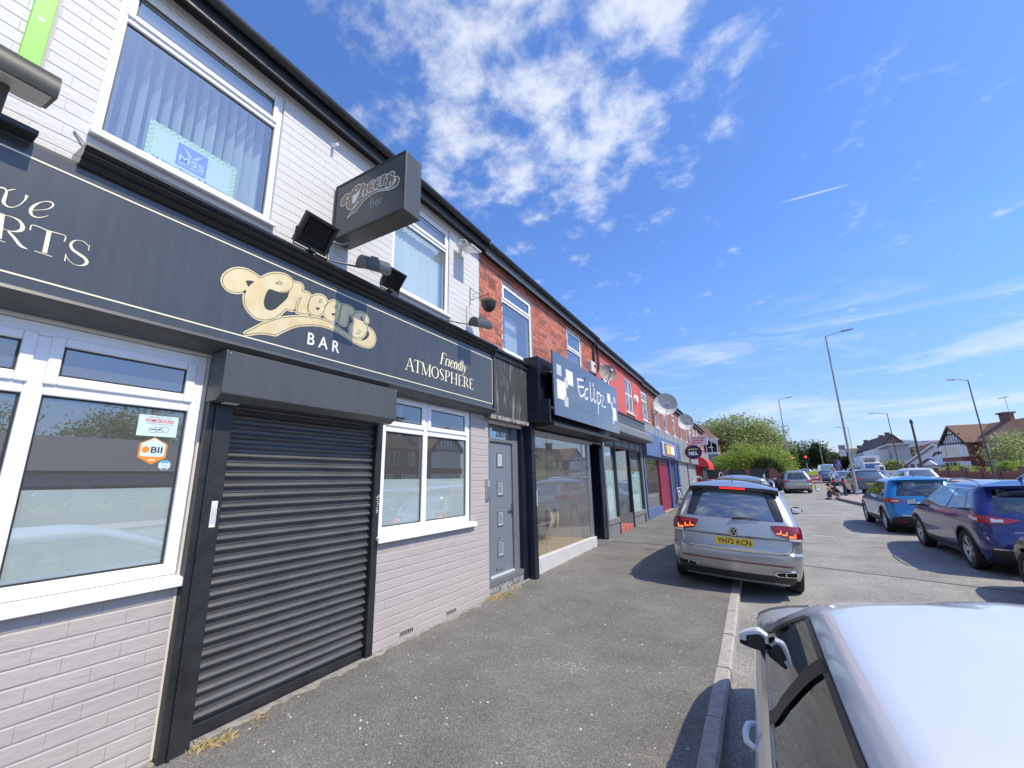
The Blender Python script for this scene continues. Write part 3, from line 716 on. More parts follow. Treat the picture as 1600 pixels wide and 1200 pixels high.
def room(parent, y0, y1, z0, z1, depth, m='interior', floor=None, name='interior', x1=FX-.17):
    x0 = x1-depth; mb = MB()
    mb.quad((x0, y0, z0), (x0, y1, z0), (x0, y1, z1), (x0, y0, z1)); mb.quad((x0, y0, z0), (x0, y0, z1), (x1, y0, z1), (x1, y0, z0))
    mb.quad((x0, y1, z1), (x0, y1, z0), (x1, y1, z0), (x1, y1, z1)); mb.quad((x0, y0, z1), (x0, y1, z1), (x1, y1, z1), (x1, y0, z1))
    o = mb.build(name, m, parent)
    MB().quad((x0, y0, z0), (x1, y0, z0), (x1, y1, z0), (x0, y1, z0)).build('room_floor', floor or m, parent)
    return o
def blinds(parent, X, y0, y1, z0, z1, n, w, a0, a1, skew=0.0):
    """vertical blind: one vane after another"""
    rail = MB().box(X-.02, X+.02, y0, y1, z1-.03, z1).build('blind_rail', 'upvc', parent)
    for k in range(n):
        f = k/(n-1); yc = y0+w*.4+(y1-y0-w*.8)*f; a = a0+(a1-a0)*f+random.uniform(-.12, .12)
        dx, dy = math.sin(a)*w/2, math.cos(a)*w/2
        dx2, dy2 = math.sin(a+skew)*w/2, math.cos(a+skew)*w/2
        rows = []
        for t in range(5):
            u = t/4; z = z1-.03-(z1-z0-.05)*u; ddx = dx2+(dx-dx2)*min(1, u*2); ddy = dy2+(dy-dy2)*min(1, u*2)
            rows.append([(X-ddx, yc-ddy, z), (X+.006, yc, z), (X+ddx, yc+ddy, z)])
        MB().grid(rows).build('vane', 'blind', parent, smooth=60)

# ================================================================== THE BAR
bar_b = thing('bar_building', 'white painted brick bar with black fascia and closed black roller shutter, nearest on the left', 'building', (0, 0, 0))
Y0B, Y1B = -2.6, 5.28
lo_holes = [(-2.0, 1.54, 1.08, 2.70), (1.55, 3.34, -.3, 2.72), (3.34, 5.05, 1.10, 2.76)]
up_holes = [(0.65, 1.87, 4.05, 5.45), (3.36, 4.49, 4.05, 5.42), (-2.0, -0.7, 4.05, 5.45)]
wl_ = wall_sheet('lower_wall', FX, Y0B, 5.52, -.25, 2.95, lo_holes, 'greige_joint', bar_b)
wu_ = wall_sheet('upper_wall', FX, Y0B, Y1B, 2.95, 5.56, up_holes, 'white_joint', bar_b)
bricks(wl_, bar_b, FX, 0.25, 1.545, -.06, 1.08, [], ['greige_brick'], H=.093, L=.262, J=.006, D=.0042, ch=.006, cap=140, seed=2, soft=True)
bricks(wl_, bar_b, FX, 3.345, 5.515, -.06, 2.80, [(3.34, 5.05, 1.03, 2.80)], ['greige_brick'], H=.093, L=.262, J=.006, D=.0042, ch=.006, cap=160, seed=3, soft=True)
bricks(wu_, bar_b, FX, 0.0, 5.272, 3.55, 5.53, up_holes, ['white_brick'], H=.090, L=.262, J=.004, D=.0034, ch=.005, cap=300, seed=4, near=(0, 1.8, 4.4), soft=True)
shell(bar_b, Y0B, Y1B, 5.5); roof(bar_b, Y0B, Y1B, 5.52); eaves(bar_b, Y0B, Y1B+.03, 5.52)
room(bar_b, -2.4, 5.2, 0.1, 2.72, 4.5); room(bar_b, -2.4, 5.2, 3.4, 5.5, 3.0)
# ground floor windows
w1 = window(bar_b, FX-.015, -1.9, 1.54, 1.12, 2.68, (-1.04, -.18, .68), 2.29, (0, 1, 2, 3), fw=.075, sill=.055, sill_over=.03)
MB().box(FX-.06, FX+.012, -1.95, 1.56, 2.682, 2.79).build('head_trim', 'cream_trim', w1, bev=.004)
MB().box(FX-.04, FX+.006, 1.541, 1.556, .02, 2.68).build('edge_strip', 'cream_trim', w1)
for a, b in ((-1.0, -.22), (-.14, .64), (.725, 1.455)): MB().box(FX-.056, FX-.054, a, b, 1.2, 1.705).build('frosted_film', 'film', w1)
w2 = window(bar_b, FX-.015, 3.34, 5.04, 1.16, 2.75, (4.085,), 2.32, (0, 1), fw=.075, sill=.055, sill_over=.10)
MB().box(FX-.06, FX+.012, 3.335, 5.06, 2.752, 2.84).build('head_trim', 'cream_trim', w2, bev=.004)
for a, b in ((3.42, 4.04), (4.13, 4.96)): MB().box(FX-.056, FX-.054, a, b, 1.235, 1.745).build('frosted_film', 'film', w2)
MB().box(FX-.40, FX-.38, 3.98, 4.02, 2.3, 2.72).build('blind_rail', 'upvc', w2)
# upper windows with blinds
u1 = window(bar_b, FX-.02, .65, 1.87, 4.06, 5.45, (), 5.1, (0,), fw=.055, pane='pane_sky', sill=.03, sill_over=.03)
blinds(u1, FX-.22, .72, 1.82, 4.12, 5.40, 14, .088, 1.38, 1.02, .45)
u2 = window(bar_b, FX-.02, 3.36, 4.49, 4.06, 5.42, (), 5.08, (0,), fw=.055, pane='pane', sill=.03, sill_over=.03)
blinds(u2, FX-.16, 3.40, 4.46, 4.10, 5.38, 13, .12, .25, .25, .25)
u0 = window(bar_b, FX-.02, -2.0, -.7, 4.06, 5.45, (), 5.1, (0,), fw=.055, pane='pane_sky', sill=.03)
# roller shutter
sh = MB(); sh.box(FX-.13, FX+.075, 1.557, 1.735, -.05, 2.72); shutter = sh.build('roller_shutter', 'black_paint', bar_b, bev=.006)
MB().box(FX-.13, FX+.02, 3.25, 3.335, -.03, 2.72).build('guide_rail', 'black_paint', shutter, bev=.005)
MB().box(FX+.0752, FX+.092, 1.60, 1.615, -.02, 2.4).build('conduit_strip', 'black_paint', shutter)
pitch = .0785; slat = MB(); prof = []
for k in range(7):
    t = k/6; prof.append((.004+.030*math.sin(math.pi*t)**.7, .014+.050*t))
prof = [(-.004, .001), (.004, .001), (.004, .012)]+prof+[(.004, .066), (.012, .0675), (.012, .0775), (-.004, .0775)]
slat.prism(prof, lambda a, b, t: (a, t, b), 0, 1.513); slme = slat.mesh('slat', 32); slme.materials.append(M['shutter_grey'])
for k in range(30):
    o = put('slat', slme, None, shutter); o.location = (FX-.062+random.uniform(-.003, .003), 1.736, .098+k*pitch); o.rotation_euler = (random.uniform(-.0012, .0012), random.uniform(-.03, .03), 0)
bb = MB().box(FX-.075, FX-.03, 1.737, 3.249, -.03, .096).build('bottom_rail', 'black_paint', shutter, bev=.006)
bx = MB(); bx.prism([(FX+.06, 2.70), (-3.30, 2.70), (-3.30, 2.37), (-3.37, 2.325), (FX+.06, 2.325)], lambda a, b, t: (a, t, b), 1.535, 3.275)
bo = bx.build('shutter_box', 'box_grey', shutter, bev=.006)
MB().box(-3.46, -3.40, 1.62, 1.72, 2.318, 2.3245).build('maker_label', 'silver_print', bo)
for y in (1.56, 3.25): MB().cyl((-3.299, y, 2.675), (-3.293, y, 2.675), .006, n=8).build('screw', 'steel', bo)
st = MB().box(FX+.0755, FX+.0772, 1.665, 1.705, 1.415, 1.60).build('notice_sticker', 'white_plain', shutter)
f = facade(FX+.0774); k = MB()
for i in range(5): ribbon(k, f, [(1.672+i*.007, 1.43+.01*(i % 2)), (1.672+i*.007, 1.57-.02*(i % 3))], .0022, 0, k=1, cap=False)
k.build('notice_print', 'ink', st)
k = MB(); f = facade(FX+.0212)
for i in range(9): ribbon(k, f, [(3.262+.05*random.random(), 1.40+i*.022), (3.30+.025*random.random(), 1.405+i*.022+random.uniform(-.008, .012))], .007, i*1e-5, k=1, cap=False)
k.build('paint_scratches', 'white_plain', shutter)
# window stickers
f = facade(FX-.0415); s1 = tag(MB().box(FX-.0425, FX-.0418, 1.195, 1.425, 2.055, 2.20).build('window_poster', 'poster'), 'pale blue rectangular window poster with red heading, above the orange hexagon sticker', 'poster')
text('heading', 'HOMEGROUND', f, 1.235, 2.152, .034, 'ink_red', s1, width=.165, bold=.001, h=0)
text('small_print', 'WELCOME TO YOUR', f, 1.25, 2.183, .014, 'ink', s1, width=.13, h=0)
k = MB()
for i, cy in enumerate((1.285, 1.32, 1.352)):
    ribbon(k, f, [(cy+.024*math.cos(t*.628), 2.098+.004*i+.020*math.sin(t*.628)) for t in range(10)], .0022, i*2e-5, closed=True, k=2)
ribbon(k, f, [(1.24, 2.141), (1.40, 2.141)], .002, 0, k=1, cap=False); ribbon(k, f, [(1.27, 2.10), (1.298, 2.104)], .006, 1e-5, k=1); ribbon(k, f, [(1.315, 2.10), (1.325, 2.108)], .009, 1e-5, k=1)
k.build('outline_badges', 'ink', s1)
def ngon(cy, cz, ry, rz, n, rot=0): return [(cy+ry*math.sin(2*math.pi*i/n+rot), cz+rz*math.cos(2*math.pi*i/n+rot)) for i in range(n)]
mb = MB(); fill(mb, f, ngon(1.303, 1.955, .093, .093, 6), .0002); s2 = tag(mb.build('window_sticker', 'orange'), 'orange and white hexagon sticker reading BII on the bar window', 'sticker')
mb = MB(); fill(mb, f, ngon(1.303, 1.962, .079, .080, 6), .0006); mb.build('white_field', 'poster', s2)
mb = MB(); fill(mb, f, [(1.235, 1.915), (1.371, 1.915), (1.371, 1.905), (1.303, 1.868), (1.235, 1.905)], .0009); mb.build('orange_foot', 'orange', s2)
mb = MB(); fill(mb, f, ngon(1.262, 1.962, .023, .024, 6), .0010); mb.build('badge', 'orange', s2)
text('letters', 'BII', f, 1.291, 1.942, .058, 'ink', s2, width=.066, bold=.0012, h=.0011); text('year', '2018', f, 1.285, 1.886, .017, 'white_plain', s2, width=.036, h=.0013, bold=.0006)
mb = MB(); fill(mb, f, ngon(1.383, 1.858, .037, .037, 8, .39), .0002); s3 = tag(mb.build('window_sticker', 'poster'), 'small pale blue octagon sticker below the hexagon one on the bar window', 'sticker')
mb = MB(); fill(mb, f, [(1.357, 1.872), (1.409, 1.872), (1.397, 1.892), (1.369, 1.892)], .0006); mb.build('blue_top', 'sky_blue', s3)
mb = MB(); fill(mb, f, [(1.363, 1.838), (1.403, 1.838), (1.395, 1.826), (1.371, 1.826)], .0006); mb.build('grey_foot', 'mid_grey', s3)
text('letters', 'ring', f, 1.365, 1.85, .02, 'sky_blue', s3, width=.036, h=.0007)
# the poster in the upper window
f = facade(FX-.055); pp = tag(MB().box(FX-.0585, FX-.0562, .945, 1.565, 4.115, 4.435).build('security_poster', 'poster'), 'pale blue security poster with chequered green border in the upper left window', 'poster')
k1, k2 = MB(), MB()
for i in range(31):
    for j in range(2):
        (k1 if (i+j) % 2 else k2).box(FX-.0560, FX-.0555, .945+i*.02, .965+i*.02, 4.395+j*.02, 4.415+j*.02)
for i in range(14):
    for j in range(2):
        for b in (.945, 1.525): (k1 if (i+j) % 2 else k2).box(FX-.0560, FX-.0555, b+j*.02, b+.02+j*.02, 4.115+i*.02, 4.135+i*.02)
k1.build('green_checks', 'checker_green', pp); k2.build('yellow_checks', 'pale_yellow', pp)
MB().box(FX-.0560, FX-.0553, 1.135, 1.345, 4.175, 4.375).build('blue_panel', 'poster_blue', pp)
text('initials', 'MSS', f, 1.15, 4.225, .075, 'poster', pp, width=.18, bold=.002, h=.0012); text('word', 'SECURITY', f, 1.15, 4.19, .034, 'poster', pp, width=.18, bold=.0008, h=.0012)
text('tagline', '24 Hour Patrol & Response', f, .99, 4.128, .040, 'ink', pp, width=.53, bold=.0004, h=.0004)
k = MB()
for sg in (-1, 1):
    for i in range(4): ribbon(k, f, [(1.24+sg*.004, 4.292), (1.24+sg*(.03+.006*i), 4.30+.012*i), (1.24+sg*(.045+.010*i), 4.33+.008*i)], [.006, .008, .001], .0014+i*1e-5)
k.build('wings', 'poster', pp)

# the long fascia sign
SX = -3.40                                      # face of the board
fs = thing('fascia_sign', 'long black fascia sign with gold lettering and gold pinstripe over the bar front', 'sign', (SX, 2.5, 2.8))
fs.location = (0, 0, 0)
MB().box(FX, SX, -2.6, 5.405, 2.80, 3.66).build('board', 'fascia_black', fs)
moulding('cornice', [(FX, 3.66), (SX+.02, 3.66), (SX+.055, 3.685), (SX+.045, 3.70), (SX+.085, 3.725), (SX+.075, 3.745), (SX+.105, 3.765), (SX+.10, 3.79), (FX, 3.81)], -.0+.60, 5.43, 'black_gloss', fs)
moulding('cornice', [(FX, 3.66), (SX+.02, 3.66), (SX+.055, 3.685), (SX+.045, 3.70), (SX+.085, 3.725), (SX+.075, 3.745), (SX+.105, 3.765), (SX+.10, 3.79), (FX, 3.81)], -2.6, .20, 'black_gloss', fs)
MB().box(FX, SX-.03, .20, .60, 3.66, 3.70).build('bare_ledge', 'box_grey', fs)
moulding('lower_moulding', [(FX, 2.80), (SX+.01, 2.80), (SX+.045, 2.785), (SX+.05, 2.765), (SX+.02, 2.745), (SX-.02, 2.72), (FX, 2.70)], -2.6, 5.44, 'box_grey', fs)
MB().box(SX-.03, SX+.02, 5.405, 5.43, 2.80, 3.66).build('end_trim', 'black_gloss', fs, bev=.004)
k = MB(); k.box(SX, SX+.003, -2.6, 5.385, 2.862, 2.872); k.box(SX, SX+.003, -2.6, 5.385, 3.575, 3.585); k.box(SX, SX+.0028, 5.385, 5.395, 2.862, 3.585); k.build('pinstripe', 'cream_gold', fs)
fas = facade(SX)
def crop(ox, oy, s, X):
    def g(p):
        q = on_x(ox+p[0]/s, oy+p[1]/s, X); return (q.y, q.z)
    return g
C1 = crop(340, 405, 6.154, SX)
LOGO = dict(
 ch=[(420,180),(380,160),(330,125),(270,98),(210,90),(150,97),(95,125),(60,160),(45,200),(55,245),(85,285),(130,312),(190,320),(245,312),(272,300),(258,345),(255,400),(270,455),(305,510),(355,558),(410,580),(470,584),(530,572),(590,538),(640,492),(660,478),(690,490),(725,492),(745,478),(752,502),(770,516),(810,522),(855,528),(868,515),(862,480),(870,430),(895,360),(880,330),(850,315),(810,312),(820,270),(805,240),(765,225),(725,215),(700,185),(660,155),(600,138),(530,138),(470,155)],
 e1=[(895,370),(940,345),(990,345),(1035,370),(1055,415),(1030,450),(1025,475),(1020,500),(980,540),(935,545),(895,520),(872,480),(875,420)],
 e2=[(1055,430),(1095,400),(1140,405),(1185,435),(1192,455),(1170,510),(1160,560),(1130,600),(1085,600),(1045,575),(1025,530),(1025,480)],
 r=[(1190,445),(1240,445),(1285,465),(1315,495),(1310,520),(1290,540),(1262,530),(1250,570),(1240,620),(1225,640),(1175,625),(1165,600),(1175,540)],
 s=[(1300,540),(1315,520),(1355,508),(1405,522),(1440,560),(1448,600),(1425,618),(1405,612),(1440,650),(1430,700),(1395,745),(1340,755),(1290,735),(1265,690),(1275,640),(1310,610),(1300,575)],
 sw=[(255,716),(350,665),(450,615),(600,568),(760,552),(900,560),(1020,585),(1120,635),(1200,690),(1270,738),(1330,768),(1392,780),(1440,755),(1455,715),(1445,685),(1440,655),(1490,690),(1515,750),(1505,810),(1470,845),(1420,842),(1370,825),(1290,785),(1210,730),(1130,685),(1040,650),(940,632),(830,632),(740,645),(650,680),(590,710),(555,728),(480,715),(400,708),(300,722)])
HOLES = [[(275,205),(350,215),(320,240),(295,265),(280,235)], [(492,290),(540,300),(610,320),(670,318),(692,302),(680,340),(665,378),(600,440),(550,480),(500,492),(457,470),(442,420),(457,350)],
         [(945,464),(985,470),(957,490)], [(1095,520),(1135,525),(1108,543)], [(1385,545),(1372,570),(1385,592),(1397,596),(1388,572)], [(1440,690),(1452,725),(1425,768),(1385,775),(1420,745)]]
LINES = [[(725,215),(722,255),(700,290),(655,314),(600,310)], [(748,472),(757,420),(778,385),(806,366),(796,396),(772,440),(764,505)], [(975,416),(985,385),(1000,396),(998,416),(975,416)], [(1120,466),(1135,440),(1149,450),(1140,470),(1120,466)], [(1335,715),(1352,685),(1372,692),(1358,715),(1335,715)], [(555,235),(590,215),(618,230),(612,240),(555,235)]]
def logo(fr, tf, gold, dark, parent, k, line=.0045, edge=.014, hole=None):
    g, d = MB(), MB()
    for i, (n, pts) in enumerate(LOGO.items()):
        P = [tuple(q) for q in catmull([tf(p) for p in pts], 3, True)]
        fill(g, fr, P, .002+i*4e-5); ribbon(g, fr, P, edge*k*2, .0019-i*4e-5, closed=True, k=1)
        ribbon(d, fr, P, line*k, .0026+i*4e-5, closed=True, k=1)
    for i, pts in enumerate(HOLES):
        P = [tuple(q) for q in catmull([tf(p) for p in pts], 3, True)]
        fill(d, fr, P, .0031+i*3e-5)
    for i, pts in enumerate(LINES): ribbon(d, fr, [tf(p) for p in pts], line*k, .0029+i*3e-5, k=3)
    a = g.build('logo', gold, parent); d.build('logo_outline', dark, a); return a
logo(fas, C1, 'gold', 'ink', fs, 1.0)
a = on_x(479.7, 537, SX); b = on_x(529.5, 551, SX); c_ = on_x(481.2, 518.6, SX)
text('letters_bar', 'BAR', fas, a.y, a.z, (c_.z-a.z)/.70, 'white_plain', fs, width=b.y-a.y, spacing=1.6, bold=.002)
a = on_x(664, 556, SX); b = on_x(717, 567, SX)
serif('letters_friendly', 'Friendly', fas, 4.105, 3.215, .165, .585, 'cream_gold', fs, shear=.22, bold=1.15)
a = on_x(633, 572, SX); b = on_x(740, 605, SX)
serif('letters_atmosphere', 'ATMOSPHERE', fas, a.y, 2.998, .155, b.y-a.y, 'cream_gold', fs, bold=1.1)
C3 = crop(0, 270, 7.5, SX); k = MB(); sc_ = (C3((1000, 600))[0]-C3((0, 600))[0])/1000
def strk(pts, ws, i): ribbon(k, fas, [C3(p) for p in pts], [w*sc_*.92 for w in ws], .002+i*4e-5, cap=False)
strk([(-30,170),(40,180),(75,215),(55,290),(40,345),(80,392),(150,405),(230,375),(290,320),(315,265)], [20,30,30,45,48,30,12,12,20,45], 0); strk([(75,215),(130,200),(180,195)], [14,16,8], 1)
strk([(385,440),(480,435),(560,425),(612,395),(620,365),(590,342),(530,337),(460,352),(392,392),(358,440),(368,490),(410,518),(470,525),(530,512),(566,500)], [8,10,14,22,28,25,12,18,40,48,40,25,15,10,8], 2)
k.build('letters_ve', 'cream_gold', fs); k = MB()
strk([(1035,862),(990,812),(920,792),(862,802),(828,842),(850,900),(920,950),(990,1000),(1016,1045),(990,1078),(930,1088),(860,1070),(800,1020),(768,958)], [10,14,10,24,42,52,56,56,56,38,14,10,12,10], 0); strk([(1047,848),(1035,910)], [10,16], 1); strk([(770,950),(757,1035)], [10,22], 2)
strk([(352,672),(372,614),(470,640),(560,680),(660,705),(765,742),(752,806)], [20,14,18,22,18,16,20], 3); strk([(575,690),(520,940)], [66,66], 4); strk([(400,915),(610,985)], [14,14], 5)
strk([(25,480),(-15,770)], [66,66], 6); strk([(30,498),(120,512),(220,560),(262,620),(250,670),(180,690),(110,680),(20,655)], [10,14,36,56,56,26,12,10], 7); strk([(95,685),(165,762),(240,855),(325,898)], [34,46,50,8], 8); strk([(-50,780),(60,815)], [12,12], 9)
k.build('letters_rts', 'cream_gold', fs)

# projecting box sign
ps = thing('projecting_sign', 'black box sign with outlined script logo sticking out above the bar fascia', 'sign', (FX, 2.6, 4.2)); ps.location = (0, 0, 0)
SY, SY2, PX0, PX1, PZ0, PZ1 = 2.50, 2.72, -3.545, -2.53, 4.20, 4.845
MB().box(PX0, PX1, SY+.004, SY2, PZ0, PZ1).build('case', 'box_grey', ps, bev=.006)
k = MB(); t = .02
k.box(PX0-.002, PX1+.003, SY-.008, SY+.006, PZ1-t, PZ1+.003); k.box(PX0-.002, PX1+.003, SY-.008, SY+.006, PZ0-.003, PZ0+t); k.box(PX0-.002, PX0+t, SY-.0075, SY+.006, PZ0+t, PZ1-t); k.box(PX1-t, PX1+.003, SY-.0075, SY+.006, PZ0+t, PZ1-t)
k.build('edge_frame', 'black_satin', ps, bev=.003)
MB().box(PX0+t, PX1-t, SY-.002, SY+.003, PZ0+t, PZ1-t).build('face', 'box_grey', ps)
MB().box(FX-.01, PX0+.02, SY+.06, SY2-.06, PZ0+.1, PZ0+.2).build('bracket', 'black_satin', ps)
MB().box(FX-.01, PX0+.02, SY+.06, SY2-.06, PZ1-.2, PZ1-.1).build('bracket', 'black_satin', ps)
pf_ = Frame((PX0, SY-.0025, PZ0), (1, 0, 0), (0, 0, 1)); C2 = crop(515, 230, 7.745, 0)
def c2y(p):
    q = on_y(515+p[0]/7.745, 230+p[1]/7.745, SY-.0025); return (q.x-PX0, q.z-PZ0)
la, lb = C1((45, 200)), C1((1515, 750)); lc = C1((255, 716)); qa, qb, qc = c2y((135, 690)), c2y((845, 380)), c2y((215, 860))
Am = np.linalg.solve(np.array([[la[0], la[1], 1], [lb[0], lb[1], 1], [lc[0], lc[1], 1]]), np.array([qa, qb, qc]))
C2b = lambda p: tuple(np.array([*C1(p), 1.0]) @ Am)
logo(pf_, C2b, 'bronze', 'white_plain', ps, .62, line=.013, edge=.006)
a, b = c2y((475, 755)), c2y((680, 660))
serif('letters', 'Bar', pf_, a[0], a[1]+.006, .105, .185, 'white_plain', ps, h=.001, bold=1.2); serif('letters_inner', 'Bar', pf_, a[0], a[1]+.006, .105, .185, 'black_satin', ps, h=.004, bold=.5)
cb = MB().tube([(FX+.01, 2.20, 4.31), (FX+.04, 2.26, 4.26), (FX+.05, 2.36, 4.22), (FX+.06, 2.46, 4.17), (FX+.12, 2.55, 4.15), (FX+.15, 2.60, 4.185), (FX+.14, 2.6, 4.205)], .008, n=6).build('supply_cable', 'light_grey', ps, smooth=60)

# lamps over the fascia
def flood(y, z, s, label, tilt):
    t = thing('floodlight', label, 'floodlight', (SX+.07, y, z), 0, 'square floodlights over the bar fascia')
    w, hh = .15*s, .135*s; h = MB()
    h.hexa([(-.07, -w*.75, -hh*.7), (-.07, w*.75, -hh*.7), (-.07, w*.75, hh*.7), (-.07, -w*.75, hh*.7)], [(.0, -w, -hh), (.0, w, -hh), (.0, w, hh), (.0, -w, hh)])
    ho = h.build('housing', 'black_satin', t, bev=.006); b = MB(); e = .022*s
    b.box(0, .05*s, -w-.006, w+.006, hh-e, hh+.006); b.box(0, .05*s, -w-.006, w+.006, -hh-.006, -hh+e); b.box(0, .0495*s, -w-.006, -w+e, -hh+e, hh-e); b.box(0, .0495*s, w-e, w+.006, -hh+e, hh-e)
    b.build('bezel', 'black_satin', ho, bev=.004)
    MB().box(.001, .012, -w+e, w-e, -hh+e, hh-e).build('recess', 'black_matt', ho)
    for i in range(9): MB().box(.012, .030, -w*.62+i*w*.155-.003, -w*.62+i*w*.155+.003, -hh*.2, hh*.7).build('cooling_fin', 'black_satin', ho)
    ho.rotation_euler = (0, tilt, 0); ho.location = (.06, 0, .165*s)
    k = MB(); k.tube([(.05, -w*1.08, .15*s), (.02, -w*1.08, .0), (.02, w*1.08, 0), (.05, w*1.08, .15*s)], .009, n=6); k.box(-.02, .06, -.03, .03, -.01, .012); k.build('yoke', 'black_satin', t)
    return t
flood(2.12, 3.81, 1.06, 'larger black floodlight standing on the bar fascia left of the projecting sign', math.radians(38))
flood(3.10, 3.81, .82, 'smaller black floodlight standing on the bar fascia under the second upper window', math.radians(38))
def spot(ya, yh, label, xh=.55, z=3.80, r=.10, l=.30):
    t = thing('spotlight', label, 'spotlight', (SX, ya, z), 0, 'round spotlights on arms over the bar fascia')
    MB().box(.0, .05, -.04, .04, -.01, .03).build('base', 'black_satin', t, bev=.004)
    hx, hy = xh-.17, yh-ya
    MB().tube([(.03, 0, .02), (hx, hy, .055)], .009, n=6).build('arm', 'black_satin', t)
    b = MB(); prof = []
    for k in range(13):
        a = math.pi*k/12*1.04; prof.append((r*math.cos(a)*.95, r*math.sin(a)))
    prof = prof+[(-r*.95, -.03), (r*.95, -.03)]
    b.prism(prof, lambda a, c, q: (a, q, c), -l/2, l/2); h = b.build('head', 'box_grey', t, smooth=40, fix=True)
    h.location = (hx+.02, hy, .07); h.rotation_euler = (math.radians(8), math.radians(22), math.radians(-6))
    MB().box(-r*.8, r*.8, -l*.46, l*.46, -.036, -.0302).build('lens', 'lamp_white', h)
    MB().box(-.02, .02, -.04, .03, r*.98, r*.98+.018).build('vent_cap', 'mid_grey', h)
    return t
spot(2.24, 2.72, 'round grey spotlight on an arm between the two black floodlights', .40)
spot(4.10, 4.66, 'round grey spotlight on an arm at the right end of the bar fascia', .42)
bl = thing('wide_lamp', 'large black trough lamp on a post over the left end of the fascia', 'lamp', (SX+.06, .25, 3.66))
MB().cyl((0, .0, 0), (.06, 0, .24), .022, n=10).build('post', 'lamp_dark', bl); MB().box(-.05, .06, -.12, .16, 0, .035).build('base', 'black_satin', bl, bev=.005)
b = MB(); prof = [(.125*math.cos(math.pi*k/12), .13*math.sin(math.pi*k/12)) for k in range(13)]+[(-.125, -.03), (.125, -.03)]
b.prism(prof, lambda a, c, q: (a, q, c), -.45, .17); h = b.build('head', 'black_satin', bl, smooth=40, fix=True); h.location = (.10, 0, .24); h.rotation_euler = (0, math.radians(14), 0)
MB().box(-.11, .11, -.43, .15, -.042, -.0302).build('lens', 'cream_trim', h)
gs = thing('vertical_sign', 'tall narrow lime green sign edge fixed to the white wall at far left', 'sign', (FX, .33, 4.1))
MB().box(.005, .03, -.045, .045, -.05, 1.6).build('panel', 'lime', gs, bev=.003); MB().box(.0, .02, .045, .062, -.05, 1.6).build('edge_bar', 'grey_plain', gs)
mb = MB(); fill(mb, facade(.0305), ngon(0.0, .50, .016, .012, 12), .001); mb.build('oval_label', 'white_plain', gs)
# little fittings on the white wall
led = thing('led_floodlight', 'slim white LED floodlight under the eaves by the brick boundary', 'floodlight', (FX, 4.72, 5.20))
MB().box(0, .05, -.02, .02, -.06, .12).build('bracket', 'white_plain', led); h = MB().box(0, .30, -.13, .13, 0, .03).build('head', 'light_grey', led, bev=.006); h.location = (.05, 0, .02); h.rotation_euler = (0, math.radians(16), 0)
MB().box(.03, .27, -.11, .11, -.004, -.0005).build('lens', 'lamp_white', h); MB().tube([(.02, -.02, .10), (.05, -.02, .18), (.10, .04, .20), (.16, .05, .08)], .006, n=6).build('cable', 'white_plain', led)
cc = thing('bullet_camera', 'small white security camera below the eaves left of the projecting sign', 'camera', (FX, 2.42, 5.33)); MB().cyl((0, 0, 0), (.09, 0, -.02), .016, n=8).build('body', 'white_plain', cc); MB().box(-.01, .012, -.025, .025, -.02, .03).build('mount', 'white_plain', cc)
hb = thing('hanging_basket', 'hanging basket of pale leafy plants on a scrolled wall bracket', 'hanging basket', (FX, 5.02, 4.36))
MB().tube([(.01, 0, .42), (.01, 0, .05)], .007, n=6).build('bracket', 'black_satin', hb)
k = MB(); k.tube([(.01, 0, .16), (.20, 0, .17), (.42, 0, .19)], .006, n=6); k.tube([(.01, 0, .40), (.12, 0, .30), (.30, 0, .185)], .005, n=6)
k.tube([(.10+.035*math.cos(t*.7), 0, .235+.03*math.sin(t*.7)) for t in range(9)], .004, n=5); k.build('scroll', 'black_satin', hb)
k = MB(); k.lathe([(.0, -.26), (.06, -.25), (.11, -.20), (.135, -.12), (.14, -.10), (.13, -.10), (.10, -.11)], (.42, 0, .10), (0, 0, 1), n=18); k.build('bowl', 'black_satin', hb, smooth=50)
for a in range(3): MB().tube([(.42, 0, .19), (.42+.13*math.cos(a*2.1), .13*math.sin(a*2.1), .0)], .003, n=4).build('chain', 'black_satin', hb)
k = MB(); rr = random.Random(5)
for _ in range(420):
    a = rr.random()*6.28; r = .14*rr.random()**.5; p = Vector((.42+r*math.cos(a), r*math.sin(a), .0+rr.uniform(-.01, .09)*(1.2-r/.2)))
    d = Vector((rr.uniform(-1, 1), rr.uniform(-1, 1), rr.uniform(-.2, 1))).normalized(); s = d.orthogonal().normalized()*.010; l = rr.uniform(.02, .045)
    k.add([p, p+d*l*.5+s, p+d*l, p+d*l*.5-s], [(0, 1, 2, 3)])
k.build('foliage', 'leaf_basket', hb); hb.scale = (.85, .85, .85)
MB().tube([(FX+.01, 4.92, 4.36), (FX+.012, 4.94, 3.9), (FX+.012, 4.95, 3.8)], .005, n=5).build('wall_cable', 'grey_plain', bar_b)
MB().tube([(FX+.012, .58, 3.98), (FX+.03, .72, 3.84), (FX+.05, .86, 3.71)], .006, n=5).build('wall_cable', 'grey_plain', bar_b)
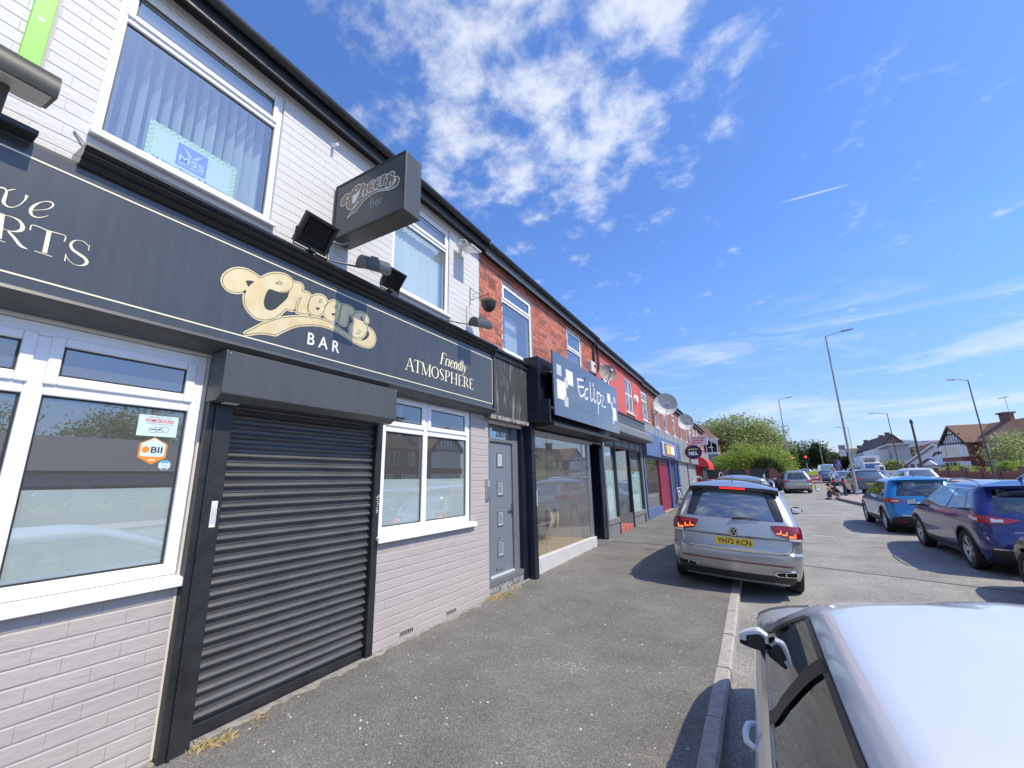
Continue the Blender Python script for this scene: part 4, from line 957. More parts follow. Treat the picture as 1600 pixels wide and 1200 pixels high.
# air bricks low in the wall
for y in (3.72, 4.52): 
    o = MB(); o.box(FX+.001, FX+.008, y, y+.22, .07, .135); ab = o.build('air_brick', 'greige_brick', bar_b)
    for i in range(7): MB().box(FX+.0082, FX+.0088, y+.012+i*.029, y+.030+i*.029, .082, .124).build('slot', 'black_matt', ab)
def rebase(o, loc):
    loc = Vector(loc); o.location = loc
    for c in o.children: c.location = c.location - loc
rebase(bar_b, (FX, 1.3, 0)); rebase(fs, (SX, 1.4, 2.75)); rebase(ps, (FX, 2.61, 4.2))
def brick_tex(name, c1, c2, mo, sc=1.0):
    m = bpy.data.materials.new(name); m.use_nodes = True; n = m.node_tree.nodes; l = m.node_tree.links; p = n['Principled BSDF']; p.inputs['Roughness'].default_value = .8
    g = n.new('ShaderNodeNewGeometry'); s = n.new('ShaderNodeSeparateXYZ'); l.new(g.outputs['Position'], s.inputs[0]); c = n.new('ShaderNodeCombineXYZ')
    ad = n.new('ShaderNodeMath'); ad.operation = 'ADD'; l.new(s.outputs[0], ad.inputs[0]); l.new(s.outputs[1], ad.inputs[1])
    l.new(ad.outputs[0], c.inputs[0]); l.new(s.outputs[2], c.inputs[1])
    b = n.new('ShaderNodeTexBrick'); l.new(c.outputs[0], b.inputs['Vector']); b.inputs['Scale'].default_value = 1/sc
    b.inputs['Brick Width'].default_value = .24; b.inputs['Row Height'].default_value = .088; b.inputs['Mortar Size'].default_value = .008
    b.inputs['Color1'].default_value = tuple(c1)+(1,); b.inputs['Color2'].default_value = tuple(c2)+(1,); b.inputs['Mortar'].default_value = tuple(mo)+(1,)
    l.new(b.outputs['Color'], p.inputs['Base Color']); M[name] = m
brick_tex('brick_tex', (.36, .10, .07), (.27, .075, .055), (.34, .27, .24))
brick_tex('brick_tex2', (.30, .085, .06), (.20, .06, .05), (.26, .2, .18))
RB = ['red_brick0', 'red_brick0', 'red_brick1', 'red_brick2', 'red_brick0', 'red_brick3']

# ================================================================== THE SALON BUILDING (red brick)
sb = thing('salon_building', 'red brick building over a grey front door and a glazed hair salon', 'building')
A, B = 5.285, 11.12
uh = [(6.03, 7.22, 3.86, 5.28), (9.10, 10.12, 3.9, 5.36)]
su = wall_sheet('upper_wall', FX, A, B, 2.6, 5.54, uh, 'mortar', sb)
n = bricks(su, sb, FX, A+.003, B, 3.62, 5.50, uh, RB, H=.088, L=.24, J=.012, D=.006, ch=.003, cap=300, seed=9, near=(0, 5.2, 4.8))
shell(sb, A, B, 5.5); roof(sb, A, B, 5.48); eaves(sb, A+.03, B, 5.48, fm='frame_grey')
room(sb, A+.1, B-.1, 3.5, 5.4, 3.2, m='interior')
w = window(sb, FX-.03, 6.03, 7.22, 3.95, 5.28, (), 4.93, (0,), fw=.06, pane='pane_sky', sill=.04)
MB().box(FX-.35, FX-.33, 6.66, 7.18, 4.0, 4.9).build('curtain', 'film', w)
k = MB(); rr = random.Random(8)
for _ in range(160):
    p = Vector((FX-.25+rr.uniform(-.08, .08), 6.25+rr.gauss(0, .10), 3.98+rr.random()*.38)); d = Vector((rr.uniform(-.5, .5), rr.uniform(-1, 1), rr.uniform(.2, 1.2))).normalized(); s = d.orthogonal().normalized()*.012; l = .09
    k.add([p, p+d*l*.5+s, p+d*l, p+d*l*.5-s], [(0, 1, 2, 3)])
tag(k.build('pot_plant', 'leaf_basket'), 'pale leafy plant on the sill inside the first window over brick', 'plant')
window(sb, FX-.03, 9.10, 10.12, 3.95, 5.36, (), 4.86, (0,), fw=.06, pane='pane_sky', sill=.04)
MB().box(FX+.004, FX+.012, 5.58, 5.80, 4.98, 5.16).build('air_vent', 'red_brick1', sb)
for i in range(5): MB().box(FX+.0122, FX+.0128, 5.60, 5.78, 5.0+i*.033, 5.013+i*.033).build('vent_slot', 'black_matt', sb)
MB().tube([(FX+.18, 10.98, 5.55), (FX+.06, 10.98, 5.36), (FX+.05, 10.98, 5.2), (FX+.05, 10.98, 3.7)], .034, n=10).build('downpipe', 'black_satin', sb, smooth=40)
# ground floor: piers, door, glazing
MB().box(FX-.2, FX+.10, 5.53, 6.70, 2.72, 3.80).build('door_fascia', 'peeling', sb, bev=.004)
MB().box(FX-.2, FX+.145, 5.50, 6.71, 3.80, 3.845).build('fascia_cap', 'black_paint', sb, bev=.004); MB().box(FX+.10, FX+.125, 5.52, 6.70, 3.70, 3.735).build('fascia_bead', 'black_paint', sb)
MB().box(FX-.15, FX+.125, 5.52, 6.70, 2.655, 2.72).build('fascia_foot', 'peel_edge', sb, bev=.008)
MB().box(FX-.02, FX+.11, 5.43, 5.53, 2.66, 3.86).build('fascia_end', 'peel_edge', sb)
DX = -3.68
MB().box(FX-.6, FX, 5.521, 5.53, 0, 2.66).build('reveal', 'greige_brick', sb)
d_ = MB().box(DX-.05, DX, 5.70, 6.43, .285, 2.325).build('front_door', 'door_grey', sb, bev=.004)
fr_ = MB(); fr_.box(DX-.06, DX+.03, 5.535, 5.70, .17, 2.66); fr_.box(DX-.06, DX+.03, 6.43, 6.62, .17, 2.66); fr_.box(DX-.06, DX+.028, 5.70, 6.43, 2.33, 2.385); fr_.box(DX-.06, DX+.028, 5.70, 6.43, 2.62, 2.66)
fr_.build('door_frame', 'frame_grey', sb, bev=.006)
MB().box(DX-.03, DX-.022, 5.70, 6.43, 2.385, 2.62).build('fanlight', 'pane', sb)
MB().box(DX-.06, DX-.05, 5.70, 6.43, 2.385, 2.62).build('fanlight_film', 'film', sb)
ff = facade(DX-.020); text('house_number', '283', ff, 5.96, 2.43, .18, 'mid_grey', sb, width=.30, bold=.002, h=0)
MB().box(DX-.1, DX+.10, 5.535, 6.66, .175, .255).build('threshold', 'frame_grey', sb, bev=.006)
MB().box(DX-.02, DX+.035, 5.70, 6.43, .256, .284).build('weather_bar', 'light_grey', sb, bev=.004)
MB().box(DX-.1, DX+.09, 5.535, 6.68, -.1, .174).build('step', 'peel_edge', sb, bev=.01)
for zc in (2.045, 1.585, 1.11, .655):
    p = MB(); a, b, t = 5.965, 6.115, .022
    p.box(DX, DX+.014, a-t, a, zc-.10-t, zc+.10+t); p.box(DX, DX+.014, b, b+t, zc-.10-t, zc+.10+t); p.box(DX, DX+.0135, a, b, zc+.10, zc+.10+t); p.box(DX, DX+.0135, a, b, zc-.10-t, zc-.10)
    p.build('pane_surround', 'door_grey', d_, bev=.005); MB().box(DX+.001, DX+.004, a, b, zc-.10, zc+.10).build('pane', 'film', d_)
    MB().box(DX+.0042, DX+.006, a+.015, b-.015, zc-.085, zc+.085).build('glass', 'pane', d_)
MB().box(DX, DX+.012, 5.90, 6.13, .335, .40).build('letter_plate', 'frame_grey', d_, bev=.006); MB().box(DX+.0122, DX+.016, 5.92, 6.11, .352, .382).build('letter_flap', 'door_grey', d_, bev=.003)
k = MB(); k.box(DX, DX+.012, 6.385, 6.415, 1.12, 1.36); k.box(DX+.03, DX+.05, 6.28, 6.41, 1.225, 1.245); k.cyl((DX+.01, 6.40, 1.235), (DX+.045, 6.40, 1.235), .010, n=8); k.cyl((DX+.01, 6.40, 1.33), (DX+.03, 6.40, 1.33), .012, n=8); k.cyl((DX, 5.985, .815), (DX+.01, 5.985, .815), .013, n=8)
k.build('handle', 'chrome', d_)
ic = thing('entry_phone', 'slim silver entry phone on the pale wall left of the grey door', 'intercom', (FX, 5.47, 1.42)); MB().box(0.005, .035, -.045, .045, 0, .31).build('plate', 'steel', ic, bev=.006)
for i in range(4): MB().box(.0352, .040, -.022, .022, .20+i*.024, .215+i*.024).build('button', 'light_grey', ic)
MB().box(.0352, .037, -.03, .03, .06, .12).build('speaker_grille', 'mid_grey', ic)
MB().box(DX-.2, FX+.005, 6.62, 6.75, -.1, 2.9).build('pier', 'navy_black', sb, bev=.006)
MB().box(FX-.2, FX+.14, 6.751, 6.90, -.1, 2.95).build('pier', 'navy_black', sb, bev=.008)
for i in range(6): MB().cyl((FX+.14, 6.88, .5+i*.42), (FX+.144, 6.88, .5+i*.42), .008, n=6).build('screw', 'light_grey', sb)
MB().box(FX+.1405, FX+.144, 6.885, 6.899, 1.25, 1.52).build('edge_sticker', 'white_plain', sb)
MB().box(FX-.2, FX+.02, 6.90, 11.3, 2.62, 2.98).build('shopfront_head', 'black_satin', sb)
MB().box(FX-.12, FX+.06, 6.90, 10.32, 2.55, 2.62).build('track', 'light_grey', sb)
GX = FX-.05
for a, b in ((6.90, 7.62), (7.635, 8.9), (8.915, 10.2)): MB().quad((GX, a, .37), (GX, b, .37), (GX, b, 2.55), (GX, a, 2.55)).build('shop_glass', 'pane_clear', sb)
for y in (7.6275, 8.9075): MB().box(GX-.006, GX-.002, y-.006, y+.006, .37, 2.55).build('glass_joint', 'steel', sb)
MB().box(GX-.03, GX+.03, 10.2, 10.29, .13, 2.55).build('glazing_post', 'steel', sb, bev=.004)
pl = MB().box(FX-.1, FX+.035, 6.90, 10.31, .02, .335).build('tread_plate', 'light_grey', sb, bev=.004)
me = MB(); me.add([(0, -.018, 0), (.004, 0, -.006), (0, .018, 0), (.004, 0, .006)], [(0, 1, 3), (1, 2, 3)]); tm = me.mesh('tread_lug'); tm.materials.append(M['white_plain'])
for i in range(48):
    for j in range(5):
        o = put('tread_lug', tm, None, pl); o.location = (FX+.0355, 6.96+i*.069, .165+j*.036); o.rotation_euler = (math.radians(60 if (i+j) % 2 else -60), 0, 0)
room(sb, 6.92, 10.28, .30, 2.62, 3.2, m='interior_white', floor='wood_floor', x1=FX-.12)
k = MB(); k.box(-6.4, -3.9, 10.20, 10.26, .3, 2.5); k.build('partition', 'interior_white', sb)
mr = thing('arched_mirror', 'dark framed arched mirror on the back wall of the hair salon', 'mirror', (-6.65, 8.4, .9))
k = MB(); pts = [(-.45, 0)]+[(.45*-math.cos(math.pi*i/12), .75+.45*math.sin(math.pi*i/12)) for i in range(13)]+[(.45, 0)]
k.prism([(a, b) for a, b in pts], lambda a, b, t: (t, a, b), 0, .03); k.build('glass', 'chrome', mr); k = MB(); k.tube([(.02, a, b) for a, b in pts], .03, n=6); k.build('frame', 'black_satin', mr)
sn = thing('salon_chair', 'black padded chair with round back inside the hair salon', 'chair', (-4.9, 9.0, .3))
MB().cyl((0, 0, 0), (0, 0, .5), .03, n=8).build('stem', 'chrome', sn); MB().cyl((0, 0, 0), (0, 0, .03), .28, n=16).build('base', 'chrome', sn); MB().box(-.27, .27, -.26, .26, .5, .6).build('seat', 'seat', sn, bev=.04)
k = MB(); k.ball((-.2, 0, .98), .05, .25, .33); k.build('backrest', 'seat', sn, smooth=60)
for i in range(5):
    k = MB(); y = 9.35+i*.14; k.tube([(-4.4, y, 1.02), (-4.4+random.uniform(-.03, .03), y+.02, .8), (-4.4, y-.02, .55)], [.03, .07, .015], n=7)
    tag(k.build('hair_swatch', ['roof_brown', 'cream_trim', 'dry_grass', 'roof_brown', 'cream_trim'][i], smooth=60), ['dark brown hair swatch, nearest in the salon window row', 'cream hair swatch, second in the salon window row', 'straw blonde hair swatch in the middle of the salon window row', 'dark brown hair swatch, fourth in the salon window row', 'cream hair swatch, farthest in the salon window row'][i], 'hair swatch', 'hair swatches')
# recessed entrance, dark
MB().box(FX-1.3, FX-1.25, 10.3, 11.3, 0, 2.7).build('back_door', 'black_satin', sb); MB().box(FX-1.3, FX-.02, 10.295, 10.33, .1, 2.62).build('recess_wall', 'navy_black', sb); MB().box(FX-1.3, FX+.02, 11.18, 11.285, -.1, 2.95).build('recess_wall', 'navy_black', sb)
MB().box(FX-1.2, FX+.07, 10.33, 11.2, -.05, .155).build('entrance_step', 'mid_grey', sb)
MB().box(FX-.02, FX+.03, 11.05, 11.075, .2, 2.5).build('door_edge', 'frame_grey', sb); MB().cyl((FX+.04, 11.04, 1.0), (FX+.04, 11.04, 1.45), .012, n=6).build('pull_handle', 'steel', sb)
rebase(sb, (FX, 8.2, .08))

# its boxed sign
es = thing('salon_sign', 'slate grey salon sign with white squares and hand lettering, standing off the wall', 'sign')
MB().box(FX, -3.22, 6.70, 10.9, 2.72, 3.95).build('back_box', 'navy_black', es, bev=.006); MB().box(-3.22, -3.02, 6.76, 11.0, 3.62, 3.66).build('support_rail', 'black_satin', es); MB().box(-3.22, -3.02, 6.76, 11.0, 2.95, 2.99).build('support_rail', 'black_satin', es)
MB().box(-3.22, -3.03, 6.72, 6.76, 2.70, 3.12).build('side_panel', 'navy_black', es, bev=.004)
EX = -3.0
MB().box(EX-.03, EX, 6.88, 11.10, 2.85, 4.08).build('panel', 'sign_slate', es, bev=.003)
MB().box(-3.5, EX-.04, 6.9, 11.0, 2.66, 2.72).build('underside', 'black_satin', es)
E5 = crop(850, 545, 8.277, EX); fe = facade(EX)
for i, (c, x0, y0, x1, y1) in enumerate((('light_grey', 158, 188, 226, 330), ('white_plain', 278, 258, 378, 450), ('light_grey', 258, 368, 312, 490), ('white_plain', 162, 385, 292, 625), ('light_grey', 258, 610, 318, 735), ('white_plain', 812, 570, 860, 690), ('light_grey', 893, 618, 922, 700), ('light_grey', 862, 682, 890, 770), ('white_plain', 880, 755, 940, 915), ('light_grey', 878, 878, 908, 965))):
    # opposite corners of each square; upper left and lower right
    a = E5((x0, y0)); b = E5((x1, y1+ (x1-x0)*.42)); mb = MB(); fill(mb, fe, [(a[0], b[1]), (b[0], b[1]), (b[0], a[1]), (a[0], a[1])], .002+i*4e-4); o = mb.build('square', c, es)
    if c == 'white_plain':
        k = MB(); m_ = .03; ribbon(k, fe, [(a[0]+m_, b[1]+m_), (b[0]-m_, b[1]+m_), (b[0]-m_, a[1]-m_), (a[0]+m_, a[1]-m_)], .008, .0024+i*4e-4, closed=True, k=1); k.build('square_line', 'light_grey', o)
k = MB()
for i, pts in enumerate(([(428,392),(470,400),(505,412)], [(437,395),(440,480),(452,560),(475,612),(495,612),(518,585)], [(437,492),(475,490),(510,500)], [(566,527),(546,520),(528,560),(528,620),(545,652),(566,630)], [(594,430),(599,560),(607,660),(619,668),(632,648)], [(646,515),(646,620),(653,690),(662,690),(672,670)], [(632,482),(638,452)], [(682,560),(698,700),(704,845)], [(688,565),(722,590),(735,650),(720,705),(692,702)], [(728,600),(775,620),(742,738),(795,758)])):
    ribbon(k, fe, [E5(p) for p in pts], .042, .002+i*5e-5, k=4 if i != 9 else 1)
k.build('letters', 'white_plain', es); k = MB()
for i in range(11): ribbon(k, fe, [E5((405+i*20, 720+i*9)), E5((414+i*20, 742+i*9+8*(i % 3))), E5((422+i*20, 728+i*9))], .016, .0015+i*3e-5, k=3)
k.build('faded_letters', 'mid_grey', es)
MB().tube([(EX+.012, E5((505, 440))[0], E5((505, 440))[1]), (EX+.02, E5((530, 380))[0], E5((530, 380))[1]), (EX-.1, E5((580, 320))[0], E5((580, 320))[1])], .008, n=5).build('loose_cable', 'black_satin', es)
rebase(es, (-3.25, 9, 2.7))
al = thing('alarm_box', 'beige alarm box on the brick wall above the salon sign', 'alarm box', (FX, 10.68, 4.42)); MB().box(.003, .12, -.17, .17, .1, .42).build('cover', 'cream_trim', al, bev=.015); MB().box(.12, .124, .02, .14, .27, .33).build('label_print', 'ink', al)

# ================================================================== THE FROSTED SHOP (coral upper floor)
cb_ = thing('coral_building', 'coral red painted building over the grey shop with frosted windows', 'building')
A, B = 11.12, 16.75
uh = [(11.72, 12.55, 3.75, 5.12), (14.35, 15.42, 3.95, 5.18)]
cw = wall_sheet('upper_wall', FX, A, B-.5, 2.6, 5.52, uh, 'coral_paint', cb_)
wall_sheet('party_pier', FX, B-.5, B, 2.6, 5.52, [], 'red_paint', cb_)
bricks(cw, cb_, FX, A, B-.5, 3.4, 5.42, uh, ['coral_paint'], H=.088, L=.24, J=.007, D=.004, ch=.004, cap=140, seed=12, near=(0, 12, 4.5), soft=True)
shell(cb_, A, B, 5.5); roof(cb_, A, B, 5.44); eaves(cb_, A, B, 5.44, fm='frame_grey'); room(cb_, A+.1, B-.1, 3.5, 5.4, 3.0)
for a, b, z0, z1, m_ in ((11.72, 12.55, 3.75, 5.12, (12.12,)), (14.35, 15.42, 3.95, 5.18, (14.9,))):
    w = window(cb_, FX-.02, a, b, z0, z1, m_, 4.62, (), fw=.06, pane='pane', sill=.04)
    MB().box(FX-.25, FX-.24, a+.06, b-.06, z0+.05, z1-.05).build('net_curtain', 'white_plain', w)
MB().tube([(FX+.06, 11.35, 5.4), (FX+.05, 11.35, 5.25), (FX+.05, 11.35, 4.7)], .03, n=8).build('downpipe', 'black_satin', cb_)
a2 = thing('alarm_box', 'white bell box on the red wall beside the tall coral building window', 'alarm box', (FX, 15.72, 4.42)); MB().cyl((0, 0, .17), (.10, 0, .17), .16, .14, n=14).build('cover', 'white_plain', a2, smooth=40)
MB().box(FX-.1, -3.36, 11.2, 15.95, 3.27, 3.64).build('shop_fascia', 'box_grey', cb_, bev=.006); k = MB().box(-3.36, -3.355, 11.25, 15.9, 3.52, 3.535).build('fascia_line', 'black_satin', cb_)
MB().box(FX-.1, -3.33, 11.15, 16.0, 3.64, 3.68).build('fascia_cap', 'black_satin', cb_)
MB().prism([(FX, 3.27), (-3.22, 3.27), (-3.10, 3.17), (-3.10, 2.98), (-3.16, 2.93), (FX, 2.93)], lambda a, b, t: (a, t, b), 11.2, 15.98).build('shutter_box', 'mid_grey', cb_, bev=.005)
MB().box(FX-.12, FX+.02, 11.3, 15.98, 2.62, 2.93).build('head_rail', 'black_satin', cb_)
for i in range(5): MB().box(FX+.02, FX+.026, 11.55+i*.88, 12.33+i*.88, 2.67, 2.88).build('head_panel', 'mid_grey', cb_)
for a, b, m_ in ((11.30, 11.42, 'steel'), (12.40, 12.50, 'black_satin'), (14.06, 14.16, 'black_satin'), (15.62, 15.74, 'black_satin'), (15.80, 15.98, 'mid_grey'), (15.98, 16.06, 'black_satin')):
    MB().box(FX-.09, FX+.03, a, b, .1, 2.95).build('mullion', m_, cb_, bev=.005)
for a, b in ((11.42, 12.40), (14.16, 15.62)):
    MB().quad((FX-.04, a, .62), (FX-.04, b, .62), (FX-.04, b, 2.62), (FX-.04, a, 2.62)).build('pane', 'pane', cb_); MB().box(FX-.06, FX-.055, a, b, .62, 1.93).build('frosted_film', 'film_mint', cb_); MB().box(FX-.12, FX+.045, a-.05, b+.05, .48, .62).build('shop_sill', 'mid_grey', cb_, bev=.006); MB().box(FX-.12, FX+.02, a-.04, b+.04, -.05, .48).build('stall_riser', 'mid_grey', cb_)
# angled return pane of the lobby
k = MB(); k.hexa([(FX-.04, 14.09, .62), (FX-.75, 13.72, .62), (FX-.75, 13.71, .62), (FX-.04, 14.08, .62)], [(FX-.04, 14.09, 2.62), (FX-.75, 13.72, 2.62), (FX-.75, 13.71, 2.62), (FX-.04, 14.08, 2.62)]); k.build('pane', 'pane', cb_)
k = MB(); k.hexa([(FX-.05, 14.105, .62), (FX-.75, 13.74, .62), (FX-.75, 13.735, .62), (FX-.05, 14.10, .62)], [(FX-.05, 14.105, 1.93), (FX-.75, 13.74, 1.93), (FX-.75, 13.735, 1.93), (FX-.05, 14.10, 1.93)]); k.build('frosted_film', 'film', cb_)
k = MB(); k.hexa([(FX+.02, 14.13, .1), (FX-.8, 13.72, .1), (FX-.8, 13.66, .1), (FX+.02, 14.07, .1)], [(FX+.02, 14.13, .62), (FX-.8, 13.72, .62), (FX-.8, 13.66, .62), (FX+.02, 14.07, .62)]); k.build('lobby_riser', 'mid_grey', cb_)
MB().box(FX-.86, FX-.74, 13.62, 13.74, .1, 2.7).build('mullion', 'black_satin', cb_)
MB().box(FX-1.3, FX-1.25, 12.4, 14.0, .1, 2.7).build('lobby_door', 'mid_grey', cb_); room(cb_, 11.3, 15.9, .2, 2.65, 3.6, x1=FX-.13)
for i in range(3): MB().box(FX-.62, FX+.02, 12.56+i*.47, 12.98+i*.47, .05, .30).build('quarry_step', 'step_red', cb_, bev=.01)
MB().box(FX-.02, FX+.05, 15.7, 15.98, -.1, .3).build('post_foot', 'mid_grey', cb_)
pn = thing('lobby_plant', 'golden pot plant behind the frosted lobby window', 'plant', (FX-.45, 14.6, .9)); MB().cyl((0, 0, 0), (0, 0, .25), .10, .13, n=12).build('pot', 'roof_orange', pn)
k = MB(); rr = random.Random(4)
for _ in range(70):
    a = rr.random()*6.28; d = Vector((math.cos(a)*.5, math.sin(a)*.5, 1)).normalized(); p = Vector((0, 0, .25)); l = rr.uniform(.8, 1.6); s = d.orthogonal().normalized()*.03; k.add([p, p+d*l*.6+s, p+d*l-Vector((0, 0, .2*l)), p+d*l*.6-s], [(0, 1, 2, 3)])
k.build('leaves', 'dry_grass', pn)
rebase(cb_, (FX, 13.9, .17))

# ================================================================== THE BETTING SHOP
wb = thing('betting_shop_building', 'brick building with dusty blue betting shop front and maroon doorway', 'building')
A, B = 16.75, 28.1
uh = [(16.85, 17.85, 3.95, 5.15)]+[(y, y+w_, 3.9, 5.1) for y, w_ in ((19.3, .85), (21.5, 1.0), (24.1, .9), (26.4, .9))]
wall_sheet('upper_wall', FX, A, B, 2.5, 5.52, uh, 'brick_tex', wb); shell(wb, A, B, 5.5); roof(wb, A, B, 5.40); eaves(wb, A, B, 5.40, fm='frame_grey'); room(wb, A+.1, B-.1, 3.6, 5.4, 2.5)
for h in uh:
    w = window(wb, FX-.02, *h, (), 4.75, (0,), fw=.06, pane='pane', sill=.04); MB().box(FX-.3, FX-.29, h[0]+.05, h[1]-.05, h[2]+.05, h[3]-.05).build('net_curtain', 'white_plain', w)
k = MB(); k.box(FX-.1, -3.38, 16.1, 24.4, 2.52, 3.42); k.build('shop_fascia', 'wh_blue', wb, bev=.01)
MB().box(FX-.1, -3.42, 16.1, 28.1, 3.42, 3.78).build('fascia_upstand', 'galv', wb, bev=.006); MB().box(FX-.1, -3.42, 24.4, 28.1, 2.52, 3.42).build('fascia_end', 'galv', wb, bev=.006)
for y in (18.2, 20.4, 22.6, 24.4, 26.2): MB().box(-3.42, -3.41, y, y+.03, 3.42, 3.78).build('upstand_seam', 'mid_grey', wb)
MB().box(FX-.12, FX+.03, 16.1, 24.4, 2.42, 2.52).build('fascia_soffit', 'wh_dark', wb)
for a, b in ((16.1, 16.28), (21.55, 21.78), (23.2, 23.4), (24.1, 24.5)): MB().box(FX-.12, FX+.05, a, b, -.1, 2.42).build('pilaster', 'wh_blue', wb, bev=.008)
MB().quad((FX-.05, 16.28, .55), (FX-.05, 19.0, .55), (FX-.05, 19.0, 2.42), (FX-.05, 16.28, 2.42)).build('pane', 'pane', wb); MB().quad((FX-.05, 21.78, .35), (FX-.05, 23.2, .35), (FX-.05, 23.2, 2.42), (FX-.05, 21.78, 2.42)).build('pane', 'pane', wb)
MB().box(FX-.12, FX+.03, 16.28, 19.05, -.1, .55).build('stall_riser', 'wh_blue', wb, bev=.01); MB().box(FX-.12, FX+.02, 21.78, 23.2, -.1, .35).build('stall_riser', 'wh_blue', wb)
MB().box(FX-1.0, FX+.02, 19.05, 19.35, -.1, 2.42).build('door_pillar', 'maroon', wb, bev=.01); MB().box(FX-1.4, FX-.9, 19.35, 21.5, .2, 2.42).build('lobby', 'maroon', wb); MB().box(FX-.2, FX-.05, 19.35, 21.55, .2, 2.42).build('door_panel', 'maroon', wb)
for i in range(4): MB().box(FX-.02, FX+.02, 23.42+i*.17, 23.5+i*.17, .2, 2.4).build('shutter_guide', 'wh_dark', wb)
MB().box(FX-.3, FX+.10, 19.05, 21.7, .1, .27).build('threshold', 'paving_pink', wb); room(wb, 16.2, 24.3, .2, 2.45, 3.0, m='maroon', x1=FX-.13)
MB().box(FX-.06, FX-.02, 24.5, 28.05, .1, 2.5).build('closed_shutter', 'shutter_light', wb)
for i in range(26): MB().box(FX-.02, FX-.008, 24.55, 28.0, .35+i*.083, .42+i*.083).build('shutter_slat', 'shutter_light', wb)
rebase(wb, (FX, 22, .28))
s4 = thing('box_sign', 'white panel sign with yellow and white print on the blue betting shop fascia', 'sign', (-3.38, 20.7, 2.55))
MB().box(.0, .10, -1.75, 1.75, .05, .68).build('case', 'light_grey', s4, bev=.05); MB().box(.10, .105, -1.55, 1.55, .10, .63).build('face', 'wh_blue', s4)
k = MB(); ribbon(k, facade(.1052), [(-1.5, .13), (1.5, .13), (1.5, .60), (-1.5, .60)], .03, 0, closed=True, k=1); k.build('red_line', 'sign_red', s4)
MB().box(.1052, .108, -1.0, -.05, .17, .57).build('yellow_block', 'yellow_print', s4); MB().box(.1052, .108, .05, 1.1, .17, .57).build('white_block', 'white_plain', s4)
ov = thing('oval_sign', 'hanging oval navy sign reading HILL with a red rim', 'sign', (-3.52, 26.6, 3.1)); k = MB()
of = Frame((.56, -.06, 0), (1, 0, 0), (0, 0, 1)); E_ = lambda rx, rz: [(rx*math.cos(i*math.pi/16), rz*math.sin(i*math.pi/16)) for i in range(32)]
k.prism(E_(.47, .42), lambda a, b, t: (.56+a, t, b), -.05, .05); k.build('disc', 'sign_red', ov); k = MB(); fill(k, of, E_(.43, .38), .001); k.build('navy_field', 'wh_dark', ov)
text('word', 'HILL', of, 0, -.16, .25, 'white_plain', ov, width=.5, bold=.02, h=.003, align='CENTER'); k = MB(); ribbon(k, of, [(-.24, .13), (-.1, .17), (.1, .15), (.24, .16)], .055, .003); k.build('script_word', 'hivis', ov); MB().box(-.06, .12, -.02, .02, -.1, .1).build('bracket', 'black_satin', ov)
# satellite dishes
def dish(loc, d, aim, m_, label, wall, arm=True):
    t = thing('satellite_dish', label, 'satellite dish', loc); aim = Vector(aim).normalized(); r = d/2
    k = MB(); prof = [(r*i/7, .22*d*(i/7)**2) for i in range(8)]; prof += [(r*i/7, .22*d*(i/7)**2-.008) for i in range(7, -1, -1)]
    k.lathe(prof, -aim*.22*d, aim, n=28); k.build('reflector', m_, t, smooth=50)
    f_ = aim*(.55*d)-Vector((0, 0, .12*d)); k = MB(); a_ = aim.orthogonal().normalized()
    k.tube([(-aim*.2*d)-Vector((0, 0, r*.95)), f_], .012, n=6); k.tube([a_*r*.9, f_], .006, n=4); k.tube([-a_*r*.9, f_], .006, n=4); k.build('feed_arm', 'mid_grey', t)
    MB().cyl(f_, f_-aim*.12, .04, n=8).build('receiver', 'grey_plain', t); wv = Vector(wall)-Vector(loc)
    MB().tube([-aim*.22*d, (-aim*.22*d+Vector((wv.x, wv.y*.4, wv.z-.05)))*.6, wv], .022, n=8).build('mount', 'mid_grey', t)
    return t
dish((-2.97, 18.8, 4.80), .98, (.35, -.95, .12), 'dish_grey', 'large pale grey satellite dish above the betting shop', (FX, 19.3, 4.45))
dish((-3.22, 11.2, 4.60), .52, (.65, -.75, .25), 'dish_mesh', 'small brown mesh satellite dish above the salon sign', (FX, 11.5, 4.4))
dish((-3.2, 26.6, 4.9), .95, (.4, -.9, .1), 'dish_grey', 'grey satellite dish near the far end of the brick terrace', (FX, 27.0, 4.6))

# ================================================================== END OF THE TERRACE
tb = thing('terrace_end_building', 'far brick end of the shop terrace with light stone window surrounds', 'building'); A, B = 28.1, 40.2
uh = [(y, y+.9, 3.9, 5.05) for y in (28.9, 31.2, 33.4, 35.7, 38.0)]
wall_sheet('upper_wall', FX, A, B, 2.5, 5.52, uh, 'brick_tex', tb); shell(tb, A, B, 5.5); roof(tb, A, B, 5.36); eaves(tb, A, B, 5.36, fm='frame_grey')
MB().box(-12.2, FX, B-.02, B, -.2, 5.5).build('end_wall', 'brick_far', tb)
room(tb, A+.1, B-.1, 3.6, 5.4, 2.5)
for h in uh: window(tb, FX-.02, *h, (), 4.7, (0,), fw=.07, pane='pane', sill=.05); 
for y in (30.6, 32.9, 35.1): MB().box(FX-.02, FX+.05, y-.18, y+.12, 3.6, 5.25).build('stone_pier', 'cream_trim', tb)
wall_sheet('lower_wall', FX, A, B, -.1, 2.5, [(32.6, 36.5, .5, 2.4)], 'panel_dark', tb); MB().box(FX-.1, -3.3, A, B, 2.5, 3.5).build('shop_fascia', 'galv', tb)
MB().box(FX-.3, FX-.28, 28.3, 32.3, .3, 2.4).build('recess', 'shutter_light', tb); MB().box(FX-.12, FX-.1, 32.6, 36.5, .5, 2.4).build('pane', 'pane_dark', tb)
for y in (32.3, 34.2): MB().box(FX-.1, FX+.08, y, y+.5, .2, 2.6).build('red_pillar', 'awning_red', tb)
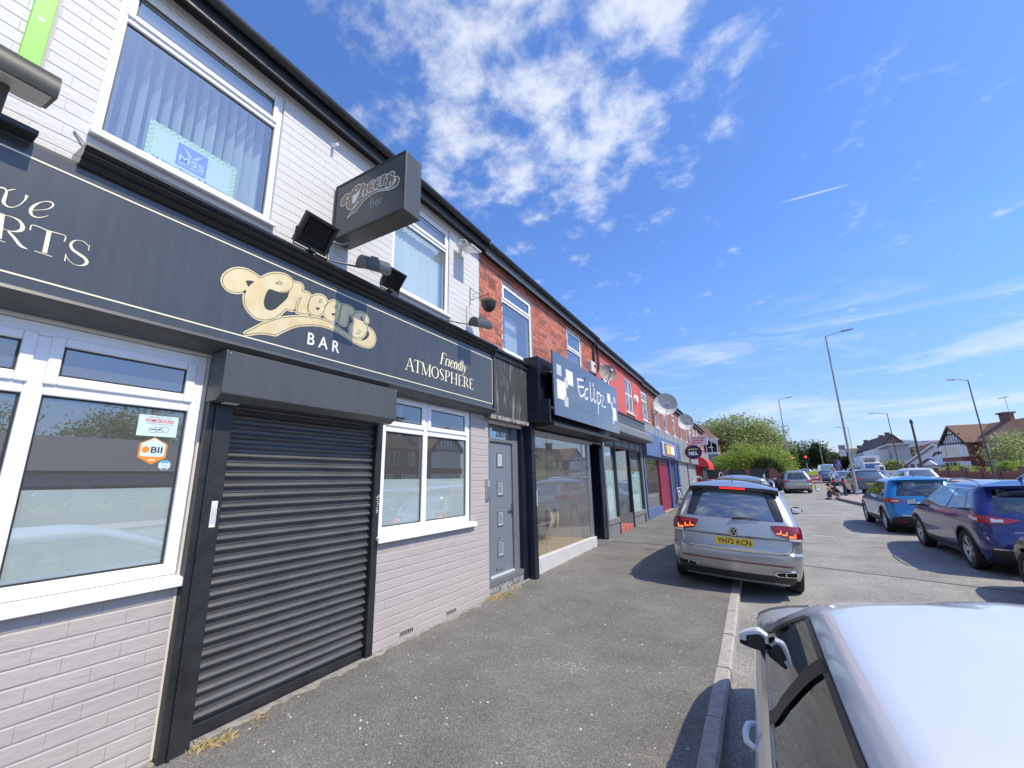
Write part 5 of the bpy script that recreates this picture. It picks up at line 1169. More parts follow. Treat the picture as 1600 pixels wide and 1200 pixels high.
MB().box(FX+.001, FX+.03, 28.2, 32.2, .3, 2.5).build('closed_shutter', 'shutter_light', tb)
rebase(tb, (FX, 34, .4))
aw = thing('shop_awning', 'red domed shop awning at the end of the terrace', 'awning', (FX, 33.8, 2.35)); k = MB(); rows = []
for i in range(9):
    t = math.pi/2*i/8; rows.append([(.05+.85*math.sin(t), y, .75*math.cos(t)) for y in (-1.9, 1.9)])
k.grid(rows); k.build('canopy', 'awning_red', aw, smooth=60); k = MB(); k.box(.89, .91, -1.9, 1.9, -.18, .02); k.build('valance', 'awning_red', aw)
for s in (-1.9, 1.9):
    k = MB(); k.add([(.05, s, 0)]+[(.05+.85*math.sin(math.pi/2*i/8), s, .75*math.cos(math.pi/2*i/8)) for i in range(9)], [tuple(range(10))]); k.build('canopy_end', 'awning_red', aw)
pk = thing('panel_sign', 'pale pink panel sign sticking out over the end of the terrace', 'sign', (-3.55, 30, 3.70)); MB().box(.05, 1.15, -.05, .05, 0, .62).build('panel', 'pink_sign', pk, bev=.01)
for i in range(3): MB().box(.18, 1.0-.1*i, -.053, -.0505, .42-i*.14, .48-i*.14).build('print_line', 'ink_red', pk)
MB().box(-.05, .1, -.02, .02, .2, .3).build('bracket', 'black_satin', pk)

# bicycle leaning by the betting shop
by = thing('bicycle', 'black and white bicycle leaning against the blue betting shop pilaster', 'bicycle', (-3.22, 22.35, gp(-3.2, 22.3)), 0)
def wheel_b(y):
    k = MB(); k.lathe([(.335+.018*math.cos(a), .018*math.sin(a)) for a in [6.283*i/8 for i in range(8)]], (0, y, .35), (1, 0, 0), n=28, closed=True); w = k.build('wheel', 'rubber', by, smooth=60)
    k = MB(); k.lathe([(.315, -.008), (.315, .008), (.30, .008), (.30, -.008)], (0, y, .35), (1, 0, 0), n=28, closed=True); k.build('rim', 'steel', w)
    k = MB()
    for i in range(14): a = 6.283*i/14; k.cyl((0, y, .35), (0, y+.305*math.cos(a), .35+.305*math.sin(a)), .0025, n=3, caps=False)
    k.build('spokes', 'steel', w)
wheel_b(-.52); wheel_b(.52)
k = MB(); k.tube([(0, .52, .35), (0, .12, .78), (0, -.36, .72), (0, .02, .33), (0, .12, .78)], .018, n=8); k.tube([(0, .52, .35), (0, .02, .33)], .012, n=6); k.build('frame', 'white_plain', by, smooth=50)
k = MB(); k.tube([(0, -.52, .35), (0, -.40, .62), (0, -.34, .86), (0, -.33, .98)], .016, n=8); k.build('fork', 'white_plain', by, smooth=50); k = MB(); k.tube([(-.28, -.36, 1.0), (-.1, -.33, .98), (.1, -.33, .98), (.28, -.36, 1.0)], .013, n=6); k.build('handlebar', 'black_satin', by)
MB().box(-.07, .07, .06, .30, .90, .94).build('saddle', 'white_plain', by, bev=.015); MB().cyl((0, .12, .78), (0, .16, .92), .014, n=6).build('seat_post', 'steel', by)
k = MB(); k.cyl((.04, .02, .33), (.06, .02, .33), .09, n=14); k.build('chainset', 'black_satin', by); by.rotation_euler = (0, math.radians(-9), 0)
# ================================================================== VEHICLES
def interp(tab, col, z):
    zs = [r[0] for r in tab]; v = [r[col] for r in tab]
    if z <= zs[0]: return v[0]
    if z >= zs[-1]: return v[-1]
    i = max(k for k in range(len(zs)) if zs[k] <= z); i = min(i, len(zs)-2)
    # monotone cubic
    def sl(k): return (v[k+1]-v[k])/(zs[k+1]-zs[k])
    def m_(k):
        if k == 0: return sl(0)
        if k == len(zs)-1: return sl(k-1)
        a, b = sl(k-1), sl(k)
        return 0 if a*b <= 0 else 2*a*b/(a+b)
    h = zs[i+1]-zs[i]; t = (z-zs[i])/h; a, b = m_(i), m_(i+1)
    return (2*t**3-3*t*t+1)*v[i]+(t**3-2*t*t+t)*h*a+(-2*t**3+3*t*t)*v[i+1]+(t**3-t*t)*h*b
_wheels = {}
def wheel_meshes(R, wd, style):
    k = (R, wd, style)
    if k in _wheels: return _wheels[k]
    t = MB(); r = R*.68; h = wd/2
    t.lathe([(r, -h*.8), (r+.02, -h*.95), (R*.93, -h), (R-.008, -h*.82), (R, -h*.6), (R, h*.6), (R-.008, h*.82), (R*.93, h), (r+.02, h*.95), (r, h*.8)], (0, 0, 0), (1, 0, 0), n=36)
    tm = t.mesh('tyre', 40); tm.materials.append(M['rubber'])
    m = MB(); m.lathe([(r, -h*.78), (r-.012, -h*.8), (r-.03, -h*.3), (r-.04, h*.6), (.0, h*.6)], (0, 0, 0), (1, 0, 0), n=36)
    bm_ = m.mesh('rim', 40); bm_.materials.append(M['rim_dark'])
    s = MB(); n = style
    for i in range(n):
        a = 2*math.pi*i/n
        for da in ((-.14, .14) if n <= 5 else (0,)):
            d0 = Vector((0, math.cos(a), math.sin(a))); d1 = Vector((0, math.cos(a+da*1.5), math.sin(a+da*1.5))); s0 = Vector((0, -d1.z, d1.y)); x0, x1 = -h*.62, -h*.80
            w0, w1 = .022, (.018 if n <= 5 else .026)
            p = [d0*.03-s0*w0, d0*.03+s0*w0, d1*(r-.012)+s0*w1, d1*(r-.012)-s0*w1]
            s.hexa([(x0+.05, q.y, q.z) for q in p], [(x1+(.02 if j < 2 else 0), q.y, q.z) for j, q in enumerate(p)])
    s.lathe([(.0, -h*.70), (.05, -h*.72), (.06, -h*.5)], (0, 0, 0), (1, 0, 0), n=14); s.lathe([(r, -h*.82), (r-.014, -h*.86), (r-.02, -h*.7)], (0, 0, 0), (1, 0, 0), n=36)
    sm_ = s.mesh('spokes', 30); sm_.materials.append(M['rim_silver'])
    _wheels[k] = (tm, bm_, sm_); return _wheels[k]
class Car:
    def __init__(s, name, label, cat, S, loc, yaw=0.0, roll=0.0, group=None):
        s.S = S; s.t = thing(name, label, cat, loc, 0, group); s.t.rotation_euler = (math.atan(SLOPE), roll, yaw)
        s.tab = S['tab']; s.L = S['L']; s.tp = S.get('taper', .035); s.bul = S.get('bulge', .06); s.fb = S.get('fbulge', .14)
        s.axles = S['axles']; s.AR = S['arch']; s.body()
    def par(s, z): return [interp(s.tab, c, z) for c in range(1, 6)]      # rear y, front y, half width, rear radius, front radius
    def tap(s, y):
        u = abs(y-s.L/2)/(s.L/2); return 1-s.tp*max(0, u-.25)**2/.5625
    def arch(s, y):
        for a in s.axles:
            if abs(y-a) < s.AR: return s.S['wr']+math.sqrt(s.AR**2-(y-a)**2)
        return -1
    def side(s, y, z, sg, off=0.0):
        yr, yf, w, rr, rf = s.par(z); x = w
        if y < yr+rr: q = max(0, rr**2-(yr+rr-y)**2); x = w-rr+math.sqrt(q)
        if y > yf-rf: q = max(0, rf**2-(y-(yf-rf))**2); x = w-rf+math.sqrt(q)
        return Vector((sg*x*s.tap(y), y, z))
    def rear(s, x, z):
        yr, yf, w, rr, rf = s.par(z); ax = abs(x)/s.tap(yr); b = s.bul*min(1, ax/(w-rr))**2*(w-rr)/.7
        yb = yr-s.bul+b
        if ax > w-rr: q = max(0, rr**2-(ax-(w-rr))**2); yb = yr+rr-math.sqrt(q)
        return Vector((x, yb, z))
    def front(s, x, z):
        yr, yf, w, rr, rf = s.par(z); ax = abs(x)/s.tap(yf); yb = yf+s.fb*(1-min(1, ax/(w-rf))**2)
        if ax > w-rf: q = max(0, rf**2-(ax-(w-rf))**2); yb = yf-rf+math.sqrt(q)
        return Vector((x, yb, z))
    def body(s):
        S = s.S; zs = []
        for a, b in zip(s.tab[:-1], s.tab[1:]):
            n = max(1, round((b[0]-a[0])/.07)); zs += [a[0]+(b[0]-a[0])*k/n for k in range(n)]
        zs.append(s.tab[-1][0]); zb, zt = S['zb'], S['zt']
        for v in (zb, zt):
            if min(abs(v-q) for q in zs) > 1e-4: zs.append(v)
        zs.sort()
        cols = [('r', k/6) for k in range(6)]+[('cr', k/5) for k in range(6)]
        yr0, yf0, w0, rr0, rf0 = s.par(.55); y0, y1 = yr0+rr0, yf0-rf0; fr = {}
        for a in s.axles:
            for k in range(13): fr[round((a-s.AR*.999*math.cos(math.pi*k/12)-y0)/(y1-y0), 4)] = 1
        for k in range(1, 30): fr[round(k/30, 4)] = 1
        for w in S['sidewin']:
            for q in w: fr[round(q, 4)] = 1
        fl = sorted(q for q in fr if .004 < q < .996); keep = {round(q, 4) for w in S['sidewin'] for q in w}; o = []
        for q in fl:
            if o and q-o[-1] < .006:
                if q in keep: o[-1] = q
                continue
            o.append(q)
        cols += [('s', q) for q in o]+[('cf', k/5) for k in range(6)]+[('f', 1-k/6) for k in range(1, 7)]
        s.zs, s.cols = zs, cols
        def pt(c, z):
            kd, q = c; yr, yf, w, rr, rf = s.par(z)
            if kd == 'r': x = q*(w-rr); return s.rear(x*s.tap(yr), z)
            if kd == 'cr': a = q*math.pi/2; y = yr+rr-rr*math.cos(a); return Vector(((w-rr+rr*math.sin(a))*s.tap(y), y, z))
            if kd == 'cf': a = q*math.pi/2; y = yf-rf+rf*math.sin(a); return Vector(((w-rf+rf*math.cos(a))*s.tap(y), y, z))
            if kd == 'f': x = q*(w-rf); return s.front(x*s.tap(yf), z)
            y = yr+rr+(yf-rf-yr-rr)*q; za = s.arch(y)
            if z < za and z < 1.0:
                z = za; w = s.par(z)[2]
            return Vector((w*s.tap(y), y, z))
        G = [[pt(c, z) for c in cols] for z in zs]
        parts = {'body': MB()}; nz, nc = len(zs), len(cols)
        def winof(j):
            a, b = cols[j], cols[j+1]
            if a[0] == 'r' and b[0] in ('r', 'cr'): return 'rear_window'
            if a[0] in ('f', 'cf') and b[0] == 'f': return 'windscreen'
            if a[0] == 's' and b[0] == 's':
                for i, w in enumerate(S['sidewin']):
                    if a[1] >= w[0]-1e-4 and b[1] <= w[1]+1e-4: return ('side', i)
            return None
        for i in range(nz-1):
            for j in range(nc-1):
                q = [G[i][j], G[i][j+1], G[i+1][j+1], G[i+1][j]]
                key = 'body'
                if zs[i] >= zb-1e-4 and zs[i+1] <= zt+1e-4 and not S.get('panel'):
                    wv = winof(j)
                    if wv: key = wv
                    elif cols[j][0] == 's' and cols[j+1][0] == 's': 
                        f_ = [w for w in S['sidewin']]
                        key = 'pillar' if f_ and f_[0][0] < cols[j][1] < f_[-1][1] else 'body'
                for sg in (1, -1):
                    k = key+(sg,) if isinstance(key, tuple) else key
                    P = [Vector((v.x*sg, v.y, v.z)) for v in q]
                    if sg < 0: P.reverse()
                    parts.setdefault(k, MB()).add(P, [(0, 1, 2, 3)])
        # roof cap
        top = G[-1]; yr, yf, w, rr, rf = s.par(zs[-1]); yc = (yr+yf)/2; zr = zs[-1]; cr = S['crown']; rings = [top]
        for sc in (.93, .8, .6, .35, .12): rings.append([Vector((v.x*sc, yc+(v.y-yc)*(sc*.55+.45 if sc > .3 else sc*.55+.45), zr+cr*(1-sc*sc))) for v in top])
        for a, b in zip(rings[:-1], rings[1:]):
            for j in range(nc-1):
                for sg in (1, -1):
                    P = [Vector((v.x*sg, v.y, v.z)) for v in (a[j], a[j+1], b[j+1], b[j])]
                    if sg < 0: P.reverse()
                    parts['body'].add(P, [(0, 1, 2, 3)])
        l = rings[-1]; parts['body'].add([Vector((v.x, v.y, v.z)) for v in l]+[Vector((-v.x, v.y, v.z)) for v in reversed(l)], [tuple(range(2*len(l)))])
        s.b = parts['body'].build('body', S['paint'], s.t, smooth=S.get('sharp', 28), fix=True)
        if 'pillar' in parts: parts['pillar'].build('door_pillar', S.get('pillar', 'plastic_black'), s.t, smooth=40, fix=True)
        for k, mb in parts.items():
            if k in ('body', 'pillar'): continue
            nm = k if isinstance(k, str) else 'side_window'
            m_ = S['glass_rear'] if k == 'rear_window' else (S['glass_rear'] if not isinstance(k, str) and k[1] < S.get('tint_from', 0) else S['glass'])
            mb.build(nm, m_, s.t, smooth=40, fix=True)
        # floor, wheel wells, wheels
        u = MB(); u.box(-S['W']/2+.10, S['W']/2-.10, .25, s.L-.3, .20, .34); u.box(-S['W']/2+.30, S['W']/2-.30, .2, s.L-.2, .34, min(.7, zb-.15)); u.build('underbody', 'well_black', s.t)
        w2 = S['W']/2; R = S['wr']; tm, rm, sm_ = wheel_meshes(R, S.get('tw', .225), S.get('spokes', 5))
        for a in s.axles:
            for sg in (-1, 1):
                q = MB(); rows = []
                for k in range(13):
                    t = math.pi*k/12; rows.append([(sg*x, a-s.AR*1.02*math.cos(t), R+s.AR*1.02*math.sin(t)) for x in (w2-.30, s.side(a, R+s.AR, 1).x-.012)])
                q.grid(rows); q.build('wheel_arch', 'well_black', s.t, smooth=60)
                o = put('wheel', tm, None, s.t); o.location = (sg*(w2-.125-S.get('inset', .0)), a, R); o.rotation_euler = (0, 0, math.pi if sg > 0 else 0)
                put('rim', rm, None, o); put('spokes', sm_, None, o)
    # ---- things laid on the surface
    def patch(s, kind, sgn, pts, m_, name, off=.004, skirt=.006, parent=None, n=6):
        """pts: list of (u, zlow, zhigh) along the surface; u = x on the rear/front, y on the sides"""
        rows = []
        fn = (lambda u, z: s.rear(u, z)) if kind == 'r' else (lambda u, z: s.front(u, z)) if kind == 'f' else (lambda u, z: s.side(u, z, sgn))
        def nrm(u, z):
            e = .004; a = fn(u+e, z)-fn(u-e, z); b = fn(u, z+e)-fn(u, z-e); c = a.cross(b)
            if c.length < 1e-9: c = Vector((0, -1, 0))
            c.normalize(); ref = Vector((0, -1, 0)) if kind == 'r' else Vector((0, 1, 0)) if kind == 'f' else Vector((sgn, 0, 0))
            return c if c.dot(ref) > 0 else -c
        for u, a, b in pts:
            rows.append([fn(u, a+(b-a)*k/n)+nrm(u, a+(b-a)*k/n)*off for k in range(n+1)])
        mb = MB(); mb.grid(rows); m1, m2 = len(rows), n+1
        if skirt:
            loop = [rows[i][0] for i in range(m1)]+[rows[-1][k] for k in range(1, m2)]+[rows[i][-1] for i in range(m1-2, -1, -1)]+[rows[0][k] for k in range(m2-2, 0, -1)]
            ref = Vector((0, 1, 0)) if kind == 'r' else Vector((0, -1, 0)) if kind == 'f' else Vector((-sgn, 0, 0))
            nl = len(loop); mb.add(loop+[p+ref*skirt for p in loop], [(i, (i+1) % nl, nl+(i+1) % nl, nl+i) for i in range(nl)])
        return mb.build(name, m_, parent or s.t, smooth=35, fix=True)
    def dens(s, pts, k=5):
        o = []
        for (u0, a0, b0), (u1, a1, b1) in zip(pts[:-1], pts[1:]):
            o += [(u0+(u1-u0)*i/k, a0+(a1-a0)*i/k, b0+(b1-b0)*i/k) for i in range(k)]
        return o+[pts[-1]]
    def line(s, kind, sgn, path, w, m_, name, off=.003):
        mb = MB(); fn = (lambda u, z: s.rear(u, z)) if kind == 'r' else (lambda u, z: s.front(u, z)) if kind == 'f' else (lambda u, z: s.side(u, z, sgn))
        P = catmull(path, 5); ref = Vector((0, -1, 0)) if kind == 'r' else Vector((0, 1, 0)) if kind == 'f' else Vector((sgn, 0, 0)); rows = []
        for i, p in enumerate(P):
            d = P[min(i+1, len(P)-1)]-P[max(i-1, 0)]; d = d/np.linalg.norm(d); q = (-d[1]*w/2, d[0]*w/2)
            rows.append([fn(p[0]+q[0], p[1]+q[1])+ref*off, fn(p[0]-q[0], p[1]-q[1])+ref*off])
        mb.grid(rows); return mb.build(name, m_, s.t, fix=True)
    def plate(s, x, z, txt, rear=True, w=.52, h=.112, y=None, tilt=0.06):
        p = s.rear(x, z) if rear else s.front(x, z); yy = (p.y if y is None else y)
        fr = Frame((x, yy-.012, z), (1, 0, 0), (0, -tilt, 1)) if rear else Frame((x, yy+.012, z), (-1, 0, 0), (0, 0, 1))
        k = MB(); c = [fr.at(a, b, hh) for hh in (-.008, 0) for a, b in ((-w/2, -h/2), (w/2, -h/2), (w/2, h/2), (-w/2, h/2))]; k.hexa(c[:4], c[4:])
        o = k.build('number_plate', 'plate_yellow' if rear else 'plate_white', s.t)
        if txt: text('plate_text', txt, fr, 0, -.036, .105, 'ink', o, width=w*.88, bold=.0022, h=.0015, align='CENTER')
        return o
    def mirrors(s, y, z, m_, size=1.0, out=.10):
        for sg in (-1, 1):
            p = s.side(y, z, sg); k = MB(); cx = p.x+sg*(out+.085*size)
            k.ball((cx, y, z+.07), .105*size, .06*size, .075*size, 14, 10)
            k.v = [(x, min(yy, y+.05), zz) if True else 0 for x, yy, zz in k.v]; k.v = [(x, max(yy, y-.028*size), zz) for x, yy, zz in k.v]
            o = k.build('wing_mirror', m_, s.t, smooth=45)
            MB().box(p.x-sg*.01, cx, y-.015, y+.025, z-.01, z+.025).build('mirror_foot', 'plastic_black', o)
            k = MB(); k.box(cx-.08*size, cx+.08*size, y-.030*size, y-.027*size, z+.02, z+.12*size); k.build('mirror_glass', 'chrome', o)
    def handles(s, ys, z, m_):
        for y in ys:
            for sg in (-1, 1):
                p = s.side(y, z, sg); k = MB(); k.tube([(p.x-sg*.004, y-.10, z), (p.x+sg*.028, y-.07, z+.003), (p.x+sg*.034, y, z+.005), (p.x+sg*.028, y+.07, z+.003), (p.x-sg*.004, y+.10, z)], [.011, .013, .014, .013, .011], n=8)
                k.build('door_handle', m_, s.t, smooth=60)
    def seats(s, ys, zf, m_='seat', hw=.36, h=.62):
        for y in ys:
            for sg in (-1, 1):
                k = MB(); k.hexa([(sg*hw-.23, y-.08, zf), (sg*hw+.23, y-.08, zf), (sg*hw+.23, y+.06, zf), (sg*hw-.23, y+.06, zf)], [(sg*hw-.2, y-.22, zf+h), (sg*hw+.2, y-.22, zf+h), (sg*hw+.2, y-.12, zf+h), (sg*hw-.2, y-.12, zf+h)])
                k.box(sg*hw-.24, sg*hw+.24, y, y+.5, zf-.12, zf+.05); o = k.build('seat', m_, s.t, bev=.04)
                k = MB(); k.box(sg*hw-.11, sg*hw+.11, y-.26, y-.17, zf+h+.05, zf+h+.20); k.cyl((sg*hw, y-.2, zf+h-.02), (sg*hw, y-.2, zf+h+.06), .03, n=6); k.build('headrest', m_, o, bev=.03)

# ---------------- silver SUV straddling the kerb
SUV = dict(L=4.51, W=1.84, H=1.67, wr=.345, arch=.40, axles=(.90, 3.58), tw=.235, spokes=5, paint='paint_silver', glass='car_glass', glass_rear='car_tint', tint_from=2, zb=1.10, zt=1.50, crown=.085, sidewin=((.03, .15), (.18, .48), (.51, .95)), bulge=.055,
 tab=[(.20, .22, 4.20, .82, .22, .40), (.30, .13, 4.36, .875, .24, .42), (.42, .05, 4.43, .90, .25, .44), (.56, .0, 4.46, .912, .25, .45), (.655, .015, 4.46, .918, .25, .45), (.685, .09, 4.44, .92, .24, .45), (.80, .115, 4.36, .92, .22, .46), (.845, .12, 4.3, .919, .22, .47), (.875, .085, 4.24, .918, .21, .48), (.95, .095, 4.05, .915, .20, .5), (1.02, .12, 3.70, .905, .19, .5), (1.10, .16, 3.30, .872, .18, 0.24), (1.30, .29, 2.86, .79, .18, 0.24), (1.50, .44, 2.45, .695, .17, 0.24), (1.555, .43, 2.34, .66, .16, 0.24), (1.59, .44, 2.24, .615, .15, 0.24)])
vy = 7.52; rollv = math.radians(4.5)
vw = Car('parked_suv', 'silver SUV parked half on the kerb with its rear lamps lit', 'car', SUV, (-.475, vy, gz(vy)-.135), 0.02, rollv)
v = vw
v.seats((1.35, 2.35), .62)
# spoiler with brake lamp
k = MB(); rows = []
for x in np.linspace(-.64, .64, 15):
    e = 1-(abs(x)/.68)**4; rows.append([(x, .52, 1.587+.03*e), (x, .40+.05*(x/.62)**2, 1.578+.03*e), (x, .315+.06*(x/.62)**2, 1.552+.03*e)])
k.grid(rows); v_sp = k.build('spoiler', 'paint_silver', v.t, smooth=40, fix=True)
k = MB(); rows = []
for x in np.linspace(-.64, .64, 15):
    e = 1-(abs(x)/.68)**4; rows.append([(x, .314+.06*(x/.62)**2, 1.551+.03*e), (x, .318+.06*(x/.62)**2, 1.515+.02*e), (x, .42, 1.475), (x, .45, 1.47)])
k.grid(rows); k.build('spoiler_underside', 'black_gloss', v_sp, smooth=40, fix=True)
k = MB(); rows = [[(x, .309+.06*(x/.62)**2, 1.570), (x, .311+.06*(x/.62)**2, 1.546)] for x in np.linspace(-.18, .18, 7)]; k.grid(rows); k.build('brake_lamp', 'brake_on', v_sp)
for sg in (-1, 1):
    k = MB(); rows = []
    for z in np.linspace(1.13, 1.50, 9):
        w_ = v.par(z)[2]-v.par(z)[3]; x0 = sg*(w_*.86)*v.tap(0); x1 = sg*(w_+.075*(z-1.05)/.45)*v.tap(0); rows.append([v.rear(x0, z)+Vector((0, -.012, 0)), v.rear((x0+x1)/2, z)+Vector((0, -.016, 0)), v.rear(x1, z)+Vector((sg*.004, -.012, 0))])
    k.grid(rows); k.build('spoiler_fin', 'black_gloss', v_sp, smooth=40, fix=True)
for sg in (-1, 1):
    ob = v.patch('r', 1, v.dens([(sg*.50, 1.02, 1.05), (sg*.56, .925, 1.055), (sg*.70, .885, 1.06), (sg*.875, .86, 1.05)], 6), 'lamp_dark_red', 'tail_lamp', .012, .02)
    v.patch('s', sg, v.dens([(.20, .865, 1.045), (.30, .875, 1.04), (.42, .93, 1.03)], 4), 'lamp_dark_red', 'tail_lamp', .010, .02)
    for a, b, c, d in ((.565, .625, .940, .955), (.64, .70, .930, .945), (.72, .80, .905, .925)):
        v.patch('r', 1, v.dens([(sg*a, c, d), (sg*b, c, d)], 3), 'lamp_on', 'lamp_element', .016, .004, ob); v.patch('r', 1, v.dens([(sg*(b-.012), c, d+.035), (sg*b, c, d+.035)], 2), 'lamp_on', 'lamp_element', .0165, .004, ob)
    v.patch('r', 1, v.dens([(sg*.52, 1.010, 1.020), (sg*.84, 1.005, 1.015)], 8), 'lamp_red', 'lamp_strip', .016, .004, ob)
    v.patch('r', 1, v.dens([(sg*.72, .872, .893), (sg*.87, .862, .885)], 5), 'lamp_white', 'indicator', .015, .004, ob)
    # exhaust trims
    e = v.patch('r', 1, v.dens([(sg*.50, .395, .40), (sg*.54, .355, .425), (sg*.78, .36, .44), (sg*.81, .39, .43)], 5), 'chrome', 'exhaust_trim', .016, .02)
    v.patch('r', 1, v.dens([(sg*.535, .385, .40), (sg*.56, .368, .412), (sg*.645, .370, .42)], 3), 'well_black', 'exhaust_opening', .020, .002, e); v.patch('r', 1, v.dens([(sg*.66, .371, .421), (sg*.775, .374, .428)], 3), 'well_black', 'exhaust_opening', .020, .002, e)
    v.line('r', 1, [(sg*.76, .93), (sg*.765, .80), (sg*.74, .70), (sg*.66, .665), (sg*.4, .655), (0, .65)], .007, 'black_matt', 'panel_gap', .002)
    v.line('r', 1, [(sg*.44, .84), (sg*.36, .72), (sg*.30, .69), (0, .685)], .012, 'paint_silver', 'plate_recess_edge', .006)
    v.patch('s', sg, [(y, .30, .36) for y in np.linspace(1.36, 3.12, 8)], 'plastic_black', 'sill_trim', .012, .02)
    for ax in v.axles:                                              # arch trims
        k = MB(); rows = []
        for i in range(17):
            t = math.pi*(i/16); y0_, z0_ = ax-.402*math.cos(t), .345+.402*math.sin(t); y1_, z1_ = ax-.445*math.cos(t), .345+.445*math.sin(t)
            if z0_ < .25: continue
            p, q = v.side(y0_, z0_, sg), v.side(y1_, z1_, sg); o = Vector((sg*.010, 0, 0)); rows.append([p-o*3, p+o, q+o, q])
        k.grid(rows); k.build('arch_trim', 'paint_silver', v.t, smooth=40, fix=True)
    rr_ = MB(); rr_.tube([(sg*.60, .62, 1.60), (sg*.60, .70, 1.665), (sg*.605, 1.2, 1.685), (sg*.60, 1.9, 1.675), (sg*.585, 2.25, 1.63)], [.012, .018, .018, .018, .012], n=8); rr_.build('roof_rail', 'steel', v.t, smooth=60)
v.patch('r', 1, v.dens([(-.74, .500, .516), (.74, .500, .516)], 24), 'lamp_dark_red', 'reflector_strip', .008, .01)
v.patch('r', 1, v.dens([(-.78, .225, .34), (-.50, .255, .345), (.50, .255, .345), (.78, .225, .34)], 12), 'plastic_black', 'diffuser', .010, .02)
v.patch('r', 1, v.dens([(-.55, .238, .250), (.55, .238, .250)], 10), 'steel', 'diffuser_edge', .016, .01)
v.patch('r', 1, v.dens([(-.46, .845, .852), (.46, .845, .852)], 10), 'black_satin', 'tailgate_shadow_line', .003, .003)
v.plate(0, .772, 'YH72 KCN')
rf_ = Frame((0, v.rear(0, .925).y-.012, .925), (1, 0, 0), (0, .02, 1)); k = MB(); k.prism(E_(.066, .066), lambda a, b, t: tuple(rf_.at(a, b, t)), -.02, .0); em = k.build('badge', 'black_gloss', v.t); k = MB()
ribbon(k, rf_, E_(.060, .060), .009, .002, closed=True, k=1); ribbon(k, rf_, [(-.030, .048), (0, .006), (.030, .048)], .012, .0022, k=1, cap=False); ribbon(k, rf_, [(-.052, .026), (-.024, -.046), (0, .0), (.024, -.046), (.052, .026)], .012, .0024, k=1, cap=False); k.build('badge_mark', 'chrome', em)
lt = Frame((0, v.rear(0, .868).y-.006, .862), (1, 0, 0), (0, .02, 1)); text('badge_letters', 'TIGUAN', lt, 0, 0, .032, 'chrome', v.t, width=.30, bold=.001, align='CENTER', spacing=1.6, h=.003)
k = MB(); p0, p1 = v.rear(-.02, 1.115), v.rear(.36, 1.13); k.tube([p0+Vector((0, -.035, 0)), (p0+p1)/2+Vector((0, -.04, .012)), p1+Vector((0, -.03, -.01))], [.020, .012, .006], n=6); k.build('rear_wiper', 'plastic_black', v.t)
k = MB(); k.prism([(.72, 0), (.86, 0), (.74, .075), (.70, .075)], lambda a, b, t: (t, a, 1.66+b), -.012, .012); k.build('roof_aerial', 'paint_silver', v.t, bev=.006)
v.mirrors(2.98, 1.02, 'plastic_black', .95); v.handles((1.75, 2.65), .92, 'paint_silver')
for sg in (-1, 1):
    v.line('s', sg, [(1.30, .42), (1.32, .62), (1.26, .8), (1.30, 1.08)], .007, 'black_matt', 'panel_gap', .0015); v.line('s', sg, [(2.18, .36), (2.18, .7), (2.20, 1.08)], .007, 'black_matt', 'panel_gap', .0015)

# ---------------- white hatchback in the foreground
HATCH = dict(L=4.36, W=1.80, H=1.44, wr=.32, arch=.365, axles=(.86, 3.50), paint='paint_white', glass='car_glass', glass_rear='car_tint', tint_from=1, zb=.955, zt=1.315, crown=.075, sidewin=((.02, .07), (.09, .515), (.555, .965)), bulge=.06, pillar='black_gloss', sharp=30,
 tab=[(.18, .2, 4.05, .80, .25, .42), (.30, .06, 4.22, .86, .28, .45), (.45, .0, 4.26, .888, .28, .47), (.60, .02, 4.25, .897, .27, .48), (.72, .08, 4.18, .893, .26, .5), (.80, .11, 4.02, .882, .24, .52), (.86, .12, 3.72, .862, .23, .52), (.91, .13, 3.34, .836, .22, .5), (.955, .16, 3.02, .802, .21, 0.24), (1.10, .30, 2.62, .735, .20, 0.24), (1.25, .44, 2.24, .655, .19, 0.24), (1.315, .47, 2.06, .618, .18, 0.24), (1.355, .46, 1.93, .590, .17, 0.24), (1.385, .49, 1.81, .548, .16, 0.24)])
wy = .50
wc = Car('parked_hatchback', 'white hatchback in the foreground with its roof below the camera', 'car', HATCH, (.735, wy, gr(wy)), 0.0)
v = wc; v.seats((1.05, 2.0), .52, 'seat_grey', h=.56)
MB().box(-.74, .74, .55, 3.05, .34, .40).build('cabin_floor', 'seat', v.t); MB().box(-.70, .70, 2.62, 3.10, .70, .93).build('dashboard', 'seat', v.t, bev=.06)
k = MB(); k.lathe([(.18+.014*math.cos(a), .014*math.sin(a)) for a in [6.283*i/6 for i in range(6)]], (.36, 2.52, .88), (0, -.9, .35), n=20, closed=True); k.build('steering_wheel', 'seat', v.t, smooth=60)
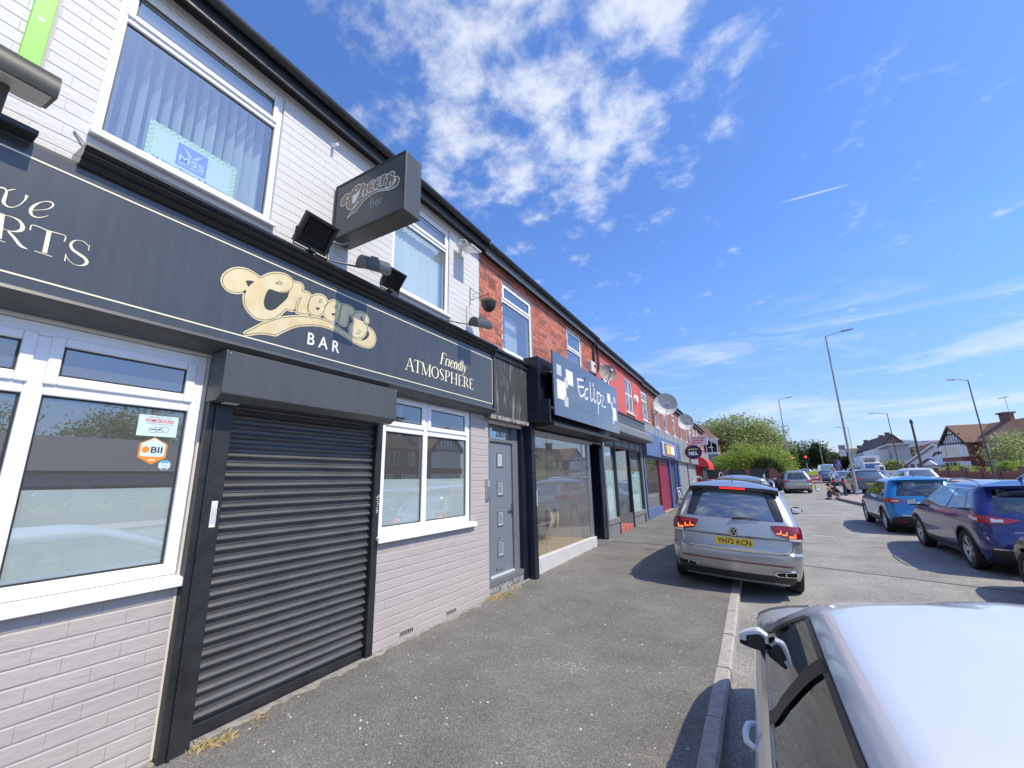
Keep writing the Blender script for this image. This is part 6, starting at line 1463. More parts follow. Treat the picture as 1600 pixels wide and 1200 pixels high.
for sg in (-1, 1):
    MB().box(sg*.735, sg*.765, .9, 3.0, .45, .93).build('door_lining', 'seat_grey', v.t)
    k = MB(); rows = [[v.side(y, .953, sg)+Vector((sg*.010, 0, 0)), v.side(y, .925, sg)+Vector((sg*.012, 0, 0))] for y in np.linspace(.35, 2.78, 24)]; k.grid(rows); k.build('belt_trim', 'chrome', v.t, fix=True, smooth=40)
    k = MB(); pts = []; rows = []
    for q in np.linspace(.02, .965, 26):
        yr, yf, w, rr, rf = v.par(1.318); y = yr+rr+(yf-rf-yr-rr)*q; a = v.side(y, 1.318, sg); b = v.side(y, 1.300, sg); rows.append([a+Vector((sg*.006, 0, 0)), b+Vector((sg*.008, 0, 0))])
    k.grid(rows); k.build('window_seal', 'black_gloss', v.t, fix=True)
    k = MB(); rows = []
    for z in np.linspace(.955, 1.315, 10):
        yr, yf, w, rr, rf = v.par(z); y = yr+rr+(yf-rf-yr-rr)*.535; rows.append([v.side(y-.055, z, sg)+Vector((sg*.009, 0, 0)), v.side(y+.055, z, sg)+Vector((sg*.009, 0, 0))])
    k.grid(rows); k.build('pillar_cover', 'plastic_black', v.t, fix=True, smooth=40)
    rows = []; k = MB()
    for z in np.linspace(.955, 1.31, 10):
        yr, yf, w, rr, rf = v.par(z); y = yr+rr+(yf-rf-yr-rr)*.965; rows.append([v.side(y-.02, z, sg)+Vector((sg*.007, 0, 0)), v.side(y+.012, z, sg)+Vector((sg*.007, 0, 0))])
    k.grid(rows); k.build('window_seal', 'black_gloss', v.t, fix=True)
    v.line('s', sg, [(1.64, .30), (1.65, .6), (1.67, .94)], .007, 'black_matt', 'panel_gap', .002); v.line('s', sg, [(2.95, .32), (2.98, .6), (2.93, .90)], .007, 'black_matt', 'panel_gap', .002)
    k = MB(); k.tube([(sg*.60, 1.93, 1.22), (sg*.62, 1.95, .95), (sg*.63, 1.97, .6)], .022, n=4); k.build('seat_belt', 'seat_grey', v.t)
v.handles((.95, 1.83), .80, 'paint_white')
def door_mirror(v, y, z, m_):
    """white upper shell tapering outwards, black lower half and glass facing back"""
    for sg in (-1, 1):
        p = v.side(y, z, sg); x0 = p.x-sg*.035; rows = []; low = []
        for i in range(9):
            t = i/8; x = x0+sg*.145*t; h = .078*(1-.55*t**2.2)*min(1, .55+t*1.6); d = .075*(1-.45*t**2); yb = y-.055+.035*t
            zc = z+.055-.008*t; rows.append([(x, yb, zc), (x, yb, zc+h*.8), (x, yb+d*.25, zc+h), (x, yb+d*.8, zc+h*.85), (x, yb+d*1.25, zc+h*.35), (x, yb+d*1.3, zc)])
            low.append([(x, yb+.004, zc), (x, yb+.012, zc-h*.55), (x, yb+d*.6, zc-h*.75), (x, yb+d*1.15, zc-h*.4), (x, yb+d*1.29, zc)])
        k = MB(); k.grid(rows, flip=sg > 0); k.add(rows[-1], [tuple(range(6))]); o = k.build('wing_mirror', m_, v.t, smooth=50, fix=True)
        k = MB(); k.grid(low, flip=sg > 0); k.add(low[-1], [tuple(range(5))]); k.build('mirror_lower', 'plastic_black', o, smooth=50, fix=True)
        k = MB(); k.grid([[(q[0][0], q[0][1]-.004, q[0][2]-.028), (q[0][0], q[0][1]-.004, q[1][2]-.016)] for q in rows[1:7]], flip=sg > 0); k.build('mirror_glass', 'black_gloss', o, fix=True)
        MB().box(p.x-sg*.03, x0+sg*.03, y-.01, y+.06, z-.005, z+.05).build('mirror_foot', 'plastic_black', o, bev=.008)
door_mirror(v, 2.46, .925, 'paint_white')
v.plate(0, .70, ''); 
for sg in (-1, 1):
    v.patch('r', 1, v.dens([(sg*.45, .80, .88), (sg*.80, .78, .90)], 6), 'lamp_red', 'tail_lamp', .01, .01)
    v.patch('f', 1, v.dens([(sg*.40, .60, .66), (sg*.78, .58, .72)], 6), 'lamp_white', 'headlamp', .01, .01)
v.patch('f', 1, v.dens([(-.42, .36, .62), (.42, .36, .62)], 10), 'plastic_black', 'grille', .008, .01)

# ---------------- bright blue crossover
CROSS = dict(L=4.12, W=1.78, H=1.56, wr=.33, arch=.375, axles=(.76, 3.37), spokes=8, paint='paint_blue', glass='car_glass', glass_rear='car_glass', zb=1.04, zt=1.42, crown=.085, sidewin=((.10, .42), (.445, .95)), bulge=.07,
 tab=[(.20, .2, 3.85, .79, .25, .42), (.32, .08, 3.98, .85, .28, .44), (.46, .0, 4.03, .875, .28, .46), (.60, .03, 4.03, .885, .28, .46), (.72, .09, 4.0, .888, .26, .46), (.85, .11, 3.85, .885, .24, .5), (.95, .13, 3.45, .868, .22, .5), (1.04, .18, 3.05, .83, .20, 0.24), (1.25, .33, 2.58, .74, .20, 0.24), (1.42, .47, 2.20, .655, .19, 0.24), (1.465, .44, 2.1, .62, .18, 0.24), (1.49, .48, 1.98, .57, .16, 0.24)])
cy = 15.95; cp = Car('parked_crossover', 'bright blue crossover parked along the island kerb', 'car', CROSS, (4.02, cy, gr(cy)), -0.01); v = cp; v.seats((1.2, 2.1), .6)
MB().box(-.7, .7, 2.55, 3.05, .8, 1.0).build('dashboard', 'seat', v.t)
for sg in (-1, 1):
    o = v.patch('r', 1, v.dens([(sg*.50, .905, .93), (sg*.58, .855, .965), (sg*.78, .85, .98), (sg*.84, .86, .975)], 5), 'lamp_red', 'tail_lamp', .016, .02)
    v.patch('s', sg, v.dens([(.26, .87, .975), (.36, .90, .96), (.40, .92, .94)], 3), 'lamp_red', 'tail_lamp', .014, .02)
    v.patch('r', 1, v.dens([(sg*.58, .895, .925), (sg*.74, .895, .925)], 4), 'lamp_white', 'lamp_lens', .022, .006, o)
    v.patch('r', 1, v.dens([(sg*.50, .345, .375), (sg*.66, .345, .375)], 3), 'lamp_red', 'reflector', .016, .01)
    v.patch('s', sg, [(y, .30, .40) for y in np.linspace(1.18, 2.95, 8)], 'plastic_black', 'sill_trim', .012, .02)
    v.line('s', sg, [(1.2, .56), (1.6, .48), (2.3, .43), (2.9, .42)], .03, 'chrome', 'sill_moulding', .018)
    for ax in v.axles:
        k = MB(); rows = []
        for i in range(17):
            t = math.pi*(i/16); p, q = v.side(ax-.377*math.cos(t), .33+.377*math.sin(t), sg), v.side(ax-.425*math.cos(t), .33+.425*math.sin(t), sg); o = Vector((sg*.010, 0, 0)); rows.append([p-o*3, p+o, q+o, q])
        k.grid(rows); k.build('arch_trim', 'plastic_black', v.t, smooth=40, fix=True)
    for yy in (1.15, 2.02): v.line('s', sg, [(yy, .42), (yy+.02, .7), (yy+.02, 1.02)], .007, 'black_matt', 'panel_gap', .0015)
v.patch('r', 1, v.dens([(-.80, .205, .46), (-.6, .2, .50), (-.45, .2, .56), (.45, .2, .56), (.6, .2, .50), (.80, .205, .46)], 6), 'plastic_black', 'bumper_cladding', .008, .02)
v.patch('r', 1, v.dens([(-.60, .505, .545), (.60, .505, .545)], 10), 'steel', 'bumper_strip', .012, .01)
v.patch('r', 1, v.dens([(-.42, .845, .885), (.42, .845, .885)], 10), 'chrome', 'chrome_bar', .022, .02)
v.plate(0, .775, 'PE14 JVX'.replace(' JVX', ' X')) if False else v.plate(0, .775, '')
k = MB(); p = v.rear(0, .965); k.add([(0, p.y-.03, 1.02), (.04, p.y-.02, .965), (0, p.y-.03, .91), (-.04, p.y-.02, .965)], [(0, 3, 2, 1)]); k.build('badge', 'chrome', v.t)
k = MB(); p0, p1 = v.rear(0, 1.06), v.rear(.32, 1.075); k.tube([p0+Vector((0, -.03, 0)), p1+Vector((0, -.03, 0))], [.016, .006], n=6); k.build('rear_wiper', 'plastic_black', v.t)
k = MB(); rows = []
for x in np.linspace(-.60, .60, 11): rows.append([(x, .52, 1.50+.02*(1-(x/.6)**2)), (x, .33+.07*(x/.6)**2, 1.475+.015*(1-(x/.6)**2)), (x, .42, 1.425)])
k.grid(rows); k.build('spoiler', 'paint_blue', v.t, smooth=40, fix=True)
MB().cyl((0, .85, 1.55), (0, .72, 1.66), .008, .004, n=6).build('roof_aerial', 'plastic_black', v.t); v.mirrors(2.72, .98, 'paint_blue'); v.handles((1.35, 2.25), .86, 'paint_blue')

# ---------------- dark blue crossover
QQ = dict(L=4.38, W=1.81, H=1.59, wr=.345, arch=.39, axles=(.86, 3.51), spokes=5, paint='paint_navy', glass='car_glass', glass_rear='car_glass', zb=1.05, zt=1.43, crown=.08, sidewin=((.055, .125), (.14, .44), (.465, .95)), bulge=.06,
 tab=[(.20, .2, 4.1, .80, .24, .42), (.32, .08, 4.24, .86, .27, .45), (.46, .0, 4.28, .885, .28, .47), (.62, .02, 4.28, .90, .28, .47), (.70, .08, 4.26, .905, .26, .47), (.82, .10, 4.12, .903, .24, .5), (.95, .13, 3.7, .89, .22, .5), (1.05, .18, 3.25, .85, .20, 0.24), (1.25, .34, 2.80, .76, .19, 0.24), (1.43, .48, 2.36, .67, .18, 0.24), (1.475, .44, 2.25, .63, .17, 0.24), (1.505, .48, 2.12, .58, .16, 0.24)])
qy = 10.55; qq = Car('parked_crossover', 'dark blue crossover with roof rails parked behind the bright blue one', 'car', QQ, (4.16, qy, gr(qy)), 0.0); v = qq; v.seats((1.3, 2.3), .62)
MB().box(-.7, .7, 2.75, 3.25, .8, 1.0).build('dashboard', 'seat', v.t)
for sg in (-1, 1):
    o = v.patch('r', 1, v.dens([(sg*.40, .925, .945), (sg*.55, .875, .955), (sg*.72, .87, .985), (sg*.86, .89, 1.0)], 5), 'lamp_red', 'tail_lamp', .016, .02)
    v.patch('s', sg, v.dens([(.22, .885, 1.0), (.40, .93, 1.005), (.60, .99, 1.005)], 4), 'lamp_red', 'tail_lamp', .014, .02)
    v.patch('r', 1, v.dens([(sg*.58, .90, .94), (sg*.72, .895, .955)], 4), 'lamp_white', 'lamp_lens', .022, .006, o); v.patch('s', sg, v.dens([(.24, .91, .955), (.46, .955, .985)], 4), 'lamp_white', 'lamp_lens', .020, .006, o)
    v.patch('s', sg, [(y, .28, .37) for y in np.linspace(1.3, 3.05, 8)], 'plastic_black', 'sill_trim', .012, .02)
    for ax in v.axles:
        k = MB(); rows = []
        for i in range(17):
            t = math.pi*(i/16); p, q = v.side(ax-.392*math.cos(t), .345+.392*math.sin(t), sg), v.side(ax-.425*math.cos(t), .345+.425*math.sin(t), sg); o = Vector((sg*.010, 0, 0)); rows.append([p-o*3, p+o, q+o, q])
        k.grid(rows); k.build('arch_trim', 'plastic_black', v.t, smooth=40, fix=True)
    for yy in (1.28, 2.2): v.line('s', sg, [(yy, .42), (yy+.02, .7), (yy+.02, 1.03)], .007, 'black_matt', 'panel_gap', .0015)
    k = MB(); rows = []
    for q in np.linspace(.05, .95, 22):
        yr, yf, w, rr, rf = v.par(1.44); y = yr+rr+(yf-rf-yr-rr)*q; rows.append([v.side(y, 1.447, sg)+Vector((sg*.006, 0, 0)), v.side(y, 1.432, sg)+Vector((sg*.008, 0, 0))])
    k.grid(rows); k.build('chrome_line', 'chrome', v.t, fix=True)
    k = MB(); k.tube([(sg*.58, .66, 1.52), (sg*.60, .78, 1.585), (sg*.60, 1.3, 1.615), (sg*.58, 1.9, 1.59), (sg*.55, 2.1, 1.54)], [.010, .016, .016, .016, .010], n=8); k.build('roof_rail', 'steel', v.t, smooth=60)
    v.patch('r', 1, v.dens([(sg*.50, .735, .75), (sg*.30, .735, .75)], 3), 'chrome', 'badge_letters', .008, .004)
v.patch('r', 1, v.dens([(-.80, .205, .45), (.80, .205, .45)], 16), 'plastic_black', 'bumper_cladding', .008, .02); v.patch('r', 1, v.dens([(-.78, .455, .475), (.78, .455, .475)], 16), 'steel', 'bumper_edge', .008, .01)
v.plate(0, .80, 'PF63 ').name = 'number_plate'
k = MB(); p = v.rear(0, .955); k.cyl((0, p.y, .955), (0, p.y-.02, .955), .06, n=20); k.build('badge', 'chrome', v.t)
k = MB(); rows = []
for x in np.linspace(-.62, .62, 11): rows.append([(x, .52, 1.515+.02*(1-(x/.6)**2)), (x, .30+.07*(x/.6)**2, 1.49+.015*(1-(x/.6)**2)), (x, .40, 1.435)])
k.grid(rows); k.build('spoiler', 'paint_navy', v.t, smooth=40, fix=True)
k = MB(); p0, p1 = v.rear(0, 1.07), v.rear(.34, 1.085); k.tube([p0+Vector((0, -.03, 0)), p1+Vector((0, -.03, 0))], [.016, .006], n=6); k.build('rear_wiper', 'plastic_black', v.t)
k = MB(); k.prism([(.74, 0), (.86, 0), (.74, .06), (.71, .06)], lambda a, b, t: (t, a, 1.575+b), -.012, .012); k.build('roof_aerial', 'paint_navy', v.t); v.mirrors(2.92, .99, 'paint_navy'); v.handles((1.5, 2.45), .90, 'paint_navy')

# ---------------- black hatchback nosing in at the right edge
def quick(name, label, paint_, loc, yaw=0.0, scale=1.0, base=HATCH, lit=True, group=None, plate='', facing=1, **kw):
    S = dict(base); S.update(paint=paint_); S.update(kw); c = Car(name, label, 'car' if 'van' not in name else 'van', S, loc, yaw if facing > 0 else yaw+math.pi, 0, group); v = c; zl = S.get('zl', S['zb']-.14); w = S['W']/2
    for sg in (-1, 1):
        v.patch('r', 1, v.dens([(sg*(w-.40), zl, zl+.09), (sg*(w-.06), zl-.02, zl+.10)], 6), 'lamp_red', 'tail_lamp', .014, .012)
        v.patch('s', sg, v.dens([(.26, zl, zl+.09), (.40, zl+.02, zl+.08)], 3), 'lamp_red', 'tail_lamp', .012, .012)
        v.patch('f', 1, v.dens([(sg*(w-.48), .60, .67), (sg*(w-.10), .60, .72)], 6), 'lamp_white', 'headlamp', .012, .012)
    v.patch('f', 1, v.dens([(-.42, .34, .58), (.42, .34, .58)], 8), 'plastic_black', 'grille', .01, .01); v.patch('r', 1, v.dens([(-.7, .19, .36), (.7, .19, .36)], 8), 'plastic_black', 'bumper_cladding', .01, .012)
    v.plate(0, min(.72, zl-.08), plate); v.plate(0, .42, '', rear=False); v.mirrors(S['L']*.62, S['zb']-.04, paint_)
    v.handles((S['L']*.30, S['L']*.49), S['zb']-.15, paint_)
    for sg in (-1, 1):
        for yy in (.29, .46, .66): v.line('s', sg, [(S['L']*yy, .36), (S['L']*yy+.01, .6), (S['L']*yy+.01, S['zb']-.03)], .008, 'black_matt', 'panel_gap', .002)
    return c
ky = 5.75; bk = quick('parked_hatchback', 'black hatchback whose nose enters the picture at the right edge', 'paint_black', (4.12, ky, gr(ky)), 0.0, spokes=9); bk.seats((1.05, 2.0), .52)
# the small silver car parked ahead of the silver SUV
SAL = dict(HATCH); HB2 = dict(SUV, paint='paint_silver')
q = quick('parked_estate', 'silver car parked directly in front of the silver SUV', 'paint_silver', (-.50, 14.0, gz(14)-.135), 0.0, base=dict(SUV)); q.seats((1.3, 2.3), .6); q.t.rotation_euler[1] = rollv
for sg in (-1, 1): MB().tube([(sg*.60, .62, 1.60), (sg*.60, .8, 1.70), (sg*.605, 1.4, 1.73), (sg*.60, 1.9, 1.70), (sg*.585, 2.25, 1.62)], .016, n=6).build('roof_rail', 'steel', q.t)
# small people carrier at the end of the service road
MPV = dict(SUV, L=4.4, H=1.62, zb=1.02, zt=1.50, tint_from=0, glass_rear='car_glass', paint='paint_silver', crown=.09)
g_ = on_g(1251, 768); q = quick('people_carrier', 'silver people carrier waiting at the end of the service road', 'paint_silver', (2.75, 38.6, gr(38.6)), .10, base=MPV); q.seats((1.3, 2.3), .6)
# ================================================================== STREET FURNITURE
def lamp_post(x, y, h, arm, label, al=1.6, m_='galv'):
    t = thing('street_lamp', label, 'street lamp', (x, y, gr(y)), 0, 'tall street lamps along the road')
    k = MB(); k.cyl((0, 0, 0), (0, 0, 1.6), .105, .10, n=12); k.cyl((0, 0, 1.6), (0, 0, h), .075, .045, n=12); k.build('post', m_, t, smooth=40)
    k = MB(); k.tube([(0, 0, h-.05), (arm*al*.5, 0, h+.08), (arm*al, 0, h+.16)], .028, n=8); k.build('arm', m_, t, smooth=40)
    k = MB(); k.hexa([(arm*(al-.05), -.11, h+.11), (arm*(al+.62), -.07, h+.18), (arm*(al+.62), .07, h+.18), (arm*(al-.05), .11, h+.11)][::1 if arm > 0 else -1], [(arm*(al-.05), -.07, h+.22), (arm*(al+.6), -.05, h+.25), (arm*(al+.6), .05, h+.25), (arm*(al-.05), .07, h+.22)][::1 if arm > 0 else -1]); k.build('lantern', 'mid_grey', t, bev=.02)
    return t
lamp_post(5.41, 34.2, 10.65, 1, 'tall grey street lamp on the island beside the crouching man', .95)
lamp_post(19.75, 58, 10.0, -1, 'street lamp in front of the half timbered house at far right', .95, 'lamp_dark')
lamp_post(18.0, 80, 9.3, -1, 'street lamp across the road behind the white box truck', 1.5, 'lamp_dark')
lamp_post(3.70, 60, 10.1, 1, 'street lamp rising behind the brick garden wall with dark panels', .85)
lamp_post(2.66, 90, 10.1, 1, 'street lamp half hidden by the big tree behind the garden wall', 1.0)
lamp_post(16.4, 100, 9.0, -1, 'distant street lamp just right of the tall island lamp', 1.2)
lamp_post(14.1, 122, 8.2, -1, 'distant street lamp in front of the dark wood', 1.2)
lamp_post(7.5, 150, 9.0, 1, 'farthest street lamp above the traffic lights', 1.2)
tp = thing('telegraph_pole', 'brown wooden telegraph pole before the white gabled house', 'pole', (17.85, 70, gz(70))); MB().cyl((0, 0, 0), (0, 0, 7.2), .15, .11, n=10).build('pole', 'bark', tp); MB().cyl((0, 0, 6.7), (0, 0, 7.0), .17, n=10).build('cap_band', 'timber_dark', tp)
bs = thing('bus_stop_flag', 'pale blue bus stop flag fixed beside the island lamp post', 'sign', (5.41, 34.15, 2.78)); MB().box(-.50, -.14, -.02, .02, 0, .72).build('panel', 'light_grey', bs); MB().box(-.48, -.16, -.0215, -.0202, .42, .68).build('print_block', 'mid_grey', bs); MB().box(-.14, .0, -.015, .015, .3, .36).build('bracket', 'steel', bs)
def bollard(x, y, label):
    t = thing('bollard', label, 'bollard', (x, y, gz(y)-.08), 0, 'black bollards on the island'); MB().cyl((0, 0, 0), (0, 0, 1.0), .085, .075, n=12).build('post', 'black_satin', t, smooth=40); MB().cyl((0, 0, .78), (0, 0, .90), .081, n=12).build('red_band', 'sign_red', t); MB().ball((0, 0, 1.0), .075, .075, .05).build('cap', 'black_satin', t, smooth=60)
bollard(4.72, 33.45, 'black bollard with red band nearest the lamp post on the island'); bollard(4.55, 35.9, 'black bollard with red band behind the crouching man')
rs = thing('road_works_sign', 'red road sign reading RAMP AHEAD in white', 'sign', (4.42, 44, gr(44))); MB().box(-.40, .40, -.015, .015, .52, 1.24).build('panel', 'sign_red', rs)
f = Frame((0, -.0155, 0), (1, 0, 0), (0, 0, 1)); k = MB(); ribbon(k, f, [(-.385, .535), (.385, .535), (.385, 1.225), (-.385, 1.225)], .03, .001, closed=True, k=1); k.build('white_rim', 'white_plain', rs)
text('word', 'RAMP', f, 0, .95, .24, 'white_plain', rs, width=.50, bold=.012, align='CENTER'); text('word', 'AHEAD', f, 0, .64, .24, 'white_plain', rs, width=.64, bold=.012, align='CENTER')
for sx in (-.3, .3): MB().tube([(sx, .02, 1.2), (sx*1.05, .35, 0)], .015, n=5).build('leg', 'hivis', rs); MB().tube([(sx, .0, 1.2), (sx*1.05, -.15, 0)], .015, n=5).build('leg', 'hivis', rs)
yp = thing('warning_board', 'yellow warning board just behind the red ramp sign', 'sign', (4.45, 46, gr(46))); k = MB(); k.prism([(-.45, 1.2), (.45, 1.2), (.30, 1.55), (-.30, 1.55)], lambda a, b, t: (a, t, b), -.02, .02); k.build('panel', 'hivis', yp); MB().box(-.03, .03, -.03, .03, 0, 1.2).build('post', 'mid_grey', yp)
MB_ = MB(); MB_.box(-.12, .12, -.12, .12, 0, .2); lt_ = MB_.build('litter', 'white_plain', None, bev=.04); lt_.location = (4.15, 41.5, gr(41.5)); tag(lt_, 'scrap of white litter on the road by the people carrier', 'litter')
def signal(x, y, label):
    t = thing('traffic_light', label, 'traffic light', (x, y, gr(y)), 0, 'red traffic lights'); MB().cyl((0, 0, 0), (0, 0, 3.2), .06, n=8).build('post', 'galv', t); MB().box(-.32, .32, -.03, .03, 2.55, 3.85).build('backing_board', 'black_matt', t)
    for i, m_ in enumerate(('well_black', 'well_black', 'signal_red')): MB().cyl((0, -.03, 2.8+i*.4), (0, -.10, 2.8+i*.4), .17 if i == 2 else .12, n=14).build('lens', m_, t)
signal(6.0, 88, 'left one of the two red traffic lights'); signal(7.75, 86, 'right one of the two red traffic lights')
pu = thing('totem_sign', 'tall purple totem sign with a white crescent at its top', 'sign', (12.45, 90, gz(90))); MB().box(-.45, .45, -.1, .1, 0, 2.75).build('panel', 'purple', pu, bev=.05)
f = Frame((0, -.102, 0), (1, 0, 0), (0, 0, 1)); k = MB(); ribbon(k, f, [(-.1, 2.55), (.12, 2.5), (.2, 2.3), (.1, 2.12), (-.12, 2.1)], [.02, .1, .13, .1, .02], .002); k.build('crescent', 'white_plain', pu); MB().box(-.42, .42, -.104, -.102, 1.85, 1.95).build('white_line', 'silver_print', pu)
for i in range(3): MB().box(-.3, .3-.1*i, -.104, -.102, 1.5-i*.28, 1.6-i*.28).build('print_line', 'silver_print', pu)

# ---------------- the crouching man on the island kerb
pm = thing('person', 'man in dark clothes and cap sitting hunched on the island kerb', 'person', (4.12, 31.6, gz(31.6)-.07)); pm.rotation_euler = (0, 0, math.radians(14))
def skin(name, m_, verts, edges, radii, root=0, parent=pm):
    me = bpy.data.meshes.new(name); me.from_pydata(verts, edges, []); o = bpy.data.objects.new(name, me); COL.objects.link(o); o.parent = parent; me.materials.append(M[m_])
    s = o.modifiers.new('skin', 'SKIN'); s.use_smooth_shade = True
    for i, r in enumerate(radii): me.skin_vertices[0].data[i].radius = (r, r); me.skin_vertices[0].data[i].use_root = (i == root)
    b = o.modifiers.new('sub', 'SUBSURF'); b.levels = 2; b.render_levels = 2; return o
BV = [(0, 0, .14), (-.06, 0, .34), (-.20, 0, .52), (-.27, 0, .60), (-.37, 0, .66), (-.46, 0, .70)]; BE = [(0, 1), (1, 2), (2, 3), (3, 4), (4, 5)]; BR = [.15, .14, .15, .06, .085, .10]
for s in (-1, 1):
    b = len(BV); BV += [(-.20, s*.17, .50), (-.34, s*.21, .33), (-.44, s*.12, .46), (-.48, s*.06, .52)]; BE += [(2, b), (b, b+1), (b+1, b+2), (b+2, b+3)]; BR += [.065, .05, .036, .035]
    for q in range(4): BV.append((-.53, s*.06+(q-1.5)*.02, .54-.008*q)); BE.append((b+3, len(BV)-1)); BR.append(.009)
    BV.append((-.48, s*.02, .56)); BE.append((b+3, len(BV)-1)); BR.append(.010)
    b = len(BV); BV += [(-.02, s*.12, .12), (-.45, s*.15, .32), (-.47, s*.15, -.02), (-.60, s*.16, -.07)]; BE += [(0, b), (b, b+1), (b+1, b+2), (b+2, b+3)]; BR += [.095, .07, .045, .04]
skin('body', 'skin', BV, BE, BR)
skin('jacket', 'cloth_dark', [(0, 0, .15), (-.06, 0, .34), (-.20, 0, .52), (-.26, 0, .58), (-.20, -.17, .50), (-.34, -.21, .33), (-.20, .17, .50), (-.34, .21, .33)], [(0, 1), (1, 2), (2, 3), (2, 4), (4, 5), (2, 6), (6, 7)], [.175, .17, .17, .09, .085, .066, .085, .066])
for s in (-1, 1):
    skin('trouser_leg', 'cloth_grey', [(.0, s*.10, .13), (-.45, s*.15, .33), (-.47, s*.15, .0)], [(0, 1), (1, 2)], [.11, .085, .062]); skin('shoe', 'cloth_dark', [(-.44, s*.15, -.06), (-.56, s*.16, -.075), (-.66, s*.165, -.085)], [(0, 1), (1, 2)], [.05, .045, .03])
k = MB(); k.ball((-.43, 0, .745), .115, .10, .075); k.box(-.60, -.48, -.07, .07, .695, .715); k.build('cap', 'cloth_dark', pm, smooth=60)

# ================================================================== TREES
def foliage(blobs, n, size, seed, clump=42, spread=.33):
    rnd = np.random.RandomState(seed); vol = np.array([b[3]*b[4]*b[5] for b in blobs])**.67; vol = vol/vol.sum(); V = []; F = []; nc = n//clump; vi = 0
    for _ in range(nc):
        b = blobs[rnd.choice(len(blobs), p=vol)]; d = rnd.normal(size=3); d /= np.linalg.norm(d); r = rnd.uniform(.45, 1.06)**.6
        c = np.array(b[:3])+d*np.array(b[3:6])*r; sp = spread*rnd.uniform(.6, 1.4)*min(b[3:6])
        P = c+np.clip(rnd.normal(size=(clump, 3)), -1.7, 1.7)*sp*np.array([1, 1, .6]); A = rnd.normal(size=(clump, 3)); A[:, 2] *= .6; A /= np.linalg.norm(A, axis=1)[:, None]
        B = np.cross(A, rnd.normal(size=(clump, 3))); B /= np.linalg.norm(B, axis=1)[:, None]; s = size*rnd.uniform(.6, 1.3, (clump, 1))
        q = np.stack([P-A*s, P+B*s*.55, P+A*s, P-B*s*.55], 1).reshape(-1, 3); V.append(q)
        for i in range(clump): F.append((vi, vi+1, vi+2, vi+3)); vi += 4
    me = bpy.data.meshes.new('crown'); me.from_pydata(np.concatenate(V).tolist(), [], F); return me
def tree(name, label, x, y, trunk_h, tr, blobs, n, size, leaf, seed, group=None, cat='tree'):
    t = thing(name, label, cat, (x, y, gz(y)-.05), 0, group); top = max(b[2] for b in blobs); k = MB(); k.tube([(0, 0, 0), (.05, .03, trunk_h*.5), (-.03, .05, trunk_h), (0, 0, top)], [tr*1.25, tr, tr*.8, tr*.25], n=9)
    for b in blobs: k.tube([(0, 0, trunk_h*.8), (b[0]*.5, b[1]*.5, (trunk_h+b[2])/2), (b[0], b[1], b[2]+b[5]*.2)], [tr*.6, tr*.4, tr*.12], n=6)
    k.build('trunk', 'bark', t, smooth=60); me = foliage(blobs, n, size, seed); put('crown', me, leaf, t); return t
G1 = 'trees behind the garden wall'
tree('broadleaf_tree', 'big pale green tree rising behind the end of the terrace', -5.5, 66, 3, .3, [(0, 0, 6.2, 2.8, 2.6, 2.4), (1.8, .5, 6.8, 2.0, 2, 1.9), (-2, 0, 5.6, 2.2, 2, 2.2), (.5, -.5, 4.0, 2.6, 2.2, 1.8)], 11000, .15, 'leaf_mid', 1, G1)
tree('broadleaf_tree', 'big pale green tree in the middle behind the garden wall', -1.0, 60, 3, .3, [(0, 0, 6.4, 2.3, 2.2, 2.0), (1.6, .3, 5.6, 1.9, 2, 2.0), (-1.7, 0, 5.8, 2.0, 2, 2.0), (.0, -.5, 3.8, 2.6, 2.2, 1.9)], 11000, .14, 'leaf_mid', 2, G1)
tree('broadleaf_tree', 'rounded pale green tree beside the street lamp behind the garden wall', 1.6, 63, 2.6, .25, [(0, 0, 5.8, 1.9, 1.8, 1.9), (.9, .2, 4.2, 1.5, 1.6, 1.8), (-.9, 0, 5.0, 1.7, 1.7, 1.9)], 8000, .14, 'leaf_mid', 3, G1)
G2 = 'shrubs over the garden wall'
for i, (x, y, r, h, lab) in enumerate(((-2.2, 46.2, 1.2, 2.3, 'bright green shrub over the left garden wall panel'), (-.2, 46.8, 1.6, 3.0, 'tallest bright green shrub over the middle garden wall panel'), (1.7, 46.4, 1.4, 2.5, 'bright yellow green shrub over the right end of the garden wall'))):
    tree('garden_shrub', lab, x, y, .8, .09, [(0, 0, h, r, r, 1.15), (r*.5, .2, h-.8, r*.8, r*.8, 1.0), (-r*.6, 0, h-.7, r*.75, r*.8, 1.0)], 7000, .085, 'leaf_bright', 20+i, G2, 'shrub')
tree('garden_shrub', 'dark green shrub behind the right garden wall panel', .9, 45.0, .6, .07, [(0, 0, 1.9, .9, .7, .8), (.7, 0, 1.7, .6, .6, .6)], 2600, .08, 'leaf_dark', 31, G2, 'shrub')
G3 = 'dark trees at the end of the road'
